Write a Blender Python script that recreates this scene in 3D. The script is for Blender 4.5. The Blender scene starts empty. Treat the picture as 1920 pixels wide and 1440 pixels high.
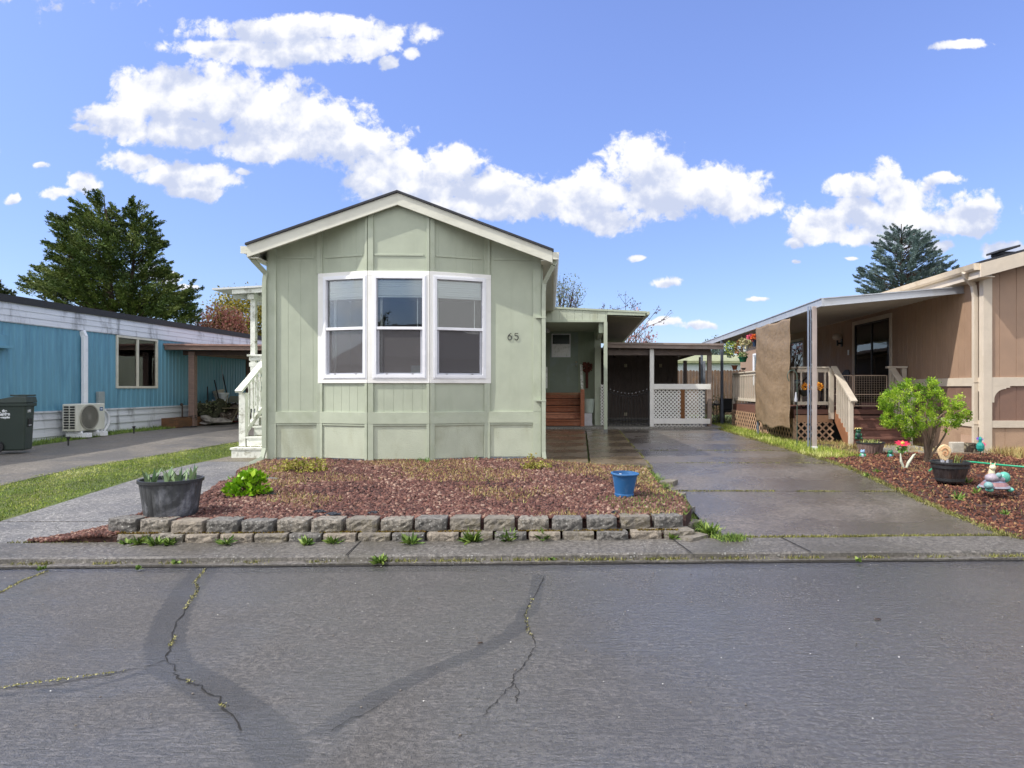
import bpy, math, random
import numpy as np
from mathutils import Vector, Matrix
random.seed(7); rng = np.random.default_rng(7)
R = math.radians; PI = math.pi
scene = bpy.context.scene
COL = scene.collection
# ---------------------------------------------------------------- camera (level, upright, slightly shifted lens)
F = 1250.0; CX = 1090.0; CY = 728.0; EYE = 1.5
cam = bpy.data.cameras.new('camera'); camo = bpy.data.objects.new('camera', cam); COL.objects.link(camo)
camo.location = (0, 0, EYE); camo.rotation_euler = (R(90), 0, 0)
cam.sensor_width = 36; cam.lens = 36*F/1920; cam.shift_x = -(CX-960)/1920; cam.shift_y = (CY-720)/1920
cam.clip_start = .05; cam.clip_end = 5000
scene.camera = camo
def X_(px, Y): return (px-CX)/F*Y
def Z_(py, Y): return EYE-(py-CY)/F*Y
# ---------------------------------------------------------------- object helpers
WL = {}
def tag(o, label=None, cat=None, group=None, kind=None):
    if label: o['label'] = label
    if cat: o['category'] = cat
    if group: o['group'] = group
    if kind: o['kind'] = kind
    return o
def thing(name, loc, label, cat, group=None, rz=0, local=False):
    o = bpy.data.objects.new(name, None); COL.objects.link(o); o.empty_display_size = .2
    o.location = loc; o.rotation_euler = (0, 0, rz)
    WL[o.name] = Vector((0, 0, 0)) if local else Vector(loc)
    return tag(o, label, cat, group)
def link_mesh(name, me, m, parent, centre=True, modifiers=None):
    o = bpy.data.objects.new(name, me); COL.objects.link(o)
    if m: me.materials.append(m)
    n = len(me.vertices); co = np.empty(n*3, dtype=np.float32); me.vertices.foreach_get('co', co); co = co.reshape(-1, 3)
    c = np.array([(co[:, 0].min()+co[:, 0].max())/2, (co[:, 1].min()+co[:, 1].max())/2, co[:, 2].min()])
    if not centre: c = np.zeros(3)
    co -= c; me.vertices.foreach_set('co', co.ravel()); me.update()
    c = Vector([float(x) for x in c])
    WL[o.name] = c
    if parent is not None:
        o.parent = parent; o.location = c-WL[parent.name]
    else: o.location = c
    return o
class MB:
    def __init__(s): s.v = []; s.f = []
    def add(s, vs, fs):
        n = len(s.v); s.v += [tuple(v) for v in vs]; s.f += [tuple(i+n for i in f) for f in fs]; return s
    def box(s, x0, x1, y0, y1, z0, z1):
        return s.add([(x0,y0,z0),(x1,y0,z0),(x1,y1,z0),(x0,y1,z0),(x0,y0,z1),(x1,y0,z1),(x1,y1,z1),(x0,y1,z1)],
                     [(0,3,2,1),(4,5,6,7),(0,1,5,4),(1,2,6,5),(2,3,7,6),(3,0,4,7)])
    def bar(s, p, q, w, h, up=(0,0,1)):
        p = Vector(p); q = Vector(q); d = (q-p).normalized(); up = Vector(up)
        a = d.cross(up)
        if a.length < 1e-4: a = Vector((1,0,0))
        a.normalize(); b = a.cross(d).normalized()
        vs = [o+a*(i*w/2)+b*(j*h/2) for o in (p, q) for i, j in ((-1,-1),(1,-1),(1,1),(-1,1))]
        return s.add(vs, [(0,1,2,3),(7,6,5,4),(0,4,5,1),(1,5,6,2),(2,6,7,3),(3,7,4,0)])
    def tube(s, pts, r, n=8, cap=True):
        pts = [Vector(p) for p in pts]; k = len(pts)
        rs = r if isinstance(r, (list, tuple)) else [r]*k
        base = len(s.v); a = None
        for i, p in enumerate(pts):
            d = (pts[min(i+1, k-1)]-pts[max(i-1, 0)])
            d = d.normalized() if d.length > 1e-9 else Vector((0,0,1))
            if a is None:
                a = d.cross(Vector((0,0,1)))
                if a.length < .01: a = d.cross(Vector((1,0,0)))
            a = (a-d*a.dot(d)).normalized(); b = d.cross(a)
            for j in range(n):
                t = 2*PI*j/n; s.v.append(tuple(p+(a*math.cos(t)+b*math.sin(t))*rs[i]))
        for i in range(k-1):
            for j in range(n):
                s.f.append((base+i*n+j, base+(i+1)*n+j, base+(i+1)*n+(j+1)%n, base+i*n+(j+1)%n))
        if cap:
            s.f.append(tuple(base+j for j in range(n))); s.f.append(tuple(base+(k-1)*n+j for j in range(n-1, -1, -1)))
        return s
    def lathe(s, prof, c=(0,0,0), n=24, sx=1, sy=1):
        base = len(s.v); k = len(prof)
        for r, z in prof:
            for j in range(n):
                t = 2*PI*j/n; s.v.append((c[0]+r*sx*math.cos(t), c[1]+r*sy*math.sin(t), c[2]+z))
        for i in range(k-1):
            for j in range(n):
                s.f.append((base+i*n+j, base+i*n+(j+1)%n, base+(i+1)*n+(j+1)%n, base+(i+1)*n+j))
        s.f.append(tuple(base+j for j in range(n-1, -1, -1))); s.f.append(tuple(base+(k-1)*n+j for j in range(n)))
        return s
    def ball(s, c, rx, ry=None, rz=None, n=12, m=8):
        ry = ry or rx; rz = rz or rx
        prof = [(math.sin(PI*i/m), -math.cos(PI*i/m)) for i in range(1, m)]
        base = len(s.v)
        for r, z in prof:
            for j in range(n):
                t = 2*PI*j/n; s.v.append((c[0]+r*rx*math.cos(t), c[1]+r*ry*math.sin(t), c[2]+z*rz))
        s.v.append((c[0], c[1], c[2]-rz)); s.v.append((c[0], c[1], c[2]+rz)); k = m-1
        for i in range(k-1):
            for j in range(n): s.f.append((base+i*n+j, base+i*n+(j+1)%n, base+(i+1)*n+(j+1)%n, base+(i+1)*n+j))
        for j in range(n):
            s.f.append((base+k*n, base+(j+1)%n, base+j)); s.f.append((base+k*n+1, base+(k-1)*n+j, base+(k-1)*n+(j+1)%n))
        return s
    def prism(s, poly, fn, a0, a1):
        """poly: 2-D outline; fn(u,v,a) -> 3-D"""
        n = len(poly)
        vs = [fn(u, v, a0) for u, v in poly]+[fn(u, v, a1) for u, v in poly]
        return s.add(vs, [tuple(range(n-1, -1, -1)), tuple(range(n, 2*n))]+[(i, (i+1) % n, n+(i+1) % n, n+i) for i in range(n)])
    def build(s, name, m, parent=None, bevel=0, smooth=0, centre=True, recalc=True):
        me = bpy.data.meshes.new(name); me.from_pydata(s.v, [], s.f); me.update()
        if recalc:
            import bmesh
            bm = bmesh.new(); bm.from_mesh(me); bmesh.ops.recalc_face_normals(bm, faces=bm.faces); bm.to_mesh(me); bm.free()
        o = link_mesh(name, me, m, parent, centre)
        if smooth:
            me.polygons.foreach_set('use_smooth', [True]*len(me.polygons)); me.set_sharp_from_angle(angle=R(smooth))
        if bevel:
            b = o.modifiers.new('bevel', 'BEVEL'); b.width = bevel; b.segments = 2; b.limit_method = 'ANGLE'; b.angle_limit = R(40)
        return o
class Facet:
    """vertical plane from P0 to P1 (2-D); s along, d outward (to the right of the direction), z up"""
    def __init__(f, P0, P1):
        f.p = Vector(P0); q = Vector(P1)-f.p; f.L = q.length; f.t = q/f.L; f.n = Vector((f.t.y, -f.t.x))
    def P(f, s, d, z):
        q = f.p+f.t*s+f.n*d; return (q.x, q.y, z)
    def box(f, mb, s0, s1, d0, d1, z0, z1):
        vs = [f.P(s, d, z) for z in (z0, z1) for s, d in ((s0,d0),(s1,d0),(s1,d1),(s0,d1))]
        return mb.add(vs, [(0,3,2,1),(4,5,6,7),(0,1,5,4),(1,2,6,5),(2,3,7,6),(3,0,4,7)])
    def strip(f, mb, prof, z0, z1):
        """prof: list of (s,d) extruded up; z0/z1 numbers or functions of s"""
        g0 = z0 if callable(z0) else (lambda s: z0); g1 = z1 if callable(z1) else (lambda s: z1)
        vs = []
        for s, d in prof: vs += [f.P(s, d, g0(s)), f.P(s, d, g1(s))]
        return mb.add(vs, [(2*i, 2*i+2, 2*i+3, 2*i+1) for i in range(len(prof)-1)])
    def grooved(f, mb, s0, s1, z0, z1, spacing=.2, gw=.012, gd=.008, off=0, d=0):
        pr = [(s0, d)]; s = s0+off+spacing
        if off: s = s0+off
        while s < s1-gw*2:
            pr += [(s, d), (s+gw*.25, d-gd), (s+gw*.75, d-gd), (s+gw, d)]; s += spacing
        pr.append((s1, d)); return f.strip(mb, pr, z0, z1)
    def wavy(f, mb, s0, s1, z0, z1, pitch=.15, amp=.012, d=0):
        pr = []; n = int((s1-s0)/pitch)
        for i in range(n):
            a = s0+(s1-s0)*i/n; w = (s1-s0)/n
            for t, h in ((0,0),(.16,1),(.36,1),(.52,0)): pr.append((a+w*t, d+h*amp))
        pr.append((s1, d)); return f.strip(mb, pr, z0, z1)
def scatter(name, tv, tf, pos, scl, rot, m, parent=None, rnd=None, smooth=False, centre=True):
    tv = np.asarray(tv, float); N = len(pos); V = len(tv); pos = np.asarray(pos, float)
    scl = np.asarray(scl, float)
    if scl.ndim == 0: scl = np.full(N, float(scl))
    if scl.ndim == 1: scl = np.repeat(scl[:, None], 3, 1)
    loc = tv[None]*scl[:, None, :]
    co = np.einsum('nij,nvj->nvi', rot, loc)+pos[:, None, :]
    k = len(tf[0]); tf = np.asarray(tf); idx = (tf[None]+(np.arange(N)*V)[:, None, None]).reshape(-1)
    me = bpy.data.meshes.new(name); me.vertices.add(N*V); me.vertices.foreach_set('co', co.astype(np.float32).ravel())
    nf = N*len(tf); me.loops.add(nf*k); me.loops.foreach_set('vertex_index', idx.astype(np.int32))
    me.polygons.add(nf); me.polygons.foreach_set('loop_start', (np.arange(nf)*k).astype(np.int32))
    try: me.polygons.foreach_set('loop_total', np.full(nf, k, dtype=np.int32))
    except Exception: pass
    if smooth: me.polygons.foreach_set('use_smooth', [True]*nf)
    me.update(calc_edges=True)
    r = rng.random(N) if rnd is None else np.asarray(rnd)
    at = me.attributes.new('rnd', 'FLOAT', 'POINT'); at.data.foreach_set('value', np.repeat(r, V).astype(np.float32))
    return link_mesh(name, me, m, parent, centre)
def rot_any(N):
    q = rng.normal(size=(N, 4)); q /= np.linalg.norm(q, axis=1)[:, None]; w, x, y, z = q.T
    return np.stack([1-2*(y*y+z*z), 2*(x*y-z*w), 2*(x*z+y*w), 2*(x*y+z*w), 1-2*(x*x+z*z), 2*(y*z-x*w), 2*(x*z-y*w), 2*(y*z+x*w), 1-2*(x*x+y*y)], 1).reshape(N, 3, 3)
def rot_up(N, tilt=.5):
    """z axis tilted off vertical by up to tilt"""
    a = rng.random(N)*2*PI; t = rng.random(N)*tilt; b = rng.random(N)*2*PI
    z = np.stack([np.sin(t)*np.cos(a), np.sin(t)*np.sin(a), np.cos(t)], 1)
    h = np.stack([np.cos(b), np.sin(b), np.zeros(N)], 1)
    y = np.cross(z, h); y /= np.linalg.norm(y, axis=1)[:, None]; x = np.cross(y, z)
    return np.stack([x, y, z], 2)
def rot_dir(d, jitter=.3):
    """template x axis along d (N,3)"""
    d = d/np.linalg.norm(d, axis=1)[:, None]; d = d+rng.normal(size=d.shape)*jitter; d /= np.linalg.norm(d, axis=1)[:, None]
    h = rng.normal(size=d.shape); y = np.cross(d, h); y /= np.linalg.norm(y, axis=1)[:, None]; z = np.cross(d, y)
    return np.stack([d, y, z], 2)
BLADE_V = [(-.5,0,0),(.5,0,0),(-.35,.12,.55),(.35,.12,.55),(0,.4,1)]; BLADE_F = [(0,1,3),(0,3,2),(2,3,4)]
LEAF_V = [(0,0,0),(.45,.5,.08),(1,0,-.05),(.45,-.5,.08)]; LEAF_F = [(0,1,2),(0,2,3)]
CUBE_V = [(-.5,-.5,-.4),(.5,-.4,-.5),(.4,.5,-.4),(-.5,.4,-.5),(-.4,-.35,.4),(.35,-.4,.5),(.4,.35,.4),(-.3,.4,.45)]
CUBE_F = [(0,3,2,1),(4,5,6,7),(0,1,5,4),(1,2,6,5),(2,3,7,6),(3,0,4,7)]
# ---------------------------------------------------------------- materials
class NT:
    def __init__(s, t): s.t = t
    def n(s, typ, **kw):
        nd = s.t.nodes.new(typ)
        for k, v in kw.items():
            if k.startswith('i_'): nd.inputs[k[2:].replace('_', ' ')].default_value = v
            else: setattr(nd, k, v)
        return nd
    def l(s, a, b): s.t.links.new(a, b)
    def math(s, op, a, b=None, clamp=False):
        m = s.n('ShaderNodeMath', operation=op, use_clamp=clamp)
        for i, x in enumerate((a, b)):
            if x is None: continue
            if isinstance(x, (int, float)): m.inputs[i].default_value = x
            else: s.l(x, m.inputs[i])
        return m.outputs[0]
    def ramp(s, x, lo, hi, a=0., b=1.):
        m = s.n('ShaderNodeMapRange', interpolation_type='SMOOTHSTEP'); s.l(x, m.inputs['Value'])
        m.inputs['From Min'].default_value = lo; m.inputs['From Max'].default_value = hi
        m.inputs['To Min'].default_value = a; m.inputs['To Max'].default_value = b; return m.outputs[0]
    def mix(s, fac, a, b, blend='MIX'):
        m = s.n('ShaderNodeMix', data_type='RGBA', blend_type=blend)
        for k, x in ((0, fac), (6, a), (7, b)):
            if isinstance(x, (int, float)): m.inputs[k].default_value = x
            elif isinstance(x, (tuple, list)): m.inputs[k].default_value = (*x[:3], 1)
            else: s.l(x, m.inputs[k])
        return m.outputs[2]
    def noise(s, vec, scale, detail=4, rough=.55, dist=0):
        m = s.n('ShaderNodeTexNoise'); m.inputs['Scale'].default_value = scale; m.inputs['Detail'].default_value = detail
        m.inputs['Roughness'].default_value = rough; m.inputs['Distortion'].default_value = dist
        if vec is not None: s.l(vec, m.inputs['Vector'])
        return m.outputs['Fac']
def newmat(name):
    m = bpy.data.materials.new(name); m.use_nodes = True; t = m.node_tree
    b = t.nodes['Principled BSDF']; return m, NT(t), b
def srgb(r, g, b):
    f = lambda c: (c/255/12.92) if c/255 <= .04045 else ((c/255+.055)/1.055)**2.4
    return (f(r), f(g), f(b))
MATS = {}
def M(name, col, rough=.6, var=.12, scale=6, stretch=(1,1,1), bump=.15, bscale=60, metal=0, dirt=None, dirt_amt=.5, dscale=2., cols=None, spec=.5, bstretch=None, sheen=0, trans=0, dstretch=None):
    """col: linear base colour; var: mottling; dirt: second colour in blotches; cols: palette picked by the 'rnd' attribute"""
    if name in MATS: return MATS[name]
    m, T, b = newmat(name)
    tc = T.n('ShaderNodeTexCoord'); mp = T.n('ShaderNodeMapping'); mp.inputs['Scale'].default_value = stretch
    T.l(tc.outputs['Object'], mp.inputs[0]); vec = mp.outputs[0]
    n1 = T.noise(vec, scale)
    if cols:
        at = T.n('ShaderNodeAttribute', attribute_name='rnd'); cr = T.n('ShaderNodeValToRGB'); T.l(at.outputs['Fac'], cr.inputs[0])
        e = cr.color_ramp; e.interpolation = 'LINEAR'
        while len(e.elements) < len(cols): e.elements.new(.5)
        for i, c in enumerate(cols): e.elements[i].position = i/(len(cols)-1); e.elements[i].color = (*c, 1)
        base = cr.outputs[0]
    else: base = tuple(col)
    k = T.ramp(n1, .3, .7, 1-var, 1+var)
    cm = T.n('ShaderNodeCombineColor'); [T.l(k, cm.inputs[i]) for i in range(3)]
    c = T.mix(1., base, cm.outputs[0], 'MULTIPLY')
    if dirt:
        dv = tc.outputs['Object']
        if dstretch: m3 = T.n('ShaderNodeMapping'); m3.inputs['Scale'].default_value = dstretch; T.l(dv, m3.inputs[0]); dv = m3.outputs[0]
        n2 = T.noise(dv, dscale, 6, .65, .4); fac = T.ramp(n2, .48, .72, 0, dirt_amt); c = T.mix(fac, c, dirt)
    T.l(c, b.inputs['Base Color']); b.inputs['Metallic'].default_value = metal; b.inputs['Specular IOR Level'].default_value = spec
    rr = T.ramp(n1, .3, .7, max(.03, rough-.1), min(1, rough+.08)); T.l(rr, b.inputs['Roughness'])
    if trans:
        ts = T.n('ShaderNodeBsdfTranslucent'); T.l(c, ts.inputs[0]); mx = T.n('ShaderNodeMixShader'); mx.inputs[0].default_value = trans
        out = T.t.nodes['Material Output']; T.l(b.outputs[0], mx.inputs[1]); T.l(ts.outputs[0], mx.inputs[2]); T.l(mx.outputs[0], out.inputs[0])
    if bump:
        v = tc.outputs['Object']
        if bstretch: m2 = T.n('ShaderNodeMapping'); m2.inputs['Scale'].default_value = bstretch; T.l(v, m2.inputs[0]); v = m2.outputs[0]
        bn = T.noise(v, bscale, 5, .6); bp = T.n('ShaderNodeBump'); bp.inputs['Strength'].default_value = bump; bp.inputs['Distance'].default_value = .02
        T.l(bn, bp.inputs['Height']); T.l(bp.outputs[0], b.inputs['Normal'])
    MATS[name] = m; return m
def glass_mat(name='window_glass', tint=(.9,.93,.93), refl=1.0):
    if name in MATS: return MATS[name]
    m, T, b = newmat(name); T.t.nodes.remove(b)
    tr = T.n('ShaderNodeBsdfTransparent'); tr.inputs[0].default_value = (*tint, 1)
    gl = T.n('ShaderNodeBsdfGlossy'); gl.inputs['Roughness'].default_value = .004
    tc = T.n('ShaderNodeTexCoord'); nz = T.noise(tc.outputs['Object'], 2.2, 1); bp = T.n('ShaderNodeBump'); bp.inputs['Strength'].default_value = .06; bp.inputs['Distance'].default_value = .02
    T.l(nz, bp.inputs['Height']); T.l(bp.outputs[0], gl.inputs['Normal'])
    fr = T.n('ShaderNodeFresnel'); fr.inputs['IOR'].default_value = 1.5
    f = T.math('ADD', T.math('MULTIPLY', fr.outputs[0], 1.25*refl), .02, True)
    mx = T.n('ShaderNodeMixShader'); T.l(f, mx.inputs[0]); T.l(tr.outputs[0], mx.inputs[1]); T.l(gl.outputs[0], mx.inputs[2])
    T.l(mx.outputs[0], T.t.nodes['Material Output'].inputs[0]); MATS[name] = m; return m
# ---------------------------------------------------------------- world: Nishita sky with cumulus clouds, one sun
SUN_DIR = Vector((-2.0, -.85, 2.5)).normalized()
el = math.asin(SUN_DIR.z); az = math.atan2(SUN_DIR.x, SUN_DIR.y)
world = bpy.data.worlds.new('World'); scene.world = world; world.use_nodes = True
T = NT(world.node_tree); bg = world.node_tree.nodes['Background']
sky = T.n('ShaderNodeTexSky', sky_type='NISHITA', sun_disc=False, sun_elevation=el, sun_rotation=az, altitude=50, air_density=1.0, dust_density=.4, ozone_density=2.0)
tc = T.n('ShaderNodeTexCoord'); sp = T.n('ShaderNodeSeparateXYZ'); T.l(tc.outputs['Generated'], sp.inputs[0])
yy = T.math('MAXIMUM', T.math('ABSOLUTE', sp.outputs[1]), .12)
a = T.math('DIVIDE', sp.outputs[0], yy); b = T.math('DIVIDE', sp.outputs[2], yy)
cmb = T.n('ShaderNodeCombineXYZ'); T.l(a, cmb.inputs[0]); T.l(b, cmb.inputs[1]); P = cmb.outputs[0]
CL = [(225,222,80,36),(300,190,95,52),(400,185,115,60),(500,212,115,64),(590,238,105,52),(665,268,90,48),(330,240,150,34),(520,275,120,28),(740,310,85,42),(830,312,72,42),(800,350,110,34),
      (930,355,90,40),(1020,372,110,42),(1110,365,120,52),(1210,315,78,58),(1240,360,110,48),(1340,355,100,42),(1390,385,55,28),(1130,405,90,34),(700,345,50,22),(150,238,28,10),(900,385,110,24),
      (245,305,50,20),(330,325,70,26),(400,330,60,28),(370,352,60,16),(150,340,38,26),(105,362,45,14),(455,318,24,9),(75,312,20,8),
      (430,88,120,14),(520,96,140,24),(610,92,110,24),(670,88,60,22),(722,112,26,18),(770,102,18,14),(560,60,200,26),
      (1600,350,56,26),(1665,335,44,38),(1690,365,62,32),(1620,400,90,30),(1560,415,70,30),(1700,420,110,30),(1770,340,38,15),(1830,395,58,34),(1800,415,70,22),(1530,440,50,22),(1640,445,90,18),(1760,455,40,14),
      (1895,465,46,20),(1240,532,38,13),(1190,482,20,7),(1310,610,44,12),(1425,562,26,6),(1485,460,24,11),(1487,492,12,5),(1600,486,18,5),(1240,605,40,8),
      (1795,84,62,9),(300,510,40,20),(350,535,26,8),(-90,280,70,50),(2100,380,150,80),(20,370,20,12),(2300,200,260,60),(-500,150,350,90),(-350,420,200,40),(900,-350,500,90),(1700,-250,300,120),(60,-120,300,110)]
field = None; under = None; wsum = None
wn = T.n('ShaderNodeTexNoise'); wn.inputs['Scale'].default_value = 9; wn.inputs['Detail'].default_value = 4; T.l(P, wn.inputs['Vector'])
wsub = T.n('ShaderNodeVectorMath', operation='SUBTRACT'); T.l(wn.outputs['Color'], wsub.inputs[0]); wsub.inputs[1].default_value = (.5,.5,.5)
wsc = T.n('ShaderNodeVectorMath', operation='MULTIPLY'); T.l(wsub.outputs[0], wsc.inputs[0]); wsc.inputs[1].default_value = (.05,.035,0)
wad = T.n('ShaderNodeVectorMath', operation='ADD'); T.l(P, wad.inputs[0]); T.l(wsc.outputs[0], wad.inputs[1]); PW = wad.outputs[0]
for px, py, rx, ry in CL:
    q = T.n('ShaderNodeVectorMath', operation='MULTIPLY_ADD'); T.l(PW, q.inputs[0]); q.inputs[1].default_value = (F/rx, F/ry, 0); q.inputs[2].default_value = (-(px-CX)/rx, -(CY-py)/ry, 0)
    ln = T.n('ShaderNodeVectorMath', operation='LENGTH'); T.l(q.outputs[0], ln.inputs[0])
    v = T.math('SUBTRACT', 1.2 if rx > 45 else 1.0, ln.outputs['Value'])
    dt = T.n('ShaderNodeVectorMath', operation='DOT_PRODUCT'); T.l(q.outputs[0], dt.inputs[0]); dt.inputs[1].default_value = (0, -.8, 0); vu = T.math('ADD', v, dt.outputs['Value'])
    field = v if field is None else T.math('MAXIMUM', field, v)
    under = vu if under is None else T.math('MAXIMUM', under, vu)
n1 = T.noise(P, 24, 9, .56, .2); n2 = T.noise(P, 7, 3, .5)
n1f = T.noise(P, 75, 6, .65, .5)
nb = T.math('ADD', T.math('ADD', T.math('MULTIPLY', T.math('SUBTRACT', n1, .5), 1.9), T.math('MULTIPLY', T.math('SUBTRACT', n1f, .5), .85)), T.math('MULTIPLY', T.math('SUBTRACT', n2, .5), .9))
dens = T.math('ADD', field, nb)
alpha = T.ramp(dens, .0, .42)
# soft relief inside the clouds
off = T.n('ShaderNodeVectorMath', operation='ADD'); T.l(P, off.inputs[0]); off.inputs[1].default_value = (.012, -.022, 0)
n1b = T.noise(off.outputs[0], 24, 9, .56, .2); rel = T.math('SUBTRACT', n1b, n1)
n3 = T.noise(P, 11, 4, .5, .3)
shade = T.math('ADD', T.math('ADD', T.math('MULTIPLY', rel, 2.6), T.math('MULTIPLY', T.math('SUBTRACT', n3, .5), 2.6)), T.math('MULTIPLY', field, .35))
sh = T.ramp(T.math('ADD', shade, T.math('MULTIPLY', T.math('SUBTRACT', under, field), 1.1)), -.1, 1.05)
ccol = T.mix(sh, (5.0,5.0,5.1), (3.0,3.3,4.2))
zen = T.ramp(sp.outputs[2], 0., .55)
tint = T.mix(zen, (.62,.66,.85), (1.04,.98,1.28))
skyc = T.mix(1., sky.outputs[0], tint, 'MULTIPLY')
fin = T.mix(T.math('MULTIPLY', alpha, .97), skyc, ccol)
# unseen cloud added overhead and behind the camera as white fill light
nbk = T.noise(tc.outputs['Generated'], 2.6, 5, .55, .3); cov = T.ramp(nbk, .36, .52)
zone = T.math('MAXIMUM', T.ramp(T.math('MULTIPLY', sp.outputs[1], -1), .05, .35), T.ramp(sp.outputs[2], .56, .74))
up = T.ramp(sp.outputs[2], .0, .10)
fin = T.mix(T.math('MULTIPLY', T.math('MULTIPLY', T.math('MULTIPLY', cov, zone), up), .95), fin, (8.6,8.5,8.5))
T.l(fin, bg.inputs[0]); bg.inputs[1].default_value = .1
sun = bpy.data.lights.new('sun', 'SUN'); suno = bpy.data.objects.new('sun', sun); COL.objects.link(suno)
sun.energy = 2.05; sun.angle = R(.5); sun.color = (1, .945, .86)
suno.rotation_euler = (-SUN_DIR).to_track_quat('-Z', 'Y').to_euler(); suno.location = SUN_DIR*60
scene.view_settings.view_transform = 'Standard'; scene.view_settings.look = 'None'; scene.view_settings.exposure = 1.08; scene.view_settings.gamma = 1
# ================================================================ ground
ORD = ['first','second','third','fourth','fifth','sixth','seventh','eighth','ninth','tenth','eleventh','twelfth','thirteenth','fourteenth','fifteenth','sixteenth','seventeenth','eighteenth','nineteenth','twentieth']
def sm(t): t = min(1, max(0, t)); return t*t*(3-2*t)
def YC(X): return 5.62+.031*(X+4.9)
def gz(X, Y):
    z = .07+.21*sm((Y-YC(X)-.55)/4.6)
    if X < -7 and Y > 11: z += .13*sm((Y-11)/6)*sm((-7-X)/2.5)
    return z
def wob(x, y, k=1.): return math.sin(x*1.7*k+y*.9*k)*.5+math.sin(x*.6*k-y*2.3*k+1.3)*.3+math.sin(x*3.9*k+2.2*y*k+.5)*.2
def axis(*segs):
    out = []
    for a, b, n in segs: out += [a+(b-a)*i/n for i in range(n)]
    return out+[segs[-1][1]]
def grid(name, xs, ys, zf, m, kind='structure', smooth=True, attrs=None):
    V = [(x, y, zf(x, y)) for y in ys for x in xs]; nx = len(xs)
    Fc = [(j*nx+i, j*nx+i+1, (j+1)*nx+i+1, (j+1)*nx+i) for j in range(len(ys)-1) for i in range(nx-1)]
    me = bpy.data.meshes.new(name); me.from_pydata(V, [], Fc); me.update()
    if attrs:
        for an, fn in attrs.items():
            at = me.attributes.new(an, 'FLOAT', 'POINT'); at.data.foreach_set('value', [fn(v[0], v[1]) for v in V])
    if smooth: me.polygons.foreach_set('use_smooth', [True]*len(me.polygons))
    o = link_mesh(name, me, m, None); tag(o, kind=kind); return o
def sheet(name, xl, xr, y0, y1, zf, m, nx, ny, kind='structure', gap=None, parent=None):
    fl = xl if callable(xl) else (lambda y: xl); fr = xr if callable(xr) else (lambda y: xr)
    V = []; 
    for j in range(ny+1):
        y = y0+(y1-y0)*j/ny
        for i in range(nx+1):
            x = fl(y)+(fr(y)-fl(y))*i/nx; V.append((x, y, zf(x, y)))
    Fc = [(j*(nx+1)+i, j*(nx+1)+i+1, (j+1)*(nx+1)+i+1, (j+1)*(nx+1)+i) for j in range(ny) for i in range(nx)]
    # skirts so that a slab has an edge
    n = len(V); ring = [i for i in range(nx+1)]+[j*(nx+1)+nx for j in range(1, ny+1)]+[ny*(nx+1)+i for i in range(nx-1, -1, -1)]+[j*(nx+1) for j in range(ny-1, 0, -1)]
    for r in ring: x, y, z = V[r]; V.append((x, y, z-.12))
    k = len(ring)
    for i in range(k): Fc.append((ring[i], n+i, n+(i+1) % k, ring[(i+1) % k]))
    me = bpy.data.meshes.new(name); me.from_pydata(V, [], Fc); me.update()
    o = link_mesh(name, me, m, parent)
    if kind: tag(o, kind=kind)
    return o
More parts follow.
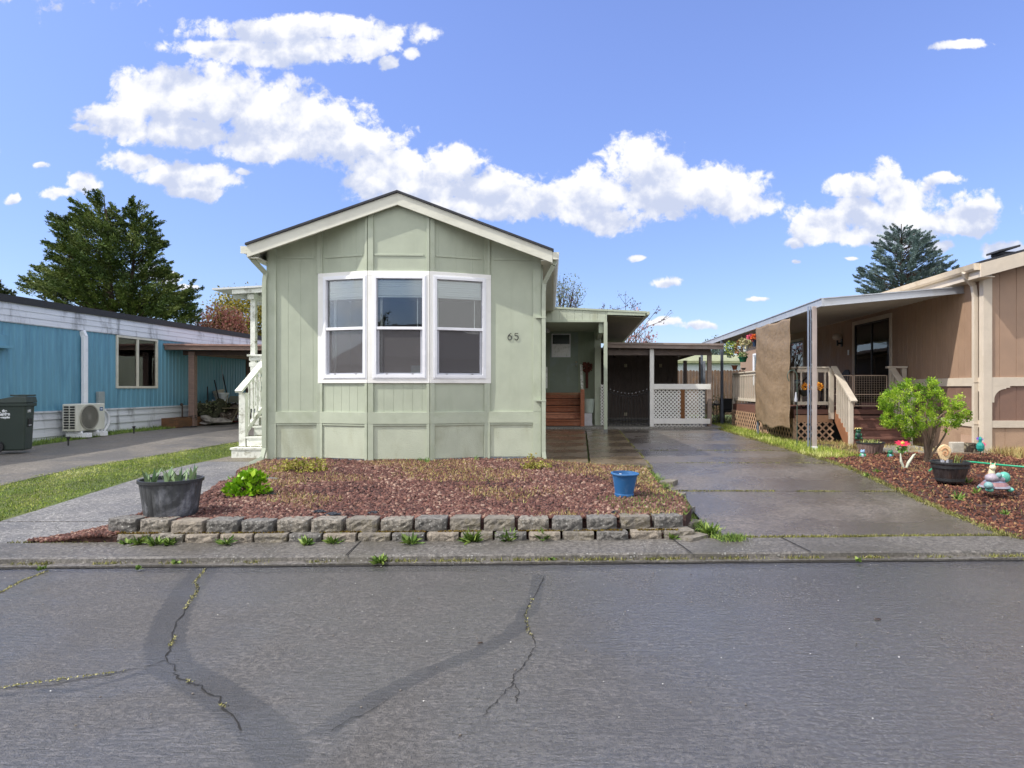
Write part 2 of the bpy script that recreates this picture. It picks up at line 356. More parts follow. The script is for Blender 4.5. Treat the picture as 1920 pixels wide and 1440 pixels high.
# --- asphalt with wet film; 'tar' and 'wet' are vertex maps of the sealed and soaked areas
def asphalt(name, base=(.108,.099,.090), attr=False, rough=(.22,.5), speck=.10, warm=None):
    m, T, b = newmat(name); tc = T.n('ShaderNodeTexCoord'); v = tc.outputs['Object']
    fine = T.noise(v, 150, 3, .7); mid = T.noise(v, 42, 4, .75); big = T.noise(v, .9, 5, .6, .5); blot = T.noise(v, 5, 5, .65)
    vo = T.n('ShaderNodeTexVoronoi'); vo.inputs['Scale'].default_value = 85; T.l(v, vo.inputs['Vector'])
    sp = T.ramp(vo.outputs['Distance'], .1, .34, 1, 0)
    rnd = T.n('ShaderNodeSeparateColor'); T.l(vo.outputs['Color'], rnd.inputs[0]); pick = T.ramp(rnd.outputs[0], .55, .95)
    c = T.mix(T.ramp(mid, .36, .64), tuple(x*.45 for x in base), tuple(x*1.6 for x in base))
    g2 = T.noise(v, 19, 4, .7); c = T.mix(T.ramp(g2, .4, .62, 0, .55), c, tuple(x*.55 for x in base)); st2 = T.noise(v, 1.6, 6, .7, .8); c = T.mix(T.ramp(st2, .5, .66, 0, .5), c, tuple(x*.6 for x in base))
    c = T.mix(T.math('MULTIPLY', T.math('MULTIPLY', sp, pick), .8), c, (speck*2.2, speck*2.1, speck*1.95))
    c = T.mix(T.ramp(blot, .4, .7, 0, .45), c, warm or (.075,.068,.058))
    wetn = T.ramp(big, .38, .62)
    if attr:
        ta = T.n('ShaderNodeAttribute', attribute_name='tar'); wa = T.n('ShaderNodeAttribute', attribute_name='wet')
        edge = T.math('MULTIPLY', T.math('SUBTRACT', mid, .5), .7); tf = T.ramp(T.math('ADD', ta.outputs['Fac'], T.math('MULTIPLY', edge, 1.3)), .47, .53)
        c = T.mix(T.math('MULTIPLY', tf, .72), c, (.03,.03,.032)); wetn = T.math('ADD', T.math('ADD', T.math('MULTIPLY', wetn, .5), .12), T.math('MULTIPLY', wa.outputs['Fac'], .8), True)
    wet = T.math('MULTIPLY', wetn, 1., True)
    c = T.mix(T.math('MULTIPLY', wet, .4), c, (.04,.041,.046))
    T.l(c, b.inputs['Base Color'])
    rg = T.math('ADD', T.ramp(wet, 0, 1, rough[1], rough[0]), T.math('MULTIPLY', T.math('SUBTRACT', mid, .5), .3), True); T.l(rg, b.inputs['Roughness'])
    b.inputs['Specular IOR Level'].default_value = .6
    h = T.math('ADD', T.math('MULTIPLY', mid, .7), T.math('ADD', T.math('MULTIPLY', fine, .5), T.math('MULTIPLY', sp, .5)))
    st = T.n('ShaderNodeMapping'); st.inputs['Scale'].default_value = (10, 38, 1); T.l(v, st.inputs[0]); rip = T.noise(st.outputs[0], 1, 4, .6, .6)
    h = T.math('ADD', h, T.math('MULTIPLY', rip, 1.1))
    bp = T.n('ShaderNodeBump'); bp.inputs['Strength'].default_value = .9; bp.inputs['Distance'].default_value = .016; T.l(h, bp.inputs['Height'])
    T.l(bp.outputs[0], b.inputs['Normal'])
    if attr:   # standing water film
        b.inputs['Coat Roughness'].default_value = .06; T.l(T.math('MULTIPLY', wet, 1.), b.inputs['Coat Weight']); b.inputs['Coat IOR'].default_value = 1.85
        b2 = T.n('ShaderNodeBump'); b2.inputs['Strength'].default_value = .85; b2.inputs['Distance'].default_value = .0055; T.l(T.math('ADD', T.math('MULTIPLY', rip, 1.2), mid), b2.inputs['Height']); T.l(b2.outputs[0], b.inputs['Coat Normal'])
    return m
def concrete(name, base, lich=.5, rough=.55, wet=.0, bump=.3, scale=1.3, stain=(.10,.09,.06), lichcol=(.42,.42,.39)):
    m, T, b = newmat(name); tc = T.n('ShaderNodeTexCoord'); v = tc.outputs['Object']
    n1 = T.noise(v, scale, 6, .65, .4); n2 = T.noise(v, 26, 5, .75); fine = T.noise(v, 90, 3, .75)
    c = T.mix(T.ramp(n2, .38, .62), tuple(x*.5 for x in base), tuple(x*1.5 for x in base))
    c = T.mix(T.ramp(n1, .42, .68, 0, .7), c, stain)
    c = T.mix(T.ramp(fine, .42, .68, 0, .55), c, tuple(x*.3 for x in base))
    if lich:
        vo = T.n('ShaderNodeTexVoronoi'); vo.inputs['Scale'].default_value = 34; T.l(v, vo.inputs['Vector']); s = T.n('ShaderNodeSeparateColor'); T.l(vo.outputs['Color'], s.inputs[0])
        edge = T.math('ADD', vo.outputs['Distance'], T.math('MULTIPLY', T.math('SUBTRACT', n2, .5), .5))
        f = T.math('MULTIPLY', T.ramp(edge, .16, .32, 1, 0), T.ramp(s.outputs[0], .42, .46)); f = T.math('MULTIPLY', f, T.ramp(T.noise(v, 2.2, 3), .38, .6))
        c = T.mix(T.math('MULTIPLY', f, lich), c, lichcol)
    w = T.ramp(T.noise(v, .7, 4, .6, .3), .35, .62, .25 if wet > .7 else 0, wet) if wet else None
    if wet > .7: b.inputs['Coat Roughness'].default_value = .2; T.l(T.math('MULTIPLY', w, .75), b.inputs['Coat Weight']); b.inputs['Coat IOR'].default_value = 1.5
    if wet: c = T.mix(T.math('MULTIPLY', w, .62), c, tuple(x*.28 for x in base))
    T.l(c, b.inputs['Base Color'])
    if wet: T.l(T.ramp(w, 0, 1, rough, .17), b.inputs['Roughness'])
    else: b.inputs['Roughness'].default_value = rough
    bp = T.n('ShaderNodeBump'); bp.inputs['Strength'].default_value = bump; bp.inputs['Distance'].default_value = .006
    T.l(T.math('ADD', n2, T.math('MULTIPLY', fine, .7)), bp.inputs['Height']); T.l(bp.outputs[0], b.inputs['Normal'])
    if wet > .7: T.l(bp.outputs[0], b.inputs['Coat Normal'])
    return m
m_street = asphalt('wet_street_asphalt', attr=True, rough=(.2,.55))
m_drive = concrete('driveway_aggregate', (.165,.14,.118), .3, .5, .85, .9, stain=(.115,.085,.06))
m_ldrive = asphalt('old_driveway_asphalt', (.19,.172,.15), rough=(.5,.75), speck=.14, warm=(.15,.13,.11))
m_walk = concrete('walkway_concrete', (.20,.192,.182), 1., .55, .25, .35, stain=(.10,.098,.10))
m_walk2 = concrete('mossy_walkway_concrete', (.19,.165,.12), .6, .6, 0, .35, stain=(.12,.10,.05))
m_kerb = concrete('kerb_concrete', (.135,.124,.11), .6, .55, .4, .8, stain=(.075,.068,.05))
m_patio = concrete('wet_patio_concrete', (.23,.17,.105), .0, .36, .8, .3, scale=2.5, stain=(.11,.085,.04))
m_pad = concrete('pale_concrete', (.30,.29,.26), .3, .6, .2, .2, stain=(.18,.17,.15))
m_soil = M('soil', (.06,.04,.03), .9, .3, 5, dirt=(.09,.08,.03), bump=.8, bscale=40)
m_turf = M('turf_floor', (.075,.105,.022), .95, .35, 9, dirt=(.14,.13,.05), dirt_amt=.7, bump=.9, bscale=50)
m_mulchbase = M('mulch_floor', (.045,.018,.014), .9, .4, 30, dirt=(.09,.05,.035), bump=1, bscale=60)
# street maps
def st(px, py, z=0.): Y = (EYE-z)*F/(py-CY); return (X_(px, Y), Y)
TAR = [([(392,1058),(350,1108),(325,1150),(308,1205),(322,1250),(385,1285),(440,1322),(488,1362),(530,1420)], .105),
       ([(610,1372),(700,1312),(800,1262),(900,1222),(965,1185),(1000,1130),(1010,1080)], .058), ([(0,1300),(150,1292),(260,1262),(310,1245)], .02)]
WET = [([(1440,1050),(1560,1082),(1640,1115),(1790,1168),(1990,1210)], .22), ([(1500,1062),(1700,1075),(1960,1090)], .2), ([(0,1066),(600,1068),(1200,1062),(1920,1052)], .10)]
def segd(p, a, b):
    ax, ay = a; bx, by = b; dx = bx-ax; dy = by-ay; t = max(0, min(1, ((p[0]-ax)*dx+(p[1]-ay)*dy)/(dx*dx+dy*dy+1e-9)))
    return math.hypot(p[0]-ax-dx*t, p[1]-ay-dy*t)
TARW = [([st(*p) for p in pts], w) for pts, w in TAR]; WETW = [([st(*p) for p in pts], w) for pts, w in WET]
def fmap(paths):
    def f(x, y):
        if abs(x) > 8 or y < 1.5: return 0.
        v = 0
        for pts, w in paths:
            d = min(segd((x, y), pts[i], pts[i+1]) for i in range(len(pts)-1)); v = max(v, 1-sm((d-w*.75)/(w*.5)))
        return v
    return f
tarf = fmap(TARW); wetp = fmap(WETW)
def wetf(x, y): return min(1, wetp(x, y)*.9+.75*sm((x+.9+.35*wob(x, y, 1.3))/1.6))
def street_z(x, y): return .006*wob(x, y, .8) if y < YC(x)-.3 and abs(x) < 12 else 0
grid('street', axis((-300,-30,9),(-30,-6,12),(-6,5,230),(5,30,12),(30,300,9)), axis((-60,-14,5),(-14,2,8),(2,5.95,84)), street_z, m_street, attrs={'tar': tarf, 'wet': wetf})
def ground_z(x, y):
    if y < YC(x)+.3: return -.25
    z = gz(x, y)-.10
    return z
grid('ground', axis((-2500,-200,6),(-200,-30,10),(-30,30,90),(30,200,10),(200,2500,6)), axis((-2500,-40,6),(-40,5.2,8),(5.2,12,50),(12,40,28),(40,3000,14)), ground_z, m_turf)
# kerb strip
kb = MB()
prof = [(-.075,-.05),(-.075,.016),(0.,.02),(.008,.052),(.03,.064),(.52,.078),(.54,.03)]
xs = axis((-60,-8,26),(-8,7,300),(7,60,26)); V = []
for x in xs:
    for i, (dy, z) in enumerate(prof):
        j = .002*math.sin(x*5+i)
        V.append((x, YC(x)+dy+j, z+(.004*wob(x, i, 2) if z > .01 else 0)))
k = len(prof); kb.add(V, [(i*k+j, (i+1)*k+j, (i+1)*k+j+1, i*k+j+1) for i in range(len(xs)-1) for j in range(k-1)])
tag(kb.build('kerb', m_kerb), kind='structure')
# paving
def lx_walk(y): return -4.95+.25*sm((y-6)/1.2)-.85*sm((y-7.2)/4.3)
wy = [6.12, 7.05, 9.55, 11.1, 13.0]
for i in range(4):
    tag(sheet('path', lambda y: -6.12-.03*(y-6.1), lambda y: -4.3 if y < 10.5 else -5.2, wy[i]+.012, wy[i+1]-.012, lambda x, y: gz(x, y)+.004*(x > -5), m_walk2 if i == 3 else m_walk, 4, 6), kind='structure')
def dr_l(y): return 1.28-.2*sm((y-7.2)/2.8)
dy_ = [6.22, 8.62, 10.9, 13.1, 16.5, 20.0]
for i in range(5):
    sheet('driveway', (lambda y: dr_l(y)) if True else 0, lambda y: 4.12, dy_[i]+.01, dy_[i+1]-.01, lambda x, y: gz(x, y), m_drive, 6, 8)
sheet('driveway', lambda y: 4.1, lambda y: 12, 6.2, 6.27, lambda x, y: gz(x, y)-.004, m_drive, 3, 2)
for i, (a_, b_) in enumerate(((10.3,11.4),(11.42,12.6),(12.62,14.1),(14.12,15.9),(15.92,17.9),(17.92,19.85))):
    for l, r in ((lambda y: -1.15, lambda y: .11-.0*(y), ), (lambda y: .15, lambda y: 1.07)):
        sheet('patio', l, r, a_, b_, lambda x, y: gz(x, y)+.008+.003*wob(x, y, 3), m_patio, 4, 4)
sheet('porch_slab', -1.3, 4.25, 19.9, 30, lambda x, y: gz(x, y)+.055, m_pad, 8, 8)
sheet('neighbour_driveway', -11.08, -7.72, 6.3, 34, lambda x, y: gz(x, y)+.0, m_ldrive, 8, 40)
sheet('lawn', lambda y: -7.74, lambda y: -6.14-.03*(y-6.1), 6.2, 30, lambda x, y: gz(x, y)-.006, m_turf, 8, 50)
sheet('verge', -11.9, -11.07, 6.3, 30, lambda x, y: gz(x, y)-.004, m_turf, 3, 30)
sheet('verge', 4.11, 4.95, 12.0, 30, lambda x, y: gz(x, y)-.004, m_turf, 3, 30)
sheet('verge', 4.95, 7.6, 12.35, 15.4, lambda x, y: gz(x, y)-.008, m_soil, 6, 6)
# planting beds
def bed_front(x): return 6.31+.031*(x+2)+.10*sm((-3.9-x)/.6)+.13*sm((x-.25)/.8)
def bed_z(x, y): return (.235 if y > bed_front(x)+.08 else .10)+.065*sm((y-6.4)/4)+.012*wob(x, y, 3)
def bed_l(y): return -4.5-.75*sm((y-7.6)/3.6)+.05*math.sin(y*5)
def bed_r(y):
    if y > 10.95: return -.62
    if y > 9.95: return -.62+(10.95-y)*1.7
    return 1.0+.18*sm((8.6-y)/1.2)-.2*sm((7.2-y)/.9)
sheet('mulch_bed', bed_l, bed_r, 6.34, 11.3, bed_z, m_mulchbase, 60, 50)
sheet('mulch_bed', lambda y: -5.15+.5*sm((y-6.1)/.8), lambda y: -4.3, 6.17, 7.2, lambda x, y: gz(x, y)+.008+.05*sm((x+5)/.5), m_mulchbase, 10, 10)
def rb_l(y): return 4.13
def rbed_z(x, y): return gz(x, y)+.0+.03*sm((x-4.2)/.6)+.01*wob(x, y, 3)
sheet('mulch_bed', rb_l, 14., 6.28, 12.2, rbed_z, m_mulchbase, 40, 40)
lava = [srgb(42,26,23), srgb(76,46,40), srgb(98,62,54), srgb(124,90,78), srgb(172,148,130)]
m_lava = M('lava_rock', (.1,.05,.04), .85, .35, 40, cols=lava, bump=.6, bscale=120)
bark = [srgb(44,26,21), srgb(74,40,30), srgb(100,56,42), srgb(132,88,64), srgb(170,142,98)]
m_bark = M('bark_chip', (.1,.05,.04), .85, .3, 40, cols=bark, bump=.5, bscale=120)
def sample(N, x0, x1, y0, y1, ok, nearbias=1.0):
    out = []
    while len(out) < N:
        x = random.uniform(x0, x1); y = y0+(y1-y0)*random.random()**nearbias
        if ok(x, y): out.append((x, y))
    return out
def rocks(name, N, x0, x1, y0, y1, ok, zf, m, s0, s1, flat=.7, bias=1.35):
    p = sample(N, x0, x1, y0, y1, ok, bias); P_ = np.array([(x, y, zf(x, y)+.004) for x, y in p])
    s = rng.uniform(s0, s1, N)*(1+.25*np.array([(q[1]-y0)/(y1-y0) for q in p])); sc = np.stack([s*rng.uniform(.7,1.5,N), s, s*flat], 1)
    r = np.clip(rng.beta(2, 2.2, N)+.12*np.array([wob(q[0], q[1], 2) for q in p]), 0, 1)
    o = scatter(name, CUBE_V, CUBE_F, P_, sc, rot_any(N), m, rnd=r); tag(o, kind='stuff'); return o
rocks('lava_rocks', 38000, -5.3, 1.2, 6.36, 11.25, lambda x, y: bed_l(y)+.02 < x < bed_r(y)-.03 and y > bed_front(x)+.11, bed_z, m_lava, .013, .044)
rocks('lava_rocks', 1500, -5.2, -4.25, 6.17, 7.2, lambda x, y: x > -5.13+.5*sm((y-6.1)/.8) and x < -4.35, lambda x, y: gz(x, y)+.012+.05*sm((x+5)/.5), m_lava, .018, .04)
rocks('bark_chips', 26000, 4.15, 10.5, 6.3, 12.2, lambda x, y: x > 4.17+.05*math.sin(y*7), rbed_z, m_bark, .012, .04, .35)
# grass
g_lawn = [srgb(72,96,26), srgb(108,132,40), srgb(146,160,62), srgb(186,188,104), srgb(212,210,150)]
m_grass = M('grass_blades', (.1,.1,.03), .7, .2, 3, cols=g_lawn, bump=0, spec=.25)
m_weed = M('fresh_weed', (.1,.1,.03), .6, .2, 3, cols=[srgb(60,86,34), srgb(98,128,52), srgb(150,168,86)], bump=0, spec=.3)
m_dry = M('dry_grass', (.3,.25,.12), .8, .2, 3, cols=[srgb(120,92,58), srgb(165,138,92), srgb(190,172,120), srgb(150,160,84)], bump=0, spec=.2)
m_moss = M('moss', (.1,.1,.03), .9, .2, 3, cols=[srgb(70,72,36), srgb(108,112,56), srgb(146,146,88), srgb(140,128,96)], bump=0, spec=.1)
def blades(name, pts, zf, h0, h1, w, m, tilt=.7, rnd=None):
    N = len(pts); P_ = np.array([(x, y, zf(x, y)) for x, y in pts]); h = rng.uniform(h0, h1, N)
    o = scatter(name, BLADE_V, BLADE_F, P_, np.stack([np.full(N, w), h, h], 1), rot_up(N, tilt), m, rnd=rnd); tag(o, kind='stuff'); return o
def pr(pts, k=1.2, base=.0):
    return np.clip(base+rng.beta(1.6, 2.4, len(pts))+.3*np.array([max(0, wob(x, y, k)) for x, y in pts]), 0, 1)
lp = sample(46000, -7.85, -6.05, 6.25, 20, lambda x, y: -7.78+.04*math.sin(y*9) < x < -6.16-.03*(y-6.1)+.03*math.sin(y*11), 1.7)
blades('lawn_grass', lp, lambda x, y: gz(x, y)-.008, .012, .032, .006, m_grass, .9, np.clip(pr(lp, 1.4)-.25+.55*np.array([sm((-6.75-x)/.7)*(.5+.5*wob(x, y, 3)) for x, y in lp]), 0, 1))
vp = sample(9000, -11.75, -11.05, 9, 24, lambda x, y: x < -11.1+.08*wob(x, y, 2))
blades('verge_grass', vp, lambda x, y: gz(x, y)-.01, .03, .11, .010, m_weed, .8)
vp = sample(16000, 4.08, 5.0, 11.6, 27, lambda x, y: x < 4.9 and x > 4.12+.05*wob(x, y, 3), 1.4)
blades('verge_grass', vp, lambda x, y: gz(x, y)-.01, .03, .13, .009, m_grass, .8, pr(vp, 1.5, .05))
vp = sample(3500, 4.9, 7.3, 12.3, 15.0, lambda x, y: wob(x, y, 2) > -.2)
blades('verge_grass', vp, lambda x, y: gz(x, y)-.01, .03, .12, .009, m_dry, .8)
vp = sample(5000, 7.4, 9.6, 11.2, 12.2, lambda x, y: True)
blades('verge_grass', vp, lambda x, y: rbed_z(x, y), .04, .18, .008, m_dry, .7)
# dry grass growing through the lava rock
def dryok(x, y): return bed_l(y)+.05 < x < bed_r(y)-.03 and (wob(x*1.3+2, y*1.6, 1.1)+.55*(y > 8.6)+.7*sm((x-.0)/.9)-.25*(y < 7.2)) > .22+random.random()*.5
dp = sample(18000, -5.2, 1.2, 6.5, 11.2, dryok)
blades('dry_grass', dp, bed_z, .02, .075, .008, m_dry, 1.3)
gp = sample(2600, -.3, 1.2, 6.45, 10.6, lambda x, y: bed_l(y) < x < bed_r(y) and x > .35+.25*wob(x, y, 2.4)+ (.3 if y > 7.6 else 0))
blades('bed_grass', gp, bed_z, .02, .06, .007, m_weed, 1.1)
dp = sample(2500, 4.2, 9, 6.4, 12.1, lambda x, y: wob(x, y, 2.2) > .35)
blades('dry_grass', dp, rbed_z, .02, .07, .006, m_dry, 1.2)
# moss and small grass in the joints
def along(pts, N, jit): 
    out = []; seg = [math.dist(pts[i], pts[i+1]) for i in range(len(pts)-1)]; tot = sum(seg)
    for _ in range(N):
        t = random.random()*tot; i = 0
        while t > seg[i] and i < len(seg)-1: t -= seg[i]; i += 1
        u = t/seg[i]; x = pts[i][0]*(1-u)+pts[i+1][0]*u; y = pts[i][1]*(1-u)+pts[i+1][1]*u
        out.append((x+random.gauss(0, jit), y+random.gauss(0, jit)))
    return out
jo = []
jo += [p for p in along([(-5.2, YC(-5.2)-.02), (4.6, YC(4.6)-.02)], 5200, .018) if wob(p[0]*1.7, p[0]*.6, 3.1)+random.gauss(0,.25) > .15-.25*(p[0] > -1.5)]
jo2 = [p for p in along([(-5.3, YC(-5.3)+.55), (-4.4, YC(-4.4)+.55)], 300, .02)]+along([(1.3, YC(1.3)+.56), (6.2, YC(6.2)+.56)], 5200, .018)
blades('kerb_moss', jo, lambda x, y: .018, .008, .04, .007, m_moss, 1.3)
blades('kerb_moss', jo2, lambda x, y: .066, .01, .036, .009, m_moss, 1.2)
jj = along([(1.2, 8.62), (4.1, 8.62)], 1500, .012)+along([(1.2, 10.9), (4.1, 10.9)], 500, .01)+along([(1.1,13.1),(4.1,13.1)], 900, .015)+along([(1.09, 10.2), (1.09, 19)], 1600, .014)
jj = [p for p in jj if wob(p[0]*2, p[1]*2, 2) > -.35]
blades('joint_moss', jj, gz, .006, .022, .009, m_moss, 1.3)
eg = [p for p in along([(4.13, 6.3), (4.13, 12.2), (4.12, 20)], 7000, .03)]
blades('joint_moss', eg, lambda x, y: gz(x, y), .015, .05, .009, m_moss, 1.1)
eg = along([(1.32, 6.3), (1.18, 7.0), (1.0, 7.6)], 900, .05)+along([(1.35, 6.25), (1.5, 6.3)], 400, .05)+along([(.95,9.9),(1.05,9.3),(1.12,8.8)], 500, .04)
blades('bed_grass', eg, lambda x, y: gz(x, y)+.01, .02, .07, .008, m_weed, 1.0)
# cracks in the street: thin sunk-looking ribbons and the moss in them
CR = [([(388,1063),(365,1090),(372,1103),(352,1132),(346,1145),(333,1165),(322,1195),(318,1215),(311,1237),(325,1252),(330,1268),(352,1280),(372,1285),(385,1300),(412,1308),(418,1330),(440,1345),(452,1372)], .011),
      ([(311,1237),(282,1248),(238,1256),(200,1266),(150,1272),(100,1284),(50,1288),(0,1290)], .008), ([(88,1070),(62,1082),(40,1090),(18,1098),(0,1112)], .010),
      ([(1018,1082),(1012,1100),(998,1128),(986,1150),(985,1166),(990,1180),(1001,1198),(1003,1216),(994,1228),(984,1248),(965,1268),(962,1282),(972,1300),(968,1318)], .008),
      ([(962,1282),(940,1310),(925,1322),(905,1345)], .006),([(620,1375),(650,1352),(690,1340),(730,1312)], .006),([(1890,1040),(1905,1047),(1925,1052)], .02)]
cm_ = MB(); mossp = []
for pts, w in CR:
    W_ = [st(*p) for p in pts]; fine = []
    for i in range(len(W_)-1):
        for t in (0, .25, .5, .75):
            fine.append((W_[i][0]*(1-t)+W_[i+1][0]*t+random.gauss(0,.006), W_[i][1]*(1-t)+W_[i+1][1]*t+random.gauss(0,.006)))
    fine.append(W_[-1]); vs = []
    for i, p in enumerate(fine):
        q = fine[min(i+1, len(fine)-1)]; r_ = fine[max(i-1, 0)]; dx, dy = q[0]-r_[0], q[1]-r_[1]; L = math.hypot(dx, dy)+1e-9; ww = w*random.uniform(.12, .5)
        for s_ in (-1, 1): x = p[0]-dy/L*ww*s_; y = p[1]+dx/L*ww*s_; vs.append((x, y, street_z(x, y)+.004))
    cm_.add(vs, [(2*i, 2*i+2, 2*i+3, 2*i+1) for i in range(len(fine)-1)])
for xk in (-2.02, .95, 2.0):
    d_ = .12 if xk < 0 else .35; cm_.add([(xk, YC(xk)-.01, .073), (xk+.012, YC(xk)-.01, .073), (xk-d_*.3+.012, YC(xk)+.52, .084), (xk-d_*.3, YC(xk)+.52, .084)], [(0,1,2,3)])
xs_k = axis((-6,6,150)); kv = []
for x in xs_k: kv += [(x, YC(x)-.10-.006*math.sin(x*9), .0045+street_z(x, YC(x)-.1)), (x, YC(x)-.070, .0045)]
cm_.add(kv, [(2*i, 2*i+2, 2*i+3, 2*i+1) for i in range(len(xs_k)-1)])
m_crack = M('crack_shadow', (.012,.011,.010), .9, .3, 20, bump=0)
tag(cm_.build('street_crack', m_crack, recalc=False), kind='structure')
for pts, n_ in (([(386,1066),(365,1092),(372,1104),(352,1134),(346,1142)], 200), ([(330,1192),(318,1215)], 60), ([(88,1072),(40,1090),(0,1112)], 240), ([(240,1258),(0,1290)], 150), ([(1000,1122),(986,1150),(990,1180),(1000,1200)], 80), ([(352,1276),(358,1280)], 25), ([(415,1322),(419,1328)], 25), ([(1890,1040),(1925,1052)], 300)):
    mossp += along([st(*p) for p in pts], n_, .007)
blades('crack_moss', mossp, lambda x, y: .003, .004, .012, .008, M('pale_moss', (0,0,0), .9, .2, 3, cols=[srgb(110,108,66), srgb(156,152,96), srgb(190,184,140)], bump=0, spec=.1), 1.4)
# pale mineral patch and pebbles / pine cones on the street
peb = MB()
for i in range(130):
    x = random.uniform(-5, 4.2); y = random.uniform(2.8, 5.5); s = random.uniform(.002, .006); peb.ball((x, y, s*.5+.004), s*1.3, s, s*.8, 5, 4)
tag(peb.build('gravel', M('pebble', (.16,.14,.12), .7, .4, 50, bump=0)), kind='stuff')
def cone(px, py, s, lab):
    x, y = st(px, py); mb = MB()
    for i in range(7): mb.lathe([(s*.15, 0), (s*(.5-.05*i), s*.08), (s*.2, s*.2)], (x+random.gauss(0,.001)+i*s*.14, y, s*.05+.004), 8)
    tag(mb.build('pine_cone', M('cone_brown', (.05,.03,.02), .8, .3, 60, bump=.3)), lab, 'pine cone', 'pine cones on the street')
cone(898,1207,.022,'small dark pine cone near the middle of the wet street'); cone(1643,1163,.03,'larger brown pine cone on the dark wet streak at right'); cone(1295,1079,.016,'tiny dark cone close to the kerb on the blue sheen')
# --- retaining blocks
m_block = concrete('retaining_block', (.235,.212,.178), .75, .8, 0, 1., 5, stain=(.07,.062,.035)); m_blockt = m_block
blk_moss = M('block_mixed', (.20,.18,.15), .85, .3, 7, dirt=(.075,.06,.015), dirt_amt=.9, dscale=9, bump=1., bscale=40)
blk_tan = M('block_tan', (.26,.225,.18), .85, .3, 9, dirt=(.05,.046,.04), dirt_amt=.8, dscale=8, bump=1., bscale=40)
blk_dark = concrete('block_dark', (.165,.156,.142), 1., .8, 0, 1., 6, stain=(.05,.05,.045), lichcol=(.36,.36,.33))
def block(x, y, z, w, d, h, rz, m, label, group):
    n = 7; V = []; Fc = []
    # split-face front: rough grid; smooth top
    mb = MB(); xs_ = [-w/2+w*i/n for i in range(n+1)]; taper = .025
    rows = 4; vs = []
    for j in range(rows+1):
        for i, xx in enumerate(xs_):
            e = 1 if i in (0, n) or j in (0,) else 0
            vs.append((xx*(1-.04*(i in (0, n))), -d/2-(.0 if (j == rows) else random.uniform(0,.016))+.016*(i in (0, n)), h*j/rows+(random.uniform(-.005,.005) if 0 < j < rows else 0)))
    k = n+1; mb.add(vs, [(j*k+i, j*k+i+1, (j+1)*k+i+1, (j+1)*k+i) for j in range(rows) for i in range(n)])
    b0 = len(mb.v); mb.v += [(-w/2+taper, d/2, h), (w/2-taper, d/2, h), (-w/2+taper, d/2, 0), (w/2-taper, d/2, 0)]
    top = [rows*k+i for i in range(k)]; mb.f.append(tuple(top+[b0+1, b0])); bot = [i for i in range(k)]; mb.f.append(tuple(bot[::-1]+[b0+2, b0+3]))
    mb.f.append(tuple([j*k for j in range(rows+1)][::-1]+[b0+2, b0])[::-1]); mb.f.append(tuple([j*k+n for j in range(rows+1)]+[b0+1, b0+3])); mb.f.append((b0, b0+1, b0+3, b0+2))
    c, s = math.cos(rz), math.sin(rz); mb.v = [(x+a_*c-b_*s, y+a_*s+b_*c, z+c_) for a_, b_, c_ in mb.v]
    o = mb.build('retaining_block', m, None, .004); tag(o, label, 'block', group); return o
ms = [m_block, blk_moss, blk_tan, blk_dark]
seq = [3,0,2,3,3,0,0,1,0,3,1,1,0,3,3,1,3]
x0 = X_(196, 6.28); x1 = X_(1287, 6.3); nU = 17; wU = (x1-x0)/nU
for i in range(nU):
    x = x0+wU*(i+.5); bend = .10*sm((2-i)/3)+.11*sm((i-13.5)/3); rz = (-.12 if i < 2 else 0)+(.0 if i < 14 else .09*(i-13))+random.uniform(-.02,.02)
    look = ['speckled grey','moss stained','tan topped','dark lichen spotted'][seq[i]]
    block(x, 6.38+bend+.031*(x+2)+random.uniform(-.014,.014), .148, wU-.012-random.uniform(0,.012), .20, .113+random.uniform(-.004,.006), rz+random.uniform(-.025,.025), ms[seq[i]], f'{look} retaining block in the upper row, {ORD[i]} from the left', 'retaining blocks edging the front bed')
x0 = X_(222, 6.2); x1 = X_(1306, 6.25); nL = 17; wL = (x1-x0)/nL
for i in range(nL):
    x = x0+wL*(i+.5); bend = .05*sm((2-i)/3)+.05*sm((i-13.5)/3); k_ = (i*5+1) % 3+(1 if i > 2 else 0); k_ = min(k_, 3)
    look = ['speckled grey','moss stained','tan topped','dark lichen spotted'][k_]
    block(x, 6.29+bend+.031*(x+2)+random.uniform(-.01,.01), .052, wL-.008, .2, .096, (.0 if i < 14 else .05*(i-13))+random.uniform(-.01,.01), ms[k_], f'{look} retaining block in the lower row, {ORD[i]} from the left', 'retaining blocks edging the front bed')
blades('block_moss', [(x, y) for x, y in along([(-4.4, 6.19), (1.0, 6.36)], 4200, .012) if wob(x*3, 0, 2) > -.3], lambda x, y: .15, .004, .02, .010, M('rusty_moss', (0,0,0), .95, .2, 3, cols=[srgb(60,44,20), srgb(112,84,34), srgb(126,116,48), srgb(84,64,34)], bump=0, spec=.1), 1.4)
for i, (px, py) in enumerate(((1300,984),(1292,962),(1282,943),(1268,925),(1255,908))):
    Y = 1.3*F/(py-CY); x = X_(px, Y)
    block(x, Y, gz(x, Y)-.03, .20, .26, .065+.01*i/2, -.9+.1*i, ms[(i+1) % 4], f'flat edging stone curving back beside the driveway, {ORD[i]} from the street', 'flat edging stones by the driveway')
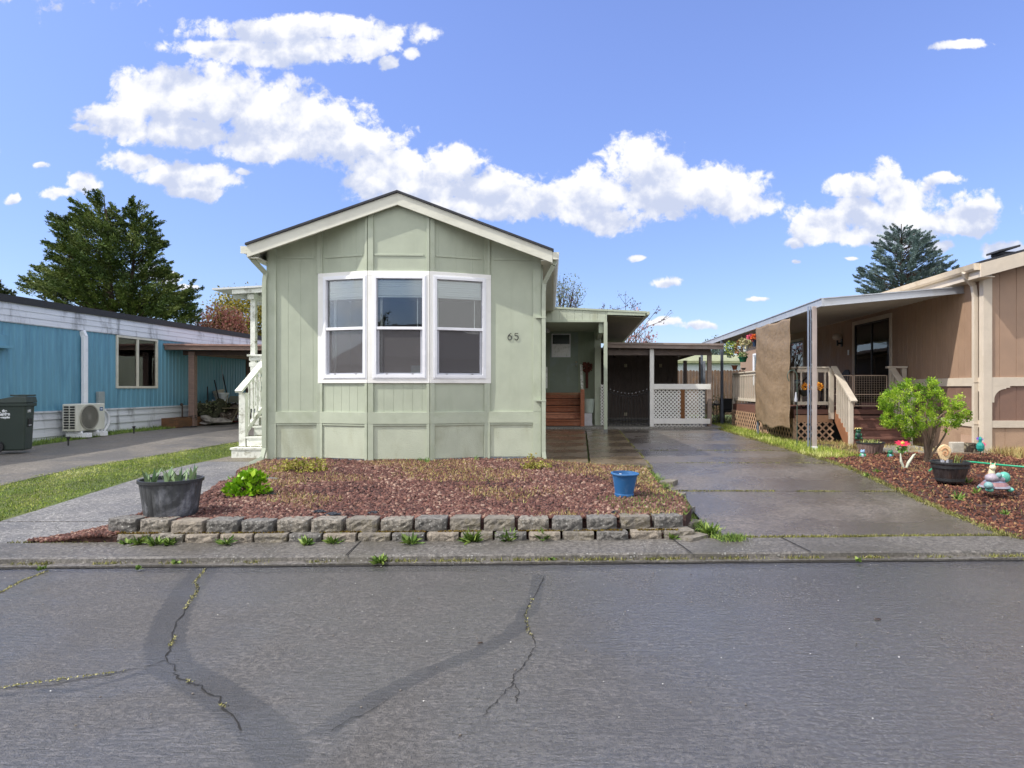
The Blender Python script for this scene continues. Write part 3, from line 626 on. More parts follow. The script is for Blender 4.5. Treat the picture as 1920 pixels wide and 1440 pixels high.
# fallen petals and flecks on the paving
fl_p = [(x, y) for x, y in sample(2600, -6.1, -4.5, 6.2, 11.5, lambda x, y: x < bed_l(y)-.03 or y > 11.2, 1.2)]
P_ = np.array([(x, y, gz(x, y)+.008) for x, y in fl_p]); s_f = rng.uniform(.004, .013, len(P_))
m_fleck = M('pale_fleck', srgb(206,204,196), .8, .1, 20, bump=0)
tag(scatter('petal_litter', LEAF_V, LEAF_F, P_, s_f, rot_up(len(P_), .25), m_fleck), kind='stuff')
fl_p = sample(260, -5.5, 4.2, 3, 6.2, lambda x, y: True, .8)+sample(400, 1.2, 4.1, 6.3, 14, lambda x, y: True)
P_ = np.array([(x, y, (gz(x, y)+.006) if y > 6.3 else (.082 if y > YC(x)+.03 else .010)) for x, y in fl_p]); s_f = rng.uniform(.003, .010, len(P_))
tag(scatter('petal_litter', LEAF_V, LEAF_F, P_, s_f, rot_up(len(P_), .25), m_fleck), kind='stuff')
# rosette weeds
WEEDS = []
def weed(px, py, z, n, ln, lab, grp, wd=.018, up=.35, name='weed', m=None):
    Y = (EYE-z)*F/(py-CY); x = X_(px, Y); N = n
    ang = rng.random(N)*2*PI; t = rng.uniform(.1, up*3, N); d = np.stack([np.cos(ang), np.sin(ang), np.tan(np.clip(t, 0, 1.2))], 1)
    L = rng.uniform(.5, 1, N)*ln
    p = np.array([x, Y, z])+np.stack([np.cos(ang), np.sin(ang), np.zeros(N)], 1)*ln*.12*rng.random((N, 1))
    o = scatter(name, LEAF_V, LEAF_F, p, np.stack([L, np.full(N, wd)*L/ln*2, L], 1), rot_dir(d, .12), m or m_weed)
    tag(o, lab, name.replace('_', ' '), grp); WEEDS.append(o); return o
for i, (px, py, n, ln) in enumerate(((238,1019,26,.09),(262,1020,30,.11),(292,1021,40,.12),(318,1021,30,.10),(423,1021,22,.12),(575,1020,24,.11),(628,1018,26,.13),(770,1019,44,.14),(886,1015,60,.16),(950,1013,38,.14),(1025,1012,30,.15),(1262,1010,34,.11),(1330,1002,60,.16))):
    Y_ = 6.1; weed(px, py, .075, n, ln, f'green weed rooted at the foot of the block wall, {ORD[i]} from the left', 'weeds at the foot of the block wall')
for i, (px, py, n, ln) in enumerate(((80,1068,14,.05),(262,1066,12,.05),(330,1056,10,.05),(712,1055,46,.10),(1035,1050,14,.05),(1238,1045,26,.07),(1608,1052,14,.05))):
    weed(px, py, .02, n, ln, f'small weed sprouting from the kerb edge, {ORD[i]} from the left', 'weeds along the kerb edge')
for i, (px, py, n, ln) in enumerate(((1637,860,20,.16),(1645,887,20,.10),(1815,905,20,.12),(1590,880,20,.08),(1625,893,22,.08),(1795,936,26,.13),(1830,925,16,.10),(1885,965,16,.08))):
    weed(px, py, .24, n, ln, f'grassy weed in the red bark bed, {ORD[i]} in order of being built' if False else ['grassy weed just in front of the small half barrel','weed in the bark left of the shrub foot','weed at the right side of the dark half barrel','weed by the driveway edge nearest the frog figures','weed in the bark below the wilted flower stake','largest weed tuft in the bark near the driveway edge','weed tuft below the dark half barrel','weed nearest the right end of the kerb in the bark'][i], 'weeds in the bark bed', .01, .6)
# ================================================================ green manufactured home
c_sage = srgb(174,182,163)
m_sage = M('sage_siding', c_sage, .55, .05, 3, bump=.22, bscale=35, bstretch=(6,6,1.2), dirt=srgb(152,160,138), dirt_amt=.28, dscale=4, dstretch=(1,1,.18), spec=.3)
m_sagep = M('sage_panel', srgb(183,190,171), .55, .05, 3, bump=.35, bscale=70, dirt=srgb(150,152,126), dirt_amt=.55, dscale=3, dstretch=(1,1,.3), spec=.3)
m_saget = M('sage_trim', srgb(175,183,164), .5, .05, 4, bump=.15, bscale=60, dirt=srgb(140,150,118), dirt_amt=.3, dscale=3, spec=.3)
m_fasc = M('rake_paint', srgb(212,212,198), .5, .05, 3, stretch=(1,1,4), bump=.12, bscale=40, spec=.3, dirt=srgb(185,184,165), dirt_amt=.35)
m_white = M('white_paint', srgb(238,238,234), .45, .04, 3, bump=.08, bscale=60, dirt=srgb(214,214,204), dirt_amt=.3, spec=.35)
m_vinyl = M('white_vinyl', srgb(236,238,242), .3, .02, 3, bump=0, spec=.4)
m_wornw = M('worn_white_paint', srgb(228,230,222), .6, .08, 8, bump=.3, bscale=50, dirt=srgb(120,118,92), dirt_amt=.85, dscale=7, spec=.3)
m_sash = M('grey_sash', srgb(176,178,186), .35, .03, 3, bump=0)
m_dark = M('dark_gap', (.02,.02,.02), .8, .2, 5, bump=0)
m_shing = M('dark_shingle', srgb(52,54,60), .85, .3, 30, stretch=(1,4,1), bump=.7, bscale=120, dirt=srgb(76,78,84), dirt_amt=.5, dscale=6)
m_room = M('room_wall', srgb(120,116,108), .9, .05, 2, bump=0)
m_blind = M('blind_slat', srgb(240,244,244), .6, .04, 3, stretch=(1,1,40), bump=0)
m_glass = glass_mat(refl=1.25)
m_black = M('black_metal', (.02,.02,.022), .5, .2, 8, bump=0)
TH = math.atan(.047); cT, sT = math.cos(TH), math.sin(TH); OX, OY = X_(503, 11.14), 11.14
def L_(px, py, v):
    dx = (px-CX)/F; t = (v-sT*OX+cT*OY)/(cT-sT*dx)
    return ((dx*t-OX)*cT+(t-OY)*sT, EYE-(py-CY)/F*t)
def U(px, v=0): return L_(px, 728, v)[0]
def ZL(px, py, v=0): return L_(px, py, v)[1]
house = thing('manufactured_home', (OX, OY, 0), 'sage green mobile home with a white triple bay window and the number 65', 'house', rz=TH, local=True)
uR = U(1014.5); DEP = 16.5; uM = U(745, -.42); zr0 = ZL(745, 357, -.42); sl = .366
def roofz(u): return zr0-sl*abs(u-uM)
def wtop(u): return roofz(u)-.10
BL, B1, B2, BR = U(601), U(690,-.31), U(806,-.31), U(914); BV = -.31
zb0 = .30; zbelt0 = ZL(560,793.5); zbelt1 = ZL(560,772)
pts = [(0,0),(BL,0),(B1,BV),(B2,BV),(BR,0),(uR,0)]
fac = [Facet(pts[i], pts[i+1]) for i in range(5)]
zc0, zc1 = ZL(640,718.5,-.15), ZL(747,508.5,-.31)     # casing bottom, top
zline = ZL(745, 478.5, -.31)
wall = MB(); skirt = MB(); belt = MB(); trim = MB(); found = MB()
for i, f in enumerate(fac):
    base_u = pts[i][0]
    top = lambda s, f=f: wtop(f.p.x+f.t.x*s)+.02
    # skirting panels, belt board
    f.box(skirt, 0, f.L, -.05, 0, .34, zbelt0)
    f.box(belt, 0, f.L, -.04, .028, zbelt0, zbelt1)
    f.box(found, 0, f.L, -.06, -.012, .1, .34)
    sp_ = .155 if i in (0,4) else .16
    if i == 4: f.grooved(wall, 0, f.L, zbelt1, top, 5, .008, .003)
    elif i == 0: f.grooved(wall, 0, f.L, zbelt1, top, .205, .008, .003, off=.12)
    else:
        f.grooved(wall, 0, f.L, zbelt1, zc0+.04, .155 if i < 3 else 5, .008, .003, off=.1 if i < 3 else 0)
        if i == 2: f.strip(wall, [(0,0),(uM-B1,0),(f.L,0)], zc1-.04, top)
        else: f.grooved(wall, 0, f.L, zc1-.04, top, .28, .008, .003, off=.14)
    # horizontal seam strip
    f.box(trim, .10, f.L-.10, 0, .014, zline-.012, zline+.02)
    # top and bottom rails of each skirt panel
    f.box(trim, .0, f.L, 0, .018, zbelt0-.035, zbelt0-.001)
# vertical battens
def batten(f, s0, s1, d=.024, z0=.31, z1=None, skip=False):
    t = (lambda s: wtop(f.p.x+f.t.x*s)) if z1 is None else None
    zt = t((s0+s1)/2)+.04 if z1 is None else z1
    for a_, b_ in (((z0, zbelt0), (zbelt1, zt)) if not skip else ((z0, zbelt0), (zbelt1, zc0-.0), (zc1+.0, zt))):
        f.box(trim, s0, s1, 0, d, a_, b_)
f0, f1, f2, f3, f4 = fac
batten(f0, 0, .135, .03); batten(f4, f4.L-.135, f4.L, .03)
batten(f0, f0.L-.055, f0.L-.002, .026, skip=True); batten(f1, .002, .05, .026, skip=True)
batten(f1, f1.L-.05, f1.L-.004, .026, skip=True); batten(f2, .004, .09, .026, skip=True)
batten(f2, f2.L-.05, f2.L-.004, .026, skip=True); batten(f3, .004, .075, .026, skip=True)
batten(f3, f3.L-.06, f3.L-.002, .026, skip=True); batten(f4, .002, .045, .026, skip=True)
# side and rear walls
lw = Facet((0, DEP), (0, 0)); rw = Facet((uR, 0), (uR, DEP)); bw = Facet((uR, DEP), (0, DEP))
for f in (lw, rw): f.grooved(wall, 0, f.L, zbelt1, wtop(0)+.06, .205, .01, .006); f.box(skirt, 0, f.L, -.05, 0, .2, zbelt0); f.box(belt, 0, f.L, -.04, .028, zbelt0, zbelt1)
for f in (rw,): f.box(trim, 0, .12, 0, .03, .31, wtop(0)+.03)
lw.box(trim, lw.L-.12, lw.L, 0, .03, .31, wtop(0)+.03)
bw.grooved(wall, 0, bw.L, .2, lambda s: wtop(uR-s)+.02, .205, .01, .006)
wall.build('wall', m_sage, house, recalc=False, centre=False); skirt.build('skirting', m_sagep, house); belt.build('belt_board', m_saget, house, .003)
trim.build('wall_trim', m_saget, house, .003); found.build('foundation', M('foundation_grey', srgb(150,160,170), .8, .15, 10), house)
# roof
def slab(mb, uA, uB, v0, v1, t, up, z=roofz, n=1):
    P8 = []
    for u in (uA, uB):
        for v in (v0, v1): P8 += [(u, v, z(u)+up), (u, v, z(u)+up-t)]
    return mb.add(P8, [(0,2,6,4),(1,5,7,3),(0,4,5,1),(2,3,7,6),(0,1,3,2),(4,6,7,5)])
uL = U(463,-.42); uRt = U(1036,-.42); V0 = -.42
rf = MB(); slab(rf, uL-.02, uM, V0-.035, DEP+.3, .035, .0); slab(rf, uM, uRt+.02, V0-.035, DEP+.3, .035, .0); rf.build('roof', m_shing, house)
for uA, uB in ((uL, uM), (uM, uRt)):
    rk = MB(); slab(rk, uA, uB, V0, V0+.035, ZL(745,357,V0)-ZL(745,384,V0)-.04, -.037); rk.build('rake_board', m_fasc, house, .003)

so = MB()
for uA, uB in ((uL+.01, uM), (uM, uRt-.01)): slab(so, uA, uB, V0+.037, DEP+.23, .02, -.085)
so.build('soffit', m_fasc, house)
ef = MB(); ef.box(uL-.0, uL+.025, V0+.036, DEP+.23, roofz(uL)-.24, roofz(uL)-.04); ef.box(uRt-.025, uRt, V0+.036, DEP+.23, roofz(uRt)-.24, roofz(uRt)-.04); ef.build('eave_board', m_fasc, house)
sof2 = MB(); sof2.box(uL+.026, -.001, V0+.04, DEP, roofz(uL)-.24, roofz(uL)-.225); sof2.box(uR+.001, uRt-.026, V0+.04, DEP, roofz(uL)-.24, roofz(uL)-.225); sof2.build('eave_soffit', m_fasc, house)
for sd, ue in ((-1, uL), (1, uRt)):
    g = MB(); z1 = roofz(ue)-.055; prf = [(0,0),(0,-.10),(.045,-.12),(.085,-.085),(.11,0),(.10,0),(.078,-.078),(.045,-.105),(.012,-.09),(.012,0)]
    g.prism(prf, lambda a_, b_, v, sd=sd, ue=ue, z1=z1: (ue+sd*(.002+a_), v, z1+b_), V0+.01, DEP+.2)
    g.box(ue+(.002 if sd > 0 else -.105), ue+(.105 if sd > 0 else -.002), V0+.005, V0+.012, z1-.118, z1)
    g.build('gutter', m_fasc, house)
def downspout(pts, w, d, nm, m, parent, straps=()):
    mb = MB()
    for i in range(len(pts)-1): mb.bar(pts[i], pts[i+1], w, d, (0,1,0))
    o = mb.build(nm, m, parent, .004)
    return o
ez = roofz(uL)-.17
downspout([(uL-.03,-.30,ez),(uL+.03,-.30,ez-.07),(-.015,-.06,ez-.26),(-.04,-.05,ez-.40),(-.04,-.05,.5),(-.05,-.12,.34),(-.12,-.40,.27)], .07, .055, 'downspout', m_saget, house)
ez = roofz(uRt)-.17
ds = downspout([(uRt+.05,-.30,ez),(uRt+.02,-.30,ez-.08),(uR+.055,-.06,ez-.34),(uR+.045,-.05,ez-.5),(uR+.045,-.05,.42),(uR+.06,-.07,.30)], .07, .055, 'downspout', m_saget, house)
for py in (596, 751): z = ZL(1015, py); stp = MB(); stp.box(uR-.09, uR+.085, -.082, -.02, z-.012, z+.012); stp.build('strap', m_saget, ds)
def screen_mat():
    if 'insect_screen' in MATS: return MATS['insect_screen']
    m, T, b = newmat('insect_screen'); tr = T.n('ShaderNodeBsdfTransparent'); mx = T.n('ShaderNodeMixShader'); mx.inputs[0].default_value = .2
    b.inputs['Base Color'].default_value = (.26,.25,.26,1); b.inputs['Roughness'].default_value = .7; T.l(tr.outputs[0], mx.inputs[1]); T.l(b.outputs[0], mx.inputs[2]); T.l(mx.outputs[0], T.t.nodes['Material Output'].inputs[0]); MATS['insect_screen'] = m; return m
# bay window: casing boards and three sash windows
cas = MB(); TOPZ = zc1
WX = {1: (607.5, 686), 2: (700.5, 797.5), 3: (814, 909.5)}
def s_on(f, px):      # where a pixel column meets a facet (local)
    best = None
    lo, hi = -.2, f.L+.2
    for _ in range(40):
        mid = (lo+hi)/2; x, y, _z = f.P(mid, .03, 0)
        wx = OX+x*cT-y*sT; wy = OY+x*sT+y*cT; p = CX+wx/wy*F
        if p < px: lo = mid
        else: hi = mid
    return mid
zw0, zw1 = ZL(747,708.5,-.34), ZL(747,517,-.34)
for i, f in ((1, f1), (2, f2), (3, f3)):
    s0, s1 = s_on(f, WX[i][0]), s_on(f, WX[i][1])
    a0 = -.03 if i == 1 else 0.0; a1 = f.L+(.055 if i == 3 else 0.)
    d0 = .0; d1 = .032
    f.box(cas, a0, a1, d0, d1, zc0, zw0); f.box(cas, a0, a1, d0, d1, zw1, zc1); f.box(cas, a0, s0, d0, d1, zw0, zw1); f.box(cas, s1, a1, d0, d1, zw0, zw1)
    # window unit
    w = MB(); t = .045; zm = zw0+(zw1-zw0)*.487
    f.box(w, s0, s0+t, -.06, .05, zw0, zw1); f.box(w, s1-t, s1, -.06, .05, zw0, zw1); f.box(w, s0+t, s1-t, -.06, .05, zw0, zw0+t+.01); f.box(w, s0+t, s1-t, -.06, .05, zw1-t, zw1)
    f.box(w, s0-.018, s0, .032, .040, zw0-.018, zw1+.018); f.box(w, s1, s1+.018, .032, .040, zw0-.018, zw1+.018); f.box(w, s0, s1, .032, .040, zw0-.018, zw0); f.box(w, s0, s1, .032, .040, zw1, zw1+.018)
    win = w.build('window', m_vinyl, house, .003)
    mr = MB(); f.box(mr, s0+t, s1-t, -.03, .042, zm-.022, zm+.024); mr.build('meeting_rail', m_vinyl, win, .003)
    sa = MB(); q = .028
    f.box(sa, s0+t, s0+t+q+.012, -.035, .006, zw0+t+.01, zm-.022); f.box(sa, s1-t-q-.012, s1-t, -.035, .006, zw0+t+.01, zm-.022); f.box(sa, s0+t+q+.012, s1-t-q-.012, -.035, .006, zw0+t+.01, zw0+t+.01+q)
    f.box(sa, s0+t, s0+t+.012, -.02, .01, zm+.024, zw1-t); f.box(sa, s1-t-.012, s1-t, -.02, .01, zm+.024, zw1-t)
    sa.build('sash', m_sash, win, .002)
    la = MB()
    for u_ in (.22, .78): la = MB(); sx = s0+t+(s1-s0-2*t)*u_; f.box(la, sx-.014, sx+.014, .004, .016, zw0+t+.014, zw0+t+.026); la.build('latch', m_black, win)
    sc_ = MB(); f.box(sc_, s0+t+q, s1-t-q, .001, .002, zw0+t+.045, zm-.024); sc_.build('insect_screen', screen_mat(), win)
    pn = MB(); f.box(pn, s0+t+.002, s1-t-.002, -.008, -.004, zm+.02, zw1-t+.002); f.box(pn, s0+t+q, s1-t-q, -.026, -.022, zw0+t+.02, zm-.01); pn.build('pane', m_glass, win)
    bl = MB(); hb = .25 if i > 1 else .27
    for k_ in range(7): f.box(bl, s0+t+.01, s1-t-.01, -.08, -.03-.004*(k_ % 2), zw1-t-.02-hb*(k_+.9)/7, zw1-t-.02-hb*k_/7)
    f.box(bl, s0+t+.01, s1-t-.01, -.085, -.028, zw1-t-.05-hb, zw1-t-.024-hb)
    bl.build('blind', m_blind, win)
    cd = MB(); f.box(cd, s1-t-.115, s1-t-.10, -.11, -.10, zm+.02, zw1-t-.06-hb); f.box(cd, s0+t+.02, s0+t+.055, -.16, -.14, zw0, zw1); cd.build('window_reveal', m_white, win)
    if i == 2:
        cc = MB(); f.box(cc, s1-t-.20, s1-t-.05, -.05, -.03, zw0+t+.02, zw0+t+.16); cc.build('card', M('pale_card', srgb(140,160,160), .6, .1), win)
cas.build('window_casing', m_white, house, .004)
rm = MB(); rm.box(.12, uR-.12, .6, 4.2, .98, 1.0); rm.box(.12, uR-.12, 4.2, 4.25, 1.0, 3.6); rm.box(.10, .12, .02, 4.25, 1.0, 3.6); rm.box(uR-.12, uR-.10, .02, 4.25, 1.0, 3.6); rm.box(.12, uR-.12, .05, 4.25, 3.5, 3.52); rm.add([(BL,.0,1.0),(B1,BV+.03,1.0),(B2,BV+.03,1.0),(BR,.0,1.0),(BR,.6,1.0),(BL,.6,1.0)],[(0,1,2,3,4,5)])
rm.build('interior', m_room, house)
# house number
def textobj(txt, size, P0, rot, m, name, parent, ext=.004, shear=0, bold=0, sx=1):
    cu = bpy.data.curves.new(name, 'FONT'); cu.body = txt; cu.size = size; cu.extrude = ext; cu.offset = bold; cu.shear = shear
    tmp = bpy.data.objects.new('tmp', cu); COL.objects.link(tmp); dg = bpy.context.evaluated_depsgraph_get(); me = bpy.data.meshes.new_from_object(tmp.evaluated_get(dg)); bpy.data.objects.remove(tmp)
    me.transform(Matrix.Translation(P0) @ rot @ Matrix.Diagonal((sx, 1, 1, 1)))
    o = link_mesh(name, me, m, parent); return o
def polydigit(strokes, x, z, w, v, nm):
    """rounded stroke digit built from tubes"""
    mb = MB()
    for st_, rr in strokes: mb.tube([(x+a_*w, v, z+b_*w) for a_, b_ in st_], [r_*w for r_ in rr] if isinstance(rr, list) else rr*w, 6)
    mb.v = [(a_, v+(b_-v)*.45, c_) for a_, b_, c_ in mb.v]
    mb.build(nm, m_black, house)
def arc(cx, cz, rx, rz_, a0, a1, n=16): return [(cx+rx*math.cos(R(a0+(a1-a0)*i/n)), cz+rz_*math.sin(R(a0+(a1-a0)*i/n))) for i in range(n+1)]
zn = ZL(962, 637.5); un6 = U(956); un5 = U(968.2); sc = .118
polydigit([(arc(0,.31,.27,.31,0,360,22), .062), ([(.22,.97),(.0,.84),(-.17,.66),(-.27,.38)], [.05,.06,.07,.075])], un6, zn, sc, -.012, 'house_number')
polydigit([([(.24,.95),(-.18,.95),(-.20,.58)], .058), ([(-.20,.58)]+arc(.0,.33,.28,.32,120,-140,18), .062), ([(-.24,.20),(-.21,.24)], .10)], un5, zn, sc, -.012, 'house_number')
# ---------------------------------------------------------------- white side porch on the left of the green home
LP = dict(m=m_wornw)
ps = thing('side_porch', (-6.0, 12.6, gz(-6,12.6)), 'white wooden porch with steps and baluster rail on the left side of the green home', 'porch')
zg = .28; NR = 5; rise = (1.16-zg)/NR
for i in range(NR):
    y0 = 11.68+.26*i; s_ = MB(); z1 = zg+rise*(i+1)
    s_.box(-6.16 if i == 0 else -6.02, -5.36, y0, 13.0, z1-.035, z1)
    s_.box(-6.14 if i == 0 else -6.0, -5.37, y0+.015, y0+.04, zg-.1 if i == 0 else z1-rise, z1-.036)
    s_.build('step', m_wornw, ps, .004)
mo = [(random.uniform(-6.1,-5.4), 11.68+.26*i+.2+random.uniform(-.03,.03)+.0, i) for i in range(4) for _ in range(260)]
P_ = np.array([(x, y, zg+rise*(i+1)) for x, y, i in mo]); o = scatter('moss', BLADE_V, BLADE_F, P_, np.stack([np.full(len(mo),.012)]+[rng.uniform(.008,.02,len(mo))]*2, 1), rot_up(len(mo), 1.4), m_moss, ps); o['kind'] = 'stuff'
mb = MB(); mb.box(-6.46, -5.36, 12.98, 15.2, 1.10, 1.16)
for x in (-6.4, -5.5):
    for y in (13.05, 15.1): mb.box(x, x+.09, y, y+.09, .2, 1.10)
mb.build('deck', m_wornw, ps, .004)
def mkpost(x, y, z0, z1, w, parent, m, nm='post'): return MB().box(x-w/2, x+w/2, y-w/2, y+w/2, z0, z1).build(nm, m, parent, .005)
mkpost(-6.09, 12.02, zg-.05, 1.42, .115, ps, m_wornw); mkpost(-6.40, 13.03, 1.16, 3.40, .095, ps, m_wornw); mkpost(-6.40, 15.1, 1.16, 3.40, .095, ps, m_wornw)
r_ = MB(); r_.bar((-6.09, 11.84, 1.44), (-6.05, 13.0, 2.18), .13, .045); r_.bar((-6.09, 12.1, .72), (-6.05, 13.0, 1.36), .05, .09)
r_.box(-6.47, -5.9, 12.98, 13.02, 1.92, 2.0); r_.box(-6.50, -5.9, 12.95, 13.07, 2.12, 2.16); r_.box(-6.47, -5.9, 12.98, 13.02, 2.0+.04, 2.115)
r_.box(-6.46, -6.42, 13.1, 15.1, 2.05, 2.15); r_.box(-6.46, -6.42, 13.1, 15.1, 1.25, 1.33); r_.box(-6.47, -5.9, 12.98, 13.02, 1.62, 1.72)
r_.build('railing', m_wornw, ps, .004)
def baluster(x, y, z0, z1, parent, m, turned=True):
    h = z1-z0; mb = MB()
    if turned: mb.lathe([(.022,0),(.022,h*.15),(.012,h*.2),(.024,h*.32),(.013,h*.5),(.018,h*.62),(.012,h*.78),(.022,h*.84),(.022,h)], (x, y, z0), 10)
    else: mb.box(x-.018, x+.018, y-.018, y+.018, z0, z1)
    return mb.build('baluster', m, parent, smooth=40 if turned else 0)
for i in range(6):
    y = 12.2+.145*i; t_ = (y-11.84)/1.16; t2 = (y-12.1)/.9; baluster(-6.08, y, .74+.64*t2, 1.42+.74*t_, ps, m_wornw)
for i in range(14): baluster(-6.44, 13.2+.14*i, 1.33, 2.05, ps, m_wornw)
for i in range(3): baluster(-6.3+.15*i, 13.0, 1.16, 1.62, ps, m_wornw)
rf = MB(); zA, zB = 3.40, 3.50
def shed(mb, x0, x1, y0, y1, z0, z1, t): return mb.add([(x0,y0,z0),(x1,y0,z1),(x1,y1,z1),(x0,y1,z0),(x0,y0,z0-t),(x1,y0,z1-t),(x1,y1,z1-t),(x0,y1,z0-t)], [(0,3,2,1),(4,5,6,7),(0,1,5,4),(1,2,6,5),(2,3,7,6),(3,0,4,7)])
shed(rf, -7.08, -5.30, 12.78, 16.6, 3.42, 3.52, .035); rf.build('roof', M('porch_roof_metal', srgb(205,208,208), .5, .08, 3), ps)
rf = MB(); shed(rf, -6.72, -5.32, 12.82, 12.86, 3.40, 3.48, .085); 
for y in (13.4, 14.4, 15.4): shed(rf, -7.0, -5.32, y, y+.045, 3.383, 3.48, .09)
shed(rf, -6.46, -6.34, 12.9, 16.4, 3.325, 3.325, .10); rf.build('rafter', m_wornw, ps)
# ---------------------------------------------------------------- entry porch on the right
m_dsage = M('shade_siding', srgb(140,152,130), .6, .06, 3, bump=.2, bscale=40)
m_door = M('grey_green_door', srgb(128,142,128), .45, .06, 2, dirt=srgb(150,165,175), dirt_amt=.5, dscale=1.5, bump=.05)
m_red = M('red_stained_wood', srgb(160,98,68), .55, .25, 5, stretch=(1,8,8), bump=.35, bscale=30, bstretch=(1,10,10), dirt=srgb(176,124,98), dirt_amt=.6, dscale=3)
ep = thing('entry_porch', (.3, 20, .33), 'green covered porch beside the home with posts, a door and a flat sloping roof', 'porch')
xl = -1.02; YF = 18.2; k = YF/F
pf = MB(); fp = Facet((xl, YF), (X_(1138,YF), YF)); fp.grooved(pf, 0, fp.L, Z_(604,YF)+.05, lambda s: Z_(576,YF)-.055*s, .21, .014, .008, off=.2); fp.box(pf, 0, fp.L, -.04, -.009, Z_(604,YF)+.05, Z_(584,YF)); pf.build('fascia_panel', m_sagep, ep, recalc=False)
MB().box(xl, X_(1138,YF), YF-.02, YF+.03, Z_(604,YF)-.0, Z_(604,YF)+.05).build('beam', m_saget, ep)
rr = MB(); shed(rr, xl, X_(1212,YF), YF-.03, 29.5, Z_(574.5,YF), Z_(583.5,YF), .05); rr.build('roof', m_saget, ep)
rr = MB(); shed(rr, X_(1138.5,YF), X_(1210,YF), YF-.015, YF+.02, Z_(584,YF)-.0, Z_(588,YF)+.03, .09); shed(rr, X_(1208,YF), X_(1212,YF), YF+.03, 29.4, Z_(587,YF), Z_(587,YF), .07); shed(rr, X_(1212.5,YF), X_(1218,YF), YF-.06, 29.4, Z_(584.5,YF), Z_(584,YF), .09); rr.build('fascia', m_saget, ep, .003)
rr = MB(); shed(rr, X_(1139,YF), X_(1207,YF), YF+.05, 29.3, Z_(590,YF)-.01, Z_(595,YF), .015); rr.build('soffit', M('plywood_soffit', srgb(120,116,96), .8, .15, 4, stretch=(6,1,1)), ep)
MB().box(xl, X_(1138,YF), YF+.05, 29, Z_(604,YF)+.03, Z_(604,YF)+.045).build('ceiling', m_saget, ep)
px_ = X_(1135.5, YF)
mkpost(px_, YF+.03, gz(px_,YF), Z_(604,YF), .10, ep, m_saget); MB().box(px_-.055, px_+.055, YF-.03, YF+.09, gz(px_,YF), gz(px_,YF)+.10).build('post_base', M('post_base_grey', srgb(110,112,110), .5), ep)
MB().box(.42, .62, 21.0, 21.12, .33, 3.3).build('post', m_saget, ep, .005)
MB().box(.48, .60, YF+.1, 27.5, 3.02, Z_(604,YF)-.002).build('beam', m_saget, ep)
YD = 21.62; fd = Facet((-1.25, YD), (.42, YD)); dk = YD/F
wl = MB(); d0, d1 = X_(1031,YD), X_(1084,YD); s0, s1 = d0+1.25, d1+1.25
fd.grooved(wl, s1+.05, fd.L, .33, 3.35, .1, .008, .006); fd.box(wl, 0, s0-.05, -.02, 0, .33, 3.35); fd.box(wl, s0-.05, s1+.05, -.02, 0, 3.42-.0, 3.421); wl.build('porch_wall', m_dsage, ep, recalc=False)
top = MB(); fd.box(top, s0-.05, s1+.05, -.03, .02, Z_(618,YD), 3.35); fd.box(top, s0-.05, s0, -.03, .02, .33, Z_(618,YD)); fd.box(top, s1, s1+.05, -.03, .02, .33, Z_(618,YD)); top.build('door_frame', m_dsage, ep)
dz0, dz1 = 1.36, Z_(618,YD); wz0, wz1 = Z_(668,YD), Z_(627.5,YD); ws0, ws1 = X_(1036,YD)+1.25, X_(1068,YD)+1.25
dr = MB(); fd.box(dr, s0, s1, -.045, -.005, dz0, wz0); fd.box(dr, s0, s1, -.045, -.005, wz1, dz1); fd.box(dr, s0, ws0, -.045, -.005, wz0, wz1); fd.box(dr, ws1, s1, -.045, -.005, wz0, wz1)
door = dr.build('door', m_door, ep)
fr = MB(); t = .03; fd.box(fr, ws0-t, ws0, -.03, .006, wz0-t, wz1+t); fd.box(fr, ws1, ws1+t, -.03, .006, wz0-t, wz1+t); fd.box(fr, ws0, ws1, -.03, .006, wz0-t, wz0); fd.box(fr, ws0, ws1, -.03, .006, wz1, wz1+t); fr.build('window_frame', m_vinyl, door)
zmid = Z_(645,YD); fr = MB(); fd.box(fr, ws0, ws1, -.03, -.022, wz0, zmid); fr.build('pane', M('door_glass_reflection', srgb(244,246,246), .12, .05, 6, dirt=srgb(150,170,150), dscale=9), door); fr = MB(); fd.box(fr, ws0, ws1, -.03, -.022, zmid, wz1); fr.build('pane', M('door_upper_glass', srgb(48,58,54), .1, .1, 6), door)  # near-white lower pane: a bright reflection put into its colour
kn = MB(); kn.ball(fd.P(s1-.06, .04, Z_(679,YD)), .035); kn.ball(fd.P(s1-.06, .03, Z_(686,YD)), .025); kn.build('knob', M('brass', (.75,.7,.6), .25, .05, metal=1, bump=0), door)
stp = thing('wooden_steps', (-.5, 20.9, .33), 'weathered red stained wooden steps leading up to the porch door', 'steps')
xa, xb = -1.25, X_(1088, 20.5)
for i in range(5):
    z1 = .335+.205*(i+1); y0 = 20.42+.235*i; s_ = MB(); s_.box(xa, xb, y0, y0+.03, z1-.185, z1-.045); s_.box(xa, xb+.0, y0-.055, y0+.26, z1-.04, z1); s_.build('step', [m_red, M('red_wood_pale', srgb(190,132,104), .55, .25, 5, stretch=(1,8,8), bump=.35, bscale=30, dirt=srgb(150,84,56), dirt_amt=.7, dscale=3)][i == 1], stp, .006)
MB().box(xb+.005, xb+.13, 20.36, 20.46, .335, Z_(730,20.4)).build('newel_post', m_red, stp, .005)
MB().box(xa, xb-.01, 20.47, 20.49, .335, .52).add([(xa,20.46,.34),(xb-.01,20.46,.34),(xb-.01,21.6,1.30),(xa,21.6,1.30)],[(0,1,2,3)]).build('shade_backing', m_dark, stp)  # near-black sheet added behind the risers, standing in for shade in the gaps
MB().box(xb+.01, xb+.05, 20.46, 21.55, .335, 1.36).build('stringer', m_red, stp)
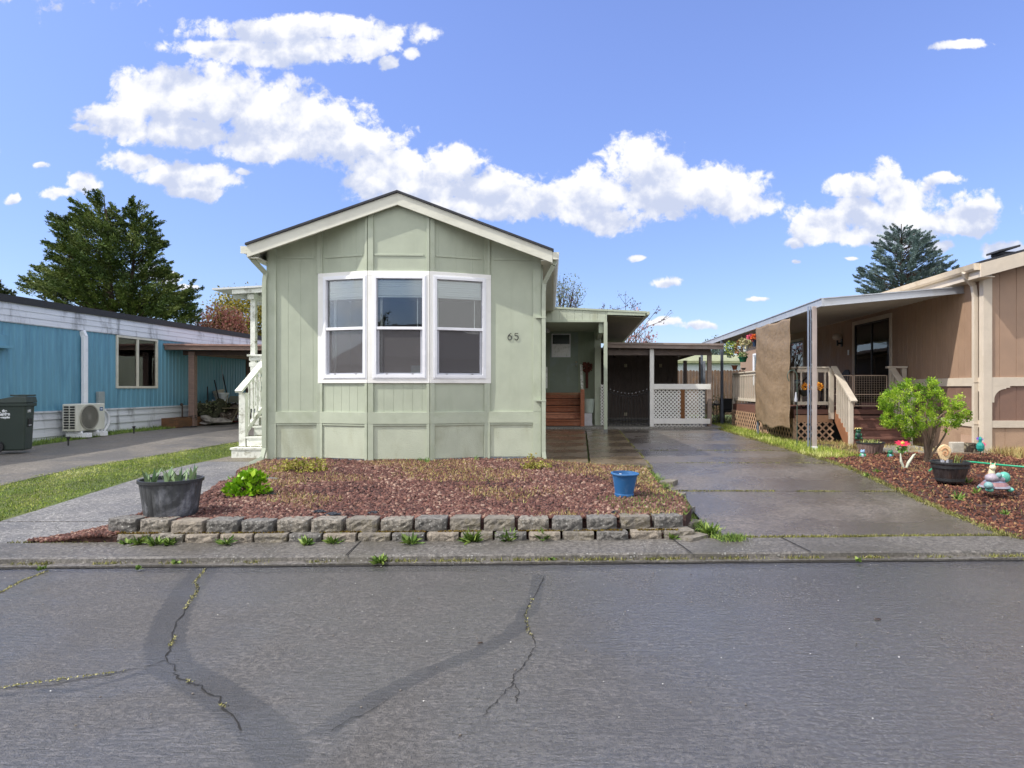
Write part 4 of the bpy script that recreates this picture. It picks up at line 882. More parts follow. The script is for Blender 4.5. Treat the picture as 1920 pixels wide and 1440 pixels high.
MB().bar((xb+.06, 20.34, Z_(729,20.3)), (xb+.02, 21.4, Z_(684,21.4)), .08, .04).build('handrail', m_wornw, stp, .004)
MB().box(X_(1025,20.6)-.02, X_(1025,20.6)+.03, 20.5, 20.56, 1.5, Z_(688,20.5)).build('rail_post', m_wornw, stp)
tag(MB().lathe([(.13,0),(.16,.02),(.19,.42),(.20,.45),(.185,.45),(.17,.42),(.15,.40)], (X_(1103,20.9), 20.9, .72), 20).build('plastic_tub', M('pale_green_plastic', srgb(176,190,180), .4, .1), smooth=40), 'pale green plastic tub on a white crate beside the porch steps', 'tub')
tag(MB().box(X_(1095,20.9), X_(1110,20.9), 20.75, 21.05, .40, .72).box(X_(1094,20.9), X_(1111,20.9), 20.74, 21.06, .335, .40).build('crate', M('white_crate', srgb(200,202,206), .5, .1), bevel=.01), 'white crate under the pale green tub by the porch steps', 'crate')
wr = MB()
for i in range(34):
    a_ = random.random()*2*PI; wr.tube([(X_(1101,21.5)+.05*math.cos(a_), 21.5, 2.0+.35*random.random()), (X_(1101,21.5)+.16*math.cos(a_), 21.45, 2.05+.3*random.random())], .02, 5)
wr.box(X_(1098,21.5), X_(1103,21.5), 21.52, 21.56, 1.5, 2.3)
tag(wr.build('wall_hanging', M('rust_brown', srgb(96,52,40), .8, .3, 10)), 'rusty brown hanging on the siding right of the porch door', 'wall decor')
tag(MB().lathe([(.05,0),(.09,.06),(.08,.14),(.03,.17)], (X_(1027,21.4), 21.4, Z_(624,21.4)), 14).build('porch_lamp', m_vinyl, smooth=40), 'small pale lamp beside the top of the porch door', 'lamp')
# ---------------------------------------------------------------- carport / lean-to with shed behind
m_taupe = M('taupe_wood', srgb(146,132,124), .65, .12, 4, stretch=(1,6,6), bump=.2, bscale=30, dirt=srgb(120,98,84), dirt_amt=.5)
m_dbrown = M('dark_brown_siding', srgb(112,101,96), .65, .12, 3, bump=.25, bscale=50, bstretch=(6,6,1))
cp = thing('lean_to', (2.4, 20.3, .33), 'low taupe lean-to roof on posts between the green home and the brown home', 'lean-to')
YF2 = 20.15; rr = MB(); shed(rr, .72, X_(1357,YF2), YF2-.1, 28.5, Z_(641.5,YF2-.1), Z_(644,YF2-.1), .06); rr.build('roof', m_taupe, cp)
rr = MB(); shed(rr, .72, X_(1356,YF2), YF2-.06, YF2-.02, Z_(644,YF2), Z_(647,YF2), .13); rr.build('fascia', m_taupe, cp, .003)
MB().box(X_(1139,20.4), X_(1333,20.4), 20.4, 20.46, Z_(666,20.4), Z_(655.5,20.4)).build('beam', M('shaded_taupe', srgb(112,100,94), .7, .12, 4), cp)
for x in (1.2, 2.1, 3.0, 3.9): MB().box(x, x+.045, 20.5, 28, Z_(655,20.4)-.05, Z_(655,20.4)+.06).build('rafter', m_taupe, cp)
for px, y, w, m in ((1330,20.5,.13,m_taupe),(1284.5,27,.14,m_dbrown),(1320,27.5,.10,M('silver_post', srgb(150,156,164), .35, .1, metal=.3)),(1312,24,.06,m_taupe)): mkpost(X_(px,y), y, .3, 2.62, w, cp, m)
# shed
sh_ = thing('garden_shed', (2.2, 26, .33), 'dark brown shed with double doors under the lean-to', 'shed')
YS = 24.6; fs = Facet((X_(1139,YS)-.6, YS), (X_(1271,YS), YS)); wl = MB(); fs.grooved(wl, 0, fs.L, .42, 2.95, .2, .012, .008)
Facet((X_(1271,YS), YS), (X_(1271,YS), 28)).grooved(wl, 0, 3.4, .42, 2.95, .2, .012, .008); Facet((X_(1139,YS)-.6, 28), (X_(1139,YS)-.6, YS)).grooved(wl, 0, 3.4, .42, 2.95); wl.build('wall', m_dbrown, sh_, recalc=False)
MB().box(fs.p.x, fs.p.x+fs.L, YS+.02, 28, .33, .42).build('base', m_pad, sh_)
MB().box(fs.p.x, fs.p.x+fs.L, YS, 28, 2.95, 3.0).build('roof', m_dbrown, sh_)
for a_, b_ in ((1141,1172.5),(1173.5,1204.5)):
    d_ = Facet((X_(a_,YS), YS-.03), (X_(b_,YS), YS-.03)); mb = MB(); d_.grooved(mb, 0, d_.L, .46, 2.6, .2, .01, .006); d_.box(mb, 0, d_.L, -.02, -.008, .46, 2.6); mb.build('door', m_dbrown, sh_)
for px, py in ((1173,685.5),(1238.5,685.5),(1173,776.5)):
    x = X_(px, YS-.05); z = Z_(py, YS); o = MB().box(x-.055, x+.055, YS-.065, YS-.035, z-.06, z+.06).box(x-.02, x+.02, YS-.08, YS-.066, z-.05, z+.05).build('latch_plate', M('cream_plate', srgb(214,206,176), .4, .1), sh_, .004)
# iron gate and string of lights
ig = thing('iron_gate', (1.4, 20.35, .33), 'low black iron gate with a sagging arched top in front of the dark shed', 'gate')
xg0, xg1, yg = X_(1141,20.3), X_(1216,20.3), 20.3
def garc(t): return Z_(734,yg)-(Z_(734,yg)-Z_(743,yg))*math.sin(PI*t)
mb = MB(); mb.tube([(xg0+(xg1-xg0)*i/24, yg, garc(i/24)) for i in range(25)], .011, 6); mb.tube([(xg0, yg, .42), (xg1, yg, .42)], .011, 6); mb.tube([(xg0, yg, .55), (xg1, yg, .55)], .009, 6); mb.bar((xg0,yg,.33),(xg0,yg,Z_(733,yg)),.02,.02,(0,1,0)); mb.bar((xg1,yg,.33),(xg1,yg,Z_(733,yg)),.02,.02,(0,1,0)); mb.build('gate_frame', m_black, ig)
mb = MB()
for i in range(13): t_ = (i+.5)/13; x = xg0+(xg1-xg0)*t_; mb.tube([(x, yg, .36), (x, yg, garc(t_)+.05)], .006, 5)
mb.build('bar', m_black, ig)
mb = MB()
for i in range(11): t_ = (i+.5)/11; x = xg0+(xg1-xg0)*t_; mb.ball((x, yg-.0, garc(t_)+.085), .016, n=8, m=6)
mb.build('finial', M('pale_finial', srgb(170,172,178), .4, metal=.3), ig)
def lattice(mb, f, s0, s1, z0, z1, pitch=.085, w=.032, d=.0, t=.006):
    """crossed diagonal laths clipped to the rectangle"""
    H_ = z1-z0; L_ = s1-s0
    for sgn, dd in ((1, d), (-1, d+t+.001)):
        c = -H_
        while c < L_+H_:
            a0, a1 = (c, c+H_) if sgn > 0 else (c+H_, c)
            # line from (a0,0) to (a1,H)
            def clip(off):
                p0 = (a0+off, 0.); p1 = (a1+off, H_); t0, t1 = 0., 1.; dx = p1[0]-p0[0]
                for lo in ((0-p0[0])/dx, (L_-p0[0])/dx): pass
                ta, tb = sorted(((0-p0[0])/dx, (L_-p0[0])/dx)); t0 = max(0, ta); t1 = min(1, tb)
                return (t0, t1, p0, dx)
            t0, t1, p0, dx = clip(0)
            if t1-t0 > .02:
                A = (p0[0]+dx*t0, H_*t0); B = (p0[0]+dx*t1, H_*t1)
                P1 = f.P(s0+A[0], dd, z0+A[1]); P2 = f.P(s0+B[0], dd, z0+B[1]); n = (f.n.x, f.n.y, 0)
                mb.bar(P1, P2, w, t, up=n)
            c += pitch*1.414
lf = thing('lattice_fence', (3.0, 20.4, .3), 'white lattice panel fence with a white post and brown middle upright', 'fence')
xw = X_(1222,20.3); mkpost(xw, 20.3, .3, 2.70, .125, lf, m_white)
ff = Facet((X_(1226,20.3), 20.32), (X_(1321,20.3), 20.32)); mb = MB(); lattice(mb, ff, 0, ff.L, .33, Z_(729,20.3), .082, .036); mb.build('lattice', m_white, lf)
MB().box(X_(1226,20.3), X_(1332,20.3), 20.24, 20.28, Z_(730,20.3), Z_(720,20.3)).build('rail', m_white, lf, .004); MB().box(X_(1226,20.3), X_(1331,20.3), 20.24, 20.28, Z_(794.5,20.3), Z_(785,20.3)).build('rail', m_white, lf, .004)
MB().box(X_(1276.5,20.3), X_(1283.5,20.3), 20.25, 20.285, Z_(784.5,20.3), Z_(730,20.3)).build('upright', M('brown_upright', srgb(120,76,34), .6, .2), lf)
ls = Facet((X_(1126,20.9), 20.9), (X_(1134,20.9), 20.9)); mb = MB(); lattice(mb, ls, 0, ls.L+.05, .34, Z_(721,20.9), .07, .03); mb.build('lattice_panel', m_white, ep)
# ================================================================ blue trailer at the left
m_blue = M('blue_siding', srgb(100,152,174), .45, .07, 3, stretch=(1,3,.4), bump=.05, dirt=srgb(64,110,136), dirt_amt=.55, dscale=3, dstretch=(1,1,.15))
m_lap = M('weathered_white_lap', srgb(214,218,224), .55, .07, 2, stretch=(1,.3,6), bump=.12, dirt=srgb(112,114,116), dirt_amt=.8, dscale=3, dstretch=(1,1,.3))
m_cream = M('cream_frame', srgb(206,202,186), .4, .05, 4, bump=.03, dirt=srgb(150,140,118), dirt_amt=.4, dscale=6)
XB = -11.7; YB0, YB1 = 8.2, 30.
def lap(f, mb, s0, s1, z0, z1, n, d=.016, base=0):
    h = (z1-z0)/n
    for i in range(n):
        za, zb_ = z0+h*i, z0+h*(i+1); mb.add([f.P(s0,base+d,za), f.P(s1,base+d,za), f.P(s1,base,zb_), f.P(s0,base,zb_), f.P(s0,base,za), f.P(s1,base,za)], [(0,1,2,3),(4,5,1,0)])
tr_ = thing('trailer_home', (-14, 19, .3), 'blue ribbed mobile home with white fascia and a flat dark roof edge', 'house')
fb = Facet((XB, YB0), (XB, YB1)); ff0 = Facet((XB-5, YB0), (XB, YB0))
def sB(Y): return Y-YB0
wy0, wy1 = 16.75, 18.38; wz0, wz1 = 1.5, 2.84
w_ = MB()
for a_, b_, z0, z1 in ((0, sB(wy0), 1.0, 2.86), (sB(wy0), sB(wy1), 1.0, wz0), (sB(wy1), fb.L, 1.0, 2.86)): fb.wavy(w_, a_, b_, z0, z1, .165, .014)
ff0.wavy(w_, 0, 5, 1.0, 2.9, .165, .014); w_.build('wall', m_blue, tr_, recalc=False)
w_ = MB(); lap(fb, w_, 0, fb.L, .25, 1.0, 4, .022, -.01); lap(ff0, w_, 0, 5, .25, 1.0, 4, .022, -.01); fb.box(w_, 0, fb.L, .01, .03, .965, 1.0); w_.build('skirting', m_lap, tr_, recalc=False)
w_ = MB(); lap(fb, w_, 0, fb.L, 2.86, 3.25, 3, .012, .03); fb.box(w_, 0, fb.L, -.02, .028, 2.845, 2.862); lap(ff0, w_, 0, 5, 2.86, 3.25, 3, .012, .03); w_.build('fascia', m_lap, tr_, recalc=False)
w_ = MB(); w_.box(XB-5, XB+.07, YB0-.07, YB1, 3.25, 3.40); w_.build('roof', M('black_roof_edge', srgb(44,44,46), .7, .2, 6, bump=.3), tr_)
MB().box(XB-4.9, XB-.03, YB1-.2, YB1, .3, 3.2).build('rear_wall', m_blue, tr_)
s0, s1 = sB(wy0), sB(wy1); w_ = MB(); t = .055
fb.box(w_, s0, s0+t, -.05, .035, wz0, wz1); fb.box(w_, s1-t, s1, -.05, .035, wz0, wz1); fb.box(w_, s0+t, s1-t, -.05, .035, wz0, wz0+t); fb.box(w_, s0+t, s1-t, -.05, .035, wz1-t, wz1); fb.box(w_, (s0+s1)/2-.03, (s0+s1)/2+.03, -.04, .028, wz0+t, wz1-t)
wn_ = w_.build('window', m_cream, tr_, .003)
mb = MB(); fb.box(mb, s0+t, s1-t, -.012, -.008, wz0+t, wz1-t); mb.build('pane', glass_mat('window_glass'), wn_)
mb = MB()
pr_ = [(s0+t+(s1-s0-2*t)*i/60, -.10+.02*math.sin(i*.9)) for i in range(61)]; fb.strip(mb, [(s, d) for s, d in pr_ if s < (s0+s1)/2-.12 or s > (s0+s1)/2+.05], wz0+.05, wz1-.05); mb.build('curtain', M('grey_curtain', srgb(120,128,124), .8, .12, 3, stretch=(1,8,1)), wn_)
MB().box(XB-.5, XB-.2, wy0, wy1, 1.4, 2.9).build('interior', m_dark, tr_)
dsx = MB(); Yd = 15.55; dsx.box(XB+.03, XB+.11, Yd, Yd+.12, 1.05, 2.72); dsx.bar((XB+.07, Yd+.06, 2.70), (XB+.03, Yd+.03, 2.84), .12, .08, (0,1,0)); dsx.build('downspout', m_vinyl, tr_, .008)
MB().box(XB+.01, XB+.09, 16.05, 16.25, 1.1, 1.42).build('meter_box', M('box_grey', srgb(150,160,160), .5, .1), tr_, .01)
MB().box(XB+.01, XB+.16, 12.6, 13.55, 2.30, 2.36).box(XB+.01, XB+.05, 12.6, 13.55, 2.36, 2.58).build('awning', m_blue, tr_, .006)
mb = MB(); mb.tube([(XB+.05, 19.4, 1.05), (XB+.09, 19.4, .98), (XB+.07, 19.42, .5)], .018, 6); mb.ball((XB+.07, 19.4, 1.03), .04); mb.build('pipe', M('pipe_dark', srgb(70,54,48), .6), tr_)
mb = MB(); mb.bar((XB-.6, 26.2, 3.4), (XB-.55, 26.3, 3.75), .05, .05); mb.bar((XB-.75, 26.3, 3.7), (XB-.3, 26.3, 3.95), .03, .14); mb.build('dish', m_vinyl, tr_)
# heat pump
ac = thing('heat_pump', (-11.3, 15.2, .45), 'white heat pump unit with round fan grille on two white blocks beside the blue wall', 'heat pump')
m_ac = M('cream_metal', srgb(212,212,200), .45, .04, 3, bump=.03, dirt=srgb(170,168,146), dirt_amt=.4)
ax0, ax1, ay0, ay1, az0, az1 = -11.52, -11.18, 14.78, 15.66, .54, 1.15
MB().box(ax0, ax1-.01, ay0+.01, ay1, az0, az1).build('body', m_ac, ac, .018)
fa = Facet((ax1-.01, ay0+.01), (ax1-.01, ay1)); cy, cz = .36, (az0+az1)/2
mb = MB()
def ring(mb, f, s, z, d0, d1, r0, r1, n=40):
    vs = []
    for i in range(n):
        a_ = 2*PI*i/n
        for r, d in ((r0,d0),(r1,d0),(r1,d1),(r0,d1)): vs.append(f.P(s+r*math.cos(a_), d, z+r*math.sin(a_)))
    return mb.add(vs, [(4*i+j, 4*((i+1) % n)+j, 4*((i+1) % n)+(j+1) % 4, 4*i+(j+1) % 4) for i in range(n) for j in range(4)])
fan = MB(); fan.add([fa.P(cy+.262*math.cos(2*PI*i/40), .004, cz+.262*math.sin(2*PI*i/40)) for i in range(40)], [tuple(range(40))]); fan.build('fan_opening', M('fan_dark', srgb(84,82,76), .6, .3, 8), ac, centre=True)
mb = MB()
for r in (.06,.10,.14,.18,.22,.26): ring(mb, fa, cy, cz, .02, .026, r-.004, r+.004)
for i in range(12): a_ = PI*i/12; mb.bar(fa.P(cy-.265*math.cos(a_), .021, cz-.265*math.sin(a_)), fa.P(cy+.265*math.cos(a_), .021, cz+.265*math.sin(a_)), .005, .005)
ring(mb, fa, cy, cz, .0, .024, .262, .285); mb.build('fan_grille', M('grille_grey', srgb(150,148,138), .5, .1), ac)
mb = MB(); fl = Facet((ax0, ay0), (ax1, ay0))
for c_ in (0, 1):
    for r in range(9): s_ = .045+c_*.135; z = az0+.06+r*.058; fl.box(mb, s_, s_+.105, -.005, .003, z, z+.036)
mb.build('louvre', m_dark, ac)
mb = MB(); fa.box(mb, .70, .80, .0, .006, az1-.17, az1-.09); mb.build('badge', M('badge_blue', srgb(30,84,140), .4, .05, bump=0), ac)
mb = MB(); fa.box(mb, .715, .785, .0065, .008, az1-.14, az1-.12); mb.build('badge_stripe', m_vinyl, ac)
for y in (14.95, 15.45): MB().box(ax0+.0, ax1+.16, y-.06, y+.07, .40, .50).box(ax0+.02, ax1-.02, y-.03, y+.03, .50, .54).build('foot', m_vinyl, ac, .006)
for i in range(3):
    r = .24-.045*i; c_ = (ax0+.18-.0*i, ay1+.02, .70+.0*i); mb = MB(); mb.tube([(c_[0]-.05*i, c_[1]+r*1.35*math.sin(R(a_)), .74+r*1.15*math.cos(R(a_))) for a_ in range(-10, 150, 10)]+[(c_[0]-.05*i, c_[1]+r*.55, .42)], .028, 8); mb.build('hose', m_vinyl, ac, smooth=60)
# wheelie bin
bn = thing('wheelie_bin', (-10.75, 12.3, .36), 'dark green wheelie bin with white lettering standing by the blue home', 'bin')
m_bin = M('bin_green', srgb(46,58,52), .5, .08, 4, bump=.1, bscale=90)
bz, bh, bw_, bd = .33, .98, .62, .60
fbx = Matrix.Translation((-10.46, 12.35, bz)) @ Matrix.Rotation(R(20), 4, 'Z') @ Matrix.Diagonal((.74, .8, .92, 1))
def tf(mb): mb.v = [tuple(fbx @ Vector(v)) for v in mb.v]; return mb
mb = MB(); a_, b_ = .225, .30
# x: left-right, y: front(-)/rear; handle side at left
vs = [(-.26,-.22,.03),(.24,-.22,.03),(.24,.22,.03),(-.26,.22,.03),(-.36,-.27,bh),(.28,-.27,bh),(.28,.27,bh),(-.36,.27,bh)]
mb.add(vs, [(0,3,2,1),(4,5,6,7),(0,1,5,4),(1,2,6,5),(2,3,7,6),(3,0,4,7)]); tf(mb).build('body', m_bin, bn, .03)
mb = MB(); mb.box(-.38,.31,-.29,.29,bh-.07,bh-.005); tf(mb).build('rim', m_bin, bn, .012)
mb = MB(); mb.add([(-.42,-.30,bh),(.32,-.30,bh),(.32,.30,bh),(-.42,.30,bh),(-.40,-.28,bh+.05),(.05,-.26,bh+.13),(.05,.26,bh+.13),(-.40,.28,bh+.05),(.30,-.27,bh+.12),(.30,.27,bh+.12)],
   [(0,3,2,1),(0,1,8,5,4),(2,3,7,6,9),(4,5,6,7),(5,8,9,6),(1,2,9,8),(3,0,4,7)]); tf(mb).build('lid', m_bin, bn, .012)
mb = MB(); mb.bar((-.05,-.2,bh+.15),(.30,-.2,bh+.145),.03,.03); mb.bar((-.05,.2,bh+.15),(.30,.2,bh+.145),.03,.03); mb.bar((.30,-.22,bh+.15),(.30,.22,bh+.15),.03,.03); tf(mb).build('handle', m_bin, bn, .006)
for y in (-.26, .26):
    mb = MB(); mb.prism([(.11*math.cos(2*PI*i/24), .11*math.sin(2*PI*i/24)) for i in range(24)], lambda u, v, a_: (-.27+u, a_, .11+v), y-.03, y+.03); o = tf(mb).build('wheel', m_black, bn, smooth=40)
    mb = MB(); mb.prism([(.05*math.cos(2*PI*i/16), .05*math.sin(2*PI*i/16)) for i in range(16)], lambda u, v, a_: (-.27+u, a_, .11+v), y-.034, y+.034); tf(mb).build('hub', M('hub_grey', srgb(90,90,96), .5), o, smooth=40)
rX = Matrix.Rotation(R(90), 4, 'X'); m_let = M('white_lettering', srgb(232,236,238), .5, .03, bump=0)
def bintext(t, size, p, sx=1, rot=None, bold=.004):
    textobj(t, size, Vector((0,0,0)), Matrix.Identity(4), m_let, 'lettering', None) if False else None
    cu = bpy.data.curves.new('lettering', 'FONT'); cu.body = t; cu.size = size; cu.extrude = .001; cu.offset = bold
    tmp = bpy.data.objects.new('tmp', cu); COL.objects.link(tmp); me = bpy.data.meshes.new_from_object(tmp.evaluated_get(bpy.context.evaluated_depsgraph_get())); bpy.data.objects.remove(tmp)
    me.transform(fbx @ Matrix.Translation(p) @ (rot or rX) @ Matrix.Diagonal((sx,1,1,1))); link_mesh('lettering', me, m_let, bn)
bintext('the', .075, (-.185,-.268,.80)); bintext('Garden', .09, (-.262,-.263,.735), .85); bintext('~recycles', .055, (-.225,-.259,.68), .9)
rY = Matrix.Rotation(R(90), 4, 'Z') @ rX
bintext('# 1962', .07, (.278,-.13,.79), .8, rY, .003)
mb = MB(); mb.box(.255,.285,-.10,.10,.50,.66); tf(mb).build('grip_recess', m_dark, bn); mb = MB(); mb.box(.262,.30,-.10,.02,.52,.54); tf(mb).build('catch_bar', m_sash, bn)
# path lights
for px, py, lab in ((251,813,'small black path light at the edge of the drive near the heat pump'), (128,829,'dark low path light in the grass in front of the heat pump')):
    Y = 1.1*F/(py-CY); x = X_(px, Y); z = gz(x, Y); pl = thing('path_light', (x, Y, z), lab, 'path light'); MB().tube([(x,Y,z),(x,Y,z+.13)], .014, 6).build('stake', m_black, pl); MB().lathe([(.025,0),(.03,.04),(.045,.045),(.042,.055),(.012,.062)], (x,Y,z+.12), 12).build('lamp_head', m_black, pl)
# timber planter box and debris
def at(px, py, z): Y = (EYE-z)*F/(py-CY); return X_(px, Y), Y
m_oldw = M('old_timber', srgb(104,72,48), .8, .3, 5, stretch=(1,1,6), bump=.5, bscale=30, dirt=srgb(70,60,40), dirt_amt=.7)
mb = MB(); x, y = -11.25, 18.9
for a_, b_, c_, d_ in ((-.22,.22,-.7,-.66),(-.22,.22,.66,.7),(-.22,-.18,-.66,.66),(.18,.22,-.66,.66)): mb.box(x+a_, x+b_, y+c_, y+d_, .42, .68)
tag(mb.build('timber_box', m_oldw, bevel=.006), 'rotting brown timber box low against the white skirting', 'planter box')
m_tarp = M('pale_tarp', srgb(150,146,140), .7, .3, 3, bump=.5, bscale=12, dirt=srgb(90,84,76), dirt_amt=.8, dscale=5)
def lump(name, c, rx, ry, rz, m, lab, cat, seed=1, n=22, k=.35):
    mb = MB(); mb.ball(c, rx, ry, rz, n, 14); rs = random.Random(seed); ph = [rs.uniform(0, 6) for _ in range(6)]
    out = []
    for v in mb.v:
        d = Vector(v)-Vector(c); f_ = 1+k*(math.sin(d.x/rx*4+ph[0])*math.sin(d.y/ry*5+ph[1])+.5*math.sin(d.z/rz*7+ph[2]+d.x/rx*6)); out.append(tuple(Vector(c)+Vector((d.x*f_, d.y*f_, max(d.z*f_, -rz*.25)))))
    mb.v = out; o = mb.build(name, m); tag(o, lab, cat); return o
lump('tarp_pile', (-11.0, 19.75, .50), .38, .60, .16, m_tarp, 'crumpled pale tarp heap at the foot of the lean-to post', 'tarp', 3)
lump('brush_pile', (-11.15, 20.3, .62), .28, .7, .38, M('brush_dark', srgb(60,62,44), .9, .5, 14, bump=1, bscale=20), 'dark brush heap against the blue wall', 'brush pile', 5, k=.5)
bl_ = rng.random((900,3)); P_ = np.array([-11.5,19.6,.45])+bl_*np.array([.6,1.5,.65]); o = scatter('brush', LEAF_V, LEAF_F, P_, rng.uniform(.03,.10,900), rot_any(900), M('brush_leaf', (0,0,0), .8, .2, 5, cols=[srgb(44,52,34), srgb(84,92,60), srgb(140,136,110)], bump=0)); tag(o, 'dry leaves and twigs on the brush heap by the blue wall', 'brush')
# ---- neighbour lean-to
nl = thing('neighbour_lean_to', (-10, 21, .4), 'old brown timber lean-to roof on posts beside the blue home', 'lean-to')
YL = 18.7; m_ot = M('weathered_brown_beam', srgb(126,104,94), .75, .18, 4, stretch=(1,6,6), bump=.3, bscale=30, dirt=srgb(90,72,62), dirt_amt=.6)
rr = MB(); shed(rr, X_(307,YL), -7.0, YL-.05, 25.5, Z_(644,YL), Z_(647.5,YL), .05); rr.build('roof', M('lean_roof', srgb(150,120,110), .8, .2, 5), nl)
rr = MB(); shed(rr, X_(309,YL), -7.0, YL-.02, YL+.03, Z_(648,YL), Z_(650,YL), .115); rr.build('fascia', m_ot, nl, .004)
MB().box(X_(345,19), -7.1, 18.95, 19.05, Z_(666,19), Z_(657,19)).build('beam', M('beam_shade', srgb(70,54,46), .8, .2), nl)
MB().box(-11.05, -10.93, 19.0, 25.4, Z_(666,19), Z_(657,19)).build('beam', m_ot, nl)
for y, x in ((18.98,X_(361.5,18.98)), (22.0,-10.98), (25.2,-10.98), (25.2,-7.3)): mkpost(x, y, gz(x,y)-.02, Z_(658,19)-.02, .165 if y < 19 else .13, nl, m_ot)
mb = MB(); mb.tube([(X_(361.5,18.98)+.10*math.cos(a_), 18.98+.10*math.sin(a_), .62+.004*i) for i, a_ in enumerate([j*.5 for j in range(26)])], .012, 5); mb.tube([(X_(361,18.9)+.3*math.sin(i*.4), 18.7+.12*math.cos(i*.5)-.02*i, gz(-11,18.7)+.02) for i in range(12)], .015, 5); mb.build('cable', m_black, nl)
# clutter under it
tag(MB().box(-11.66, -11.0, 20.9, 21.6, .42, 1.02).build('crate', M('dark_crate', srgb(54,42,36), .8, .3), bevel=.01), 'dark wooden crate carrying the white buckets', 'crate')
def bucket(x, y, z, r, h, lab, m, tilt=0):
    b = thing('bucket', (x, y, z), lab, 'bucket', 'white buckets on the dark crate'); o = MB().lathe([(r*.8,0),(r*.86,h*.5),(r*.95,h*.86),(r*1.05,h*.87),(r*1.05,h*.93),(r,h),(r*.93,h),(r*.8,h*.1),(.01,h*.08)], (x,y,z), 20).build('body', m, b, smooth=35)
    MB().tube([(x+r*1.03*math.cos(a_), y-r*.6*math.sin(a_)-.02, z+h*.86-r*1.0*math.sin(a_)) for a_ in [PI*i/14 for i in range(15)]], .005, 5).build('handle', m_sash, b)
    if tilt: b.rotation_euler = (0, tilt, 0)
bucket(-11.28, 20.98, 1.02, .17, .34, 'white bucket standing upright on the dark crate', M('bucket_white', srgb(205,210,212), .45, .08)); bucket(-11.48, 21.25, 1.08, .17, .36, 'older stained bucket leaning behind the white one', M('bucket_cream', srgb(190,184,168), .5, .15), -.25)
fc = thing('folding_chair', (-10.78, 20.6, .43), 'grey metal folding chair facing the drive under the lean-to', 'chair'); m_tan = M('chair_tan', srgb(126,116,92), .5, .15); x, y, z = -10.78, 20.5, .44
for dx in (-.22, .22): MB().tube([(x+dx-.08, y-.25, z), (x+dx, y+.05, z+.45), (x+dx+.03, y+.2, z+.86)], .014, 6).build('leg', m_tan, fc); MB().tube([(x+dx+.02, y+.28, z), (x+dx-.02, y-.02, z+.45)], .014, 6).build('leg', m_tan, fc)
MB().box(x-.22, x+.22, y-.22, y+.18, z+.44, z+.465).build('seat', m_tan, fc, .008); mb = MB(); mb.prism([(-.21,0),(.21,0),(.21,.12),(.16,.20),(-.16,.20),(-.21,.12)], lambda u, v, a_: (x+.03+u, y+.19+a_+v*.08, z+.62+v), 0, .02); mb.build('backrest', M('chair_pad', srgb(100,104,92), .7, .15), fc)
lump('white_bag', (-10.8, 21.4, 1.0), .42, .25, .16, M('bag_white', srgb(206,206,208), .6, .1), 'white plastic sheet heaped behind the folding chair', 'bag', 9)
lump('white_cloth', (-10.55, 20.7, .60), .12, .12, .16, MATS['bag_white'], 'white cloth crumpled below the folding chair seat', 'cloth', 11)
tag(MB().lathe([(.12,0),(.15,.26),(.16,.28),(.14,.28),(.11,.02)], (-10.9,20.95,.44), 16).build('red_pot', M('red_plastic', srgb(130,40,34), .5, .1), smooth=40), 'red pot behind the folding chair legs', 'pot')
for i, (p, q, r, lab, m) in enumerate((((-11.3,20.2,.5),(-11.55,20.6,1.55),.018,'dark pole leaning left of the lean-to post',m_black),((-10.9,20.3,.5),(-11.5,20.9,1.75),.02,'dark pole leaning behind the lean-to post',m_black),((-10.75,20.35,.45),(-11.3,20.4,1.15),.012,'pale metal rod leaning low beside the crate',m_sash),((-11.45,21.5,.6),(-11.5,21.3,2.25),.008,'thin wire stake standing against the blue wall',m_sash),((-10.95,19.9,.45),(-11.4,20.1,1.0),.014,'short turquoise handle leaning on the brush',M('turq_handle', srgb(60,150,140), .5)),((-11.2,21.2,1.0),(-11.62,21.6,1.95),.02,'short black pole leaning behind the buckets',m_black))):
    tag(MB().tube([p, q], r, 6).build('pole', m), lab, 'pole')
lump('debris_heap', (-11.0, 20.7, .58), .3, .5, .32, M('debris', srgb(86,74,66), .9, .6, 12, bump=1, bscale=14, dirt=srgb(190,180,170), dirt_amt=.7, dscale=9), 'mixed debris heap between the brush and the crate', 'debris', 15, k=.5)
# ================================================================ brown home at the right
m_br = M('brown_siding', srgb(162,134,112), .6, .06, 3, bump=.3, bscale=36, bstretch=(7,7,1.2), dirt=srgb(148,120,98), dirt_amt=.4)
m_brd = M('plum_brown_panel', srgb(128,100,86), .65, .08, 4, bump=.4, bscale=50, bstretch=(1,1,5))
m_brs = M('tan_skirt', srgb(172,144,120), .65, .06, 3, bump=.3, bscale=50, dirt=srgb(140,112,92), dirt_amt=.5)
m_bt = M('beige_trim', srgb(204,192,174), .55, .05, 4, bump=.2, bscale=50, dirt=srgb(180,166,146), dirt_amt=.3)
XW, YW = 7.4, 12.25; YE = 31.
bh_ = thing('brown_home', (11, 20, .28), 'brown mobile home with beige trim boards and arched corner brackets', 'house')
fS = Facet((XW, YE), (XW, YW)); fF = Facet((XW, YW), (XW+8.4, YW)); sS = lambda Y: YE-Y
zt1, zt0, zq1, zq0 = 1.70, 1.54, .905, .775
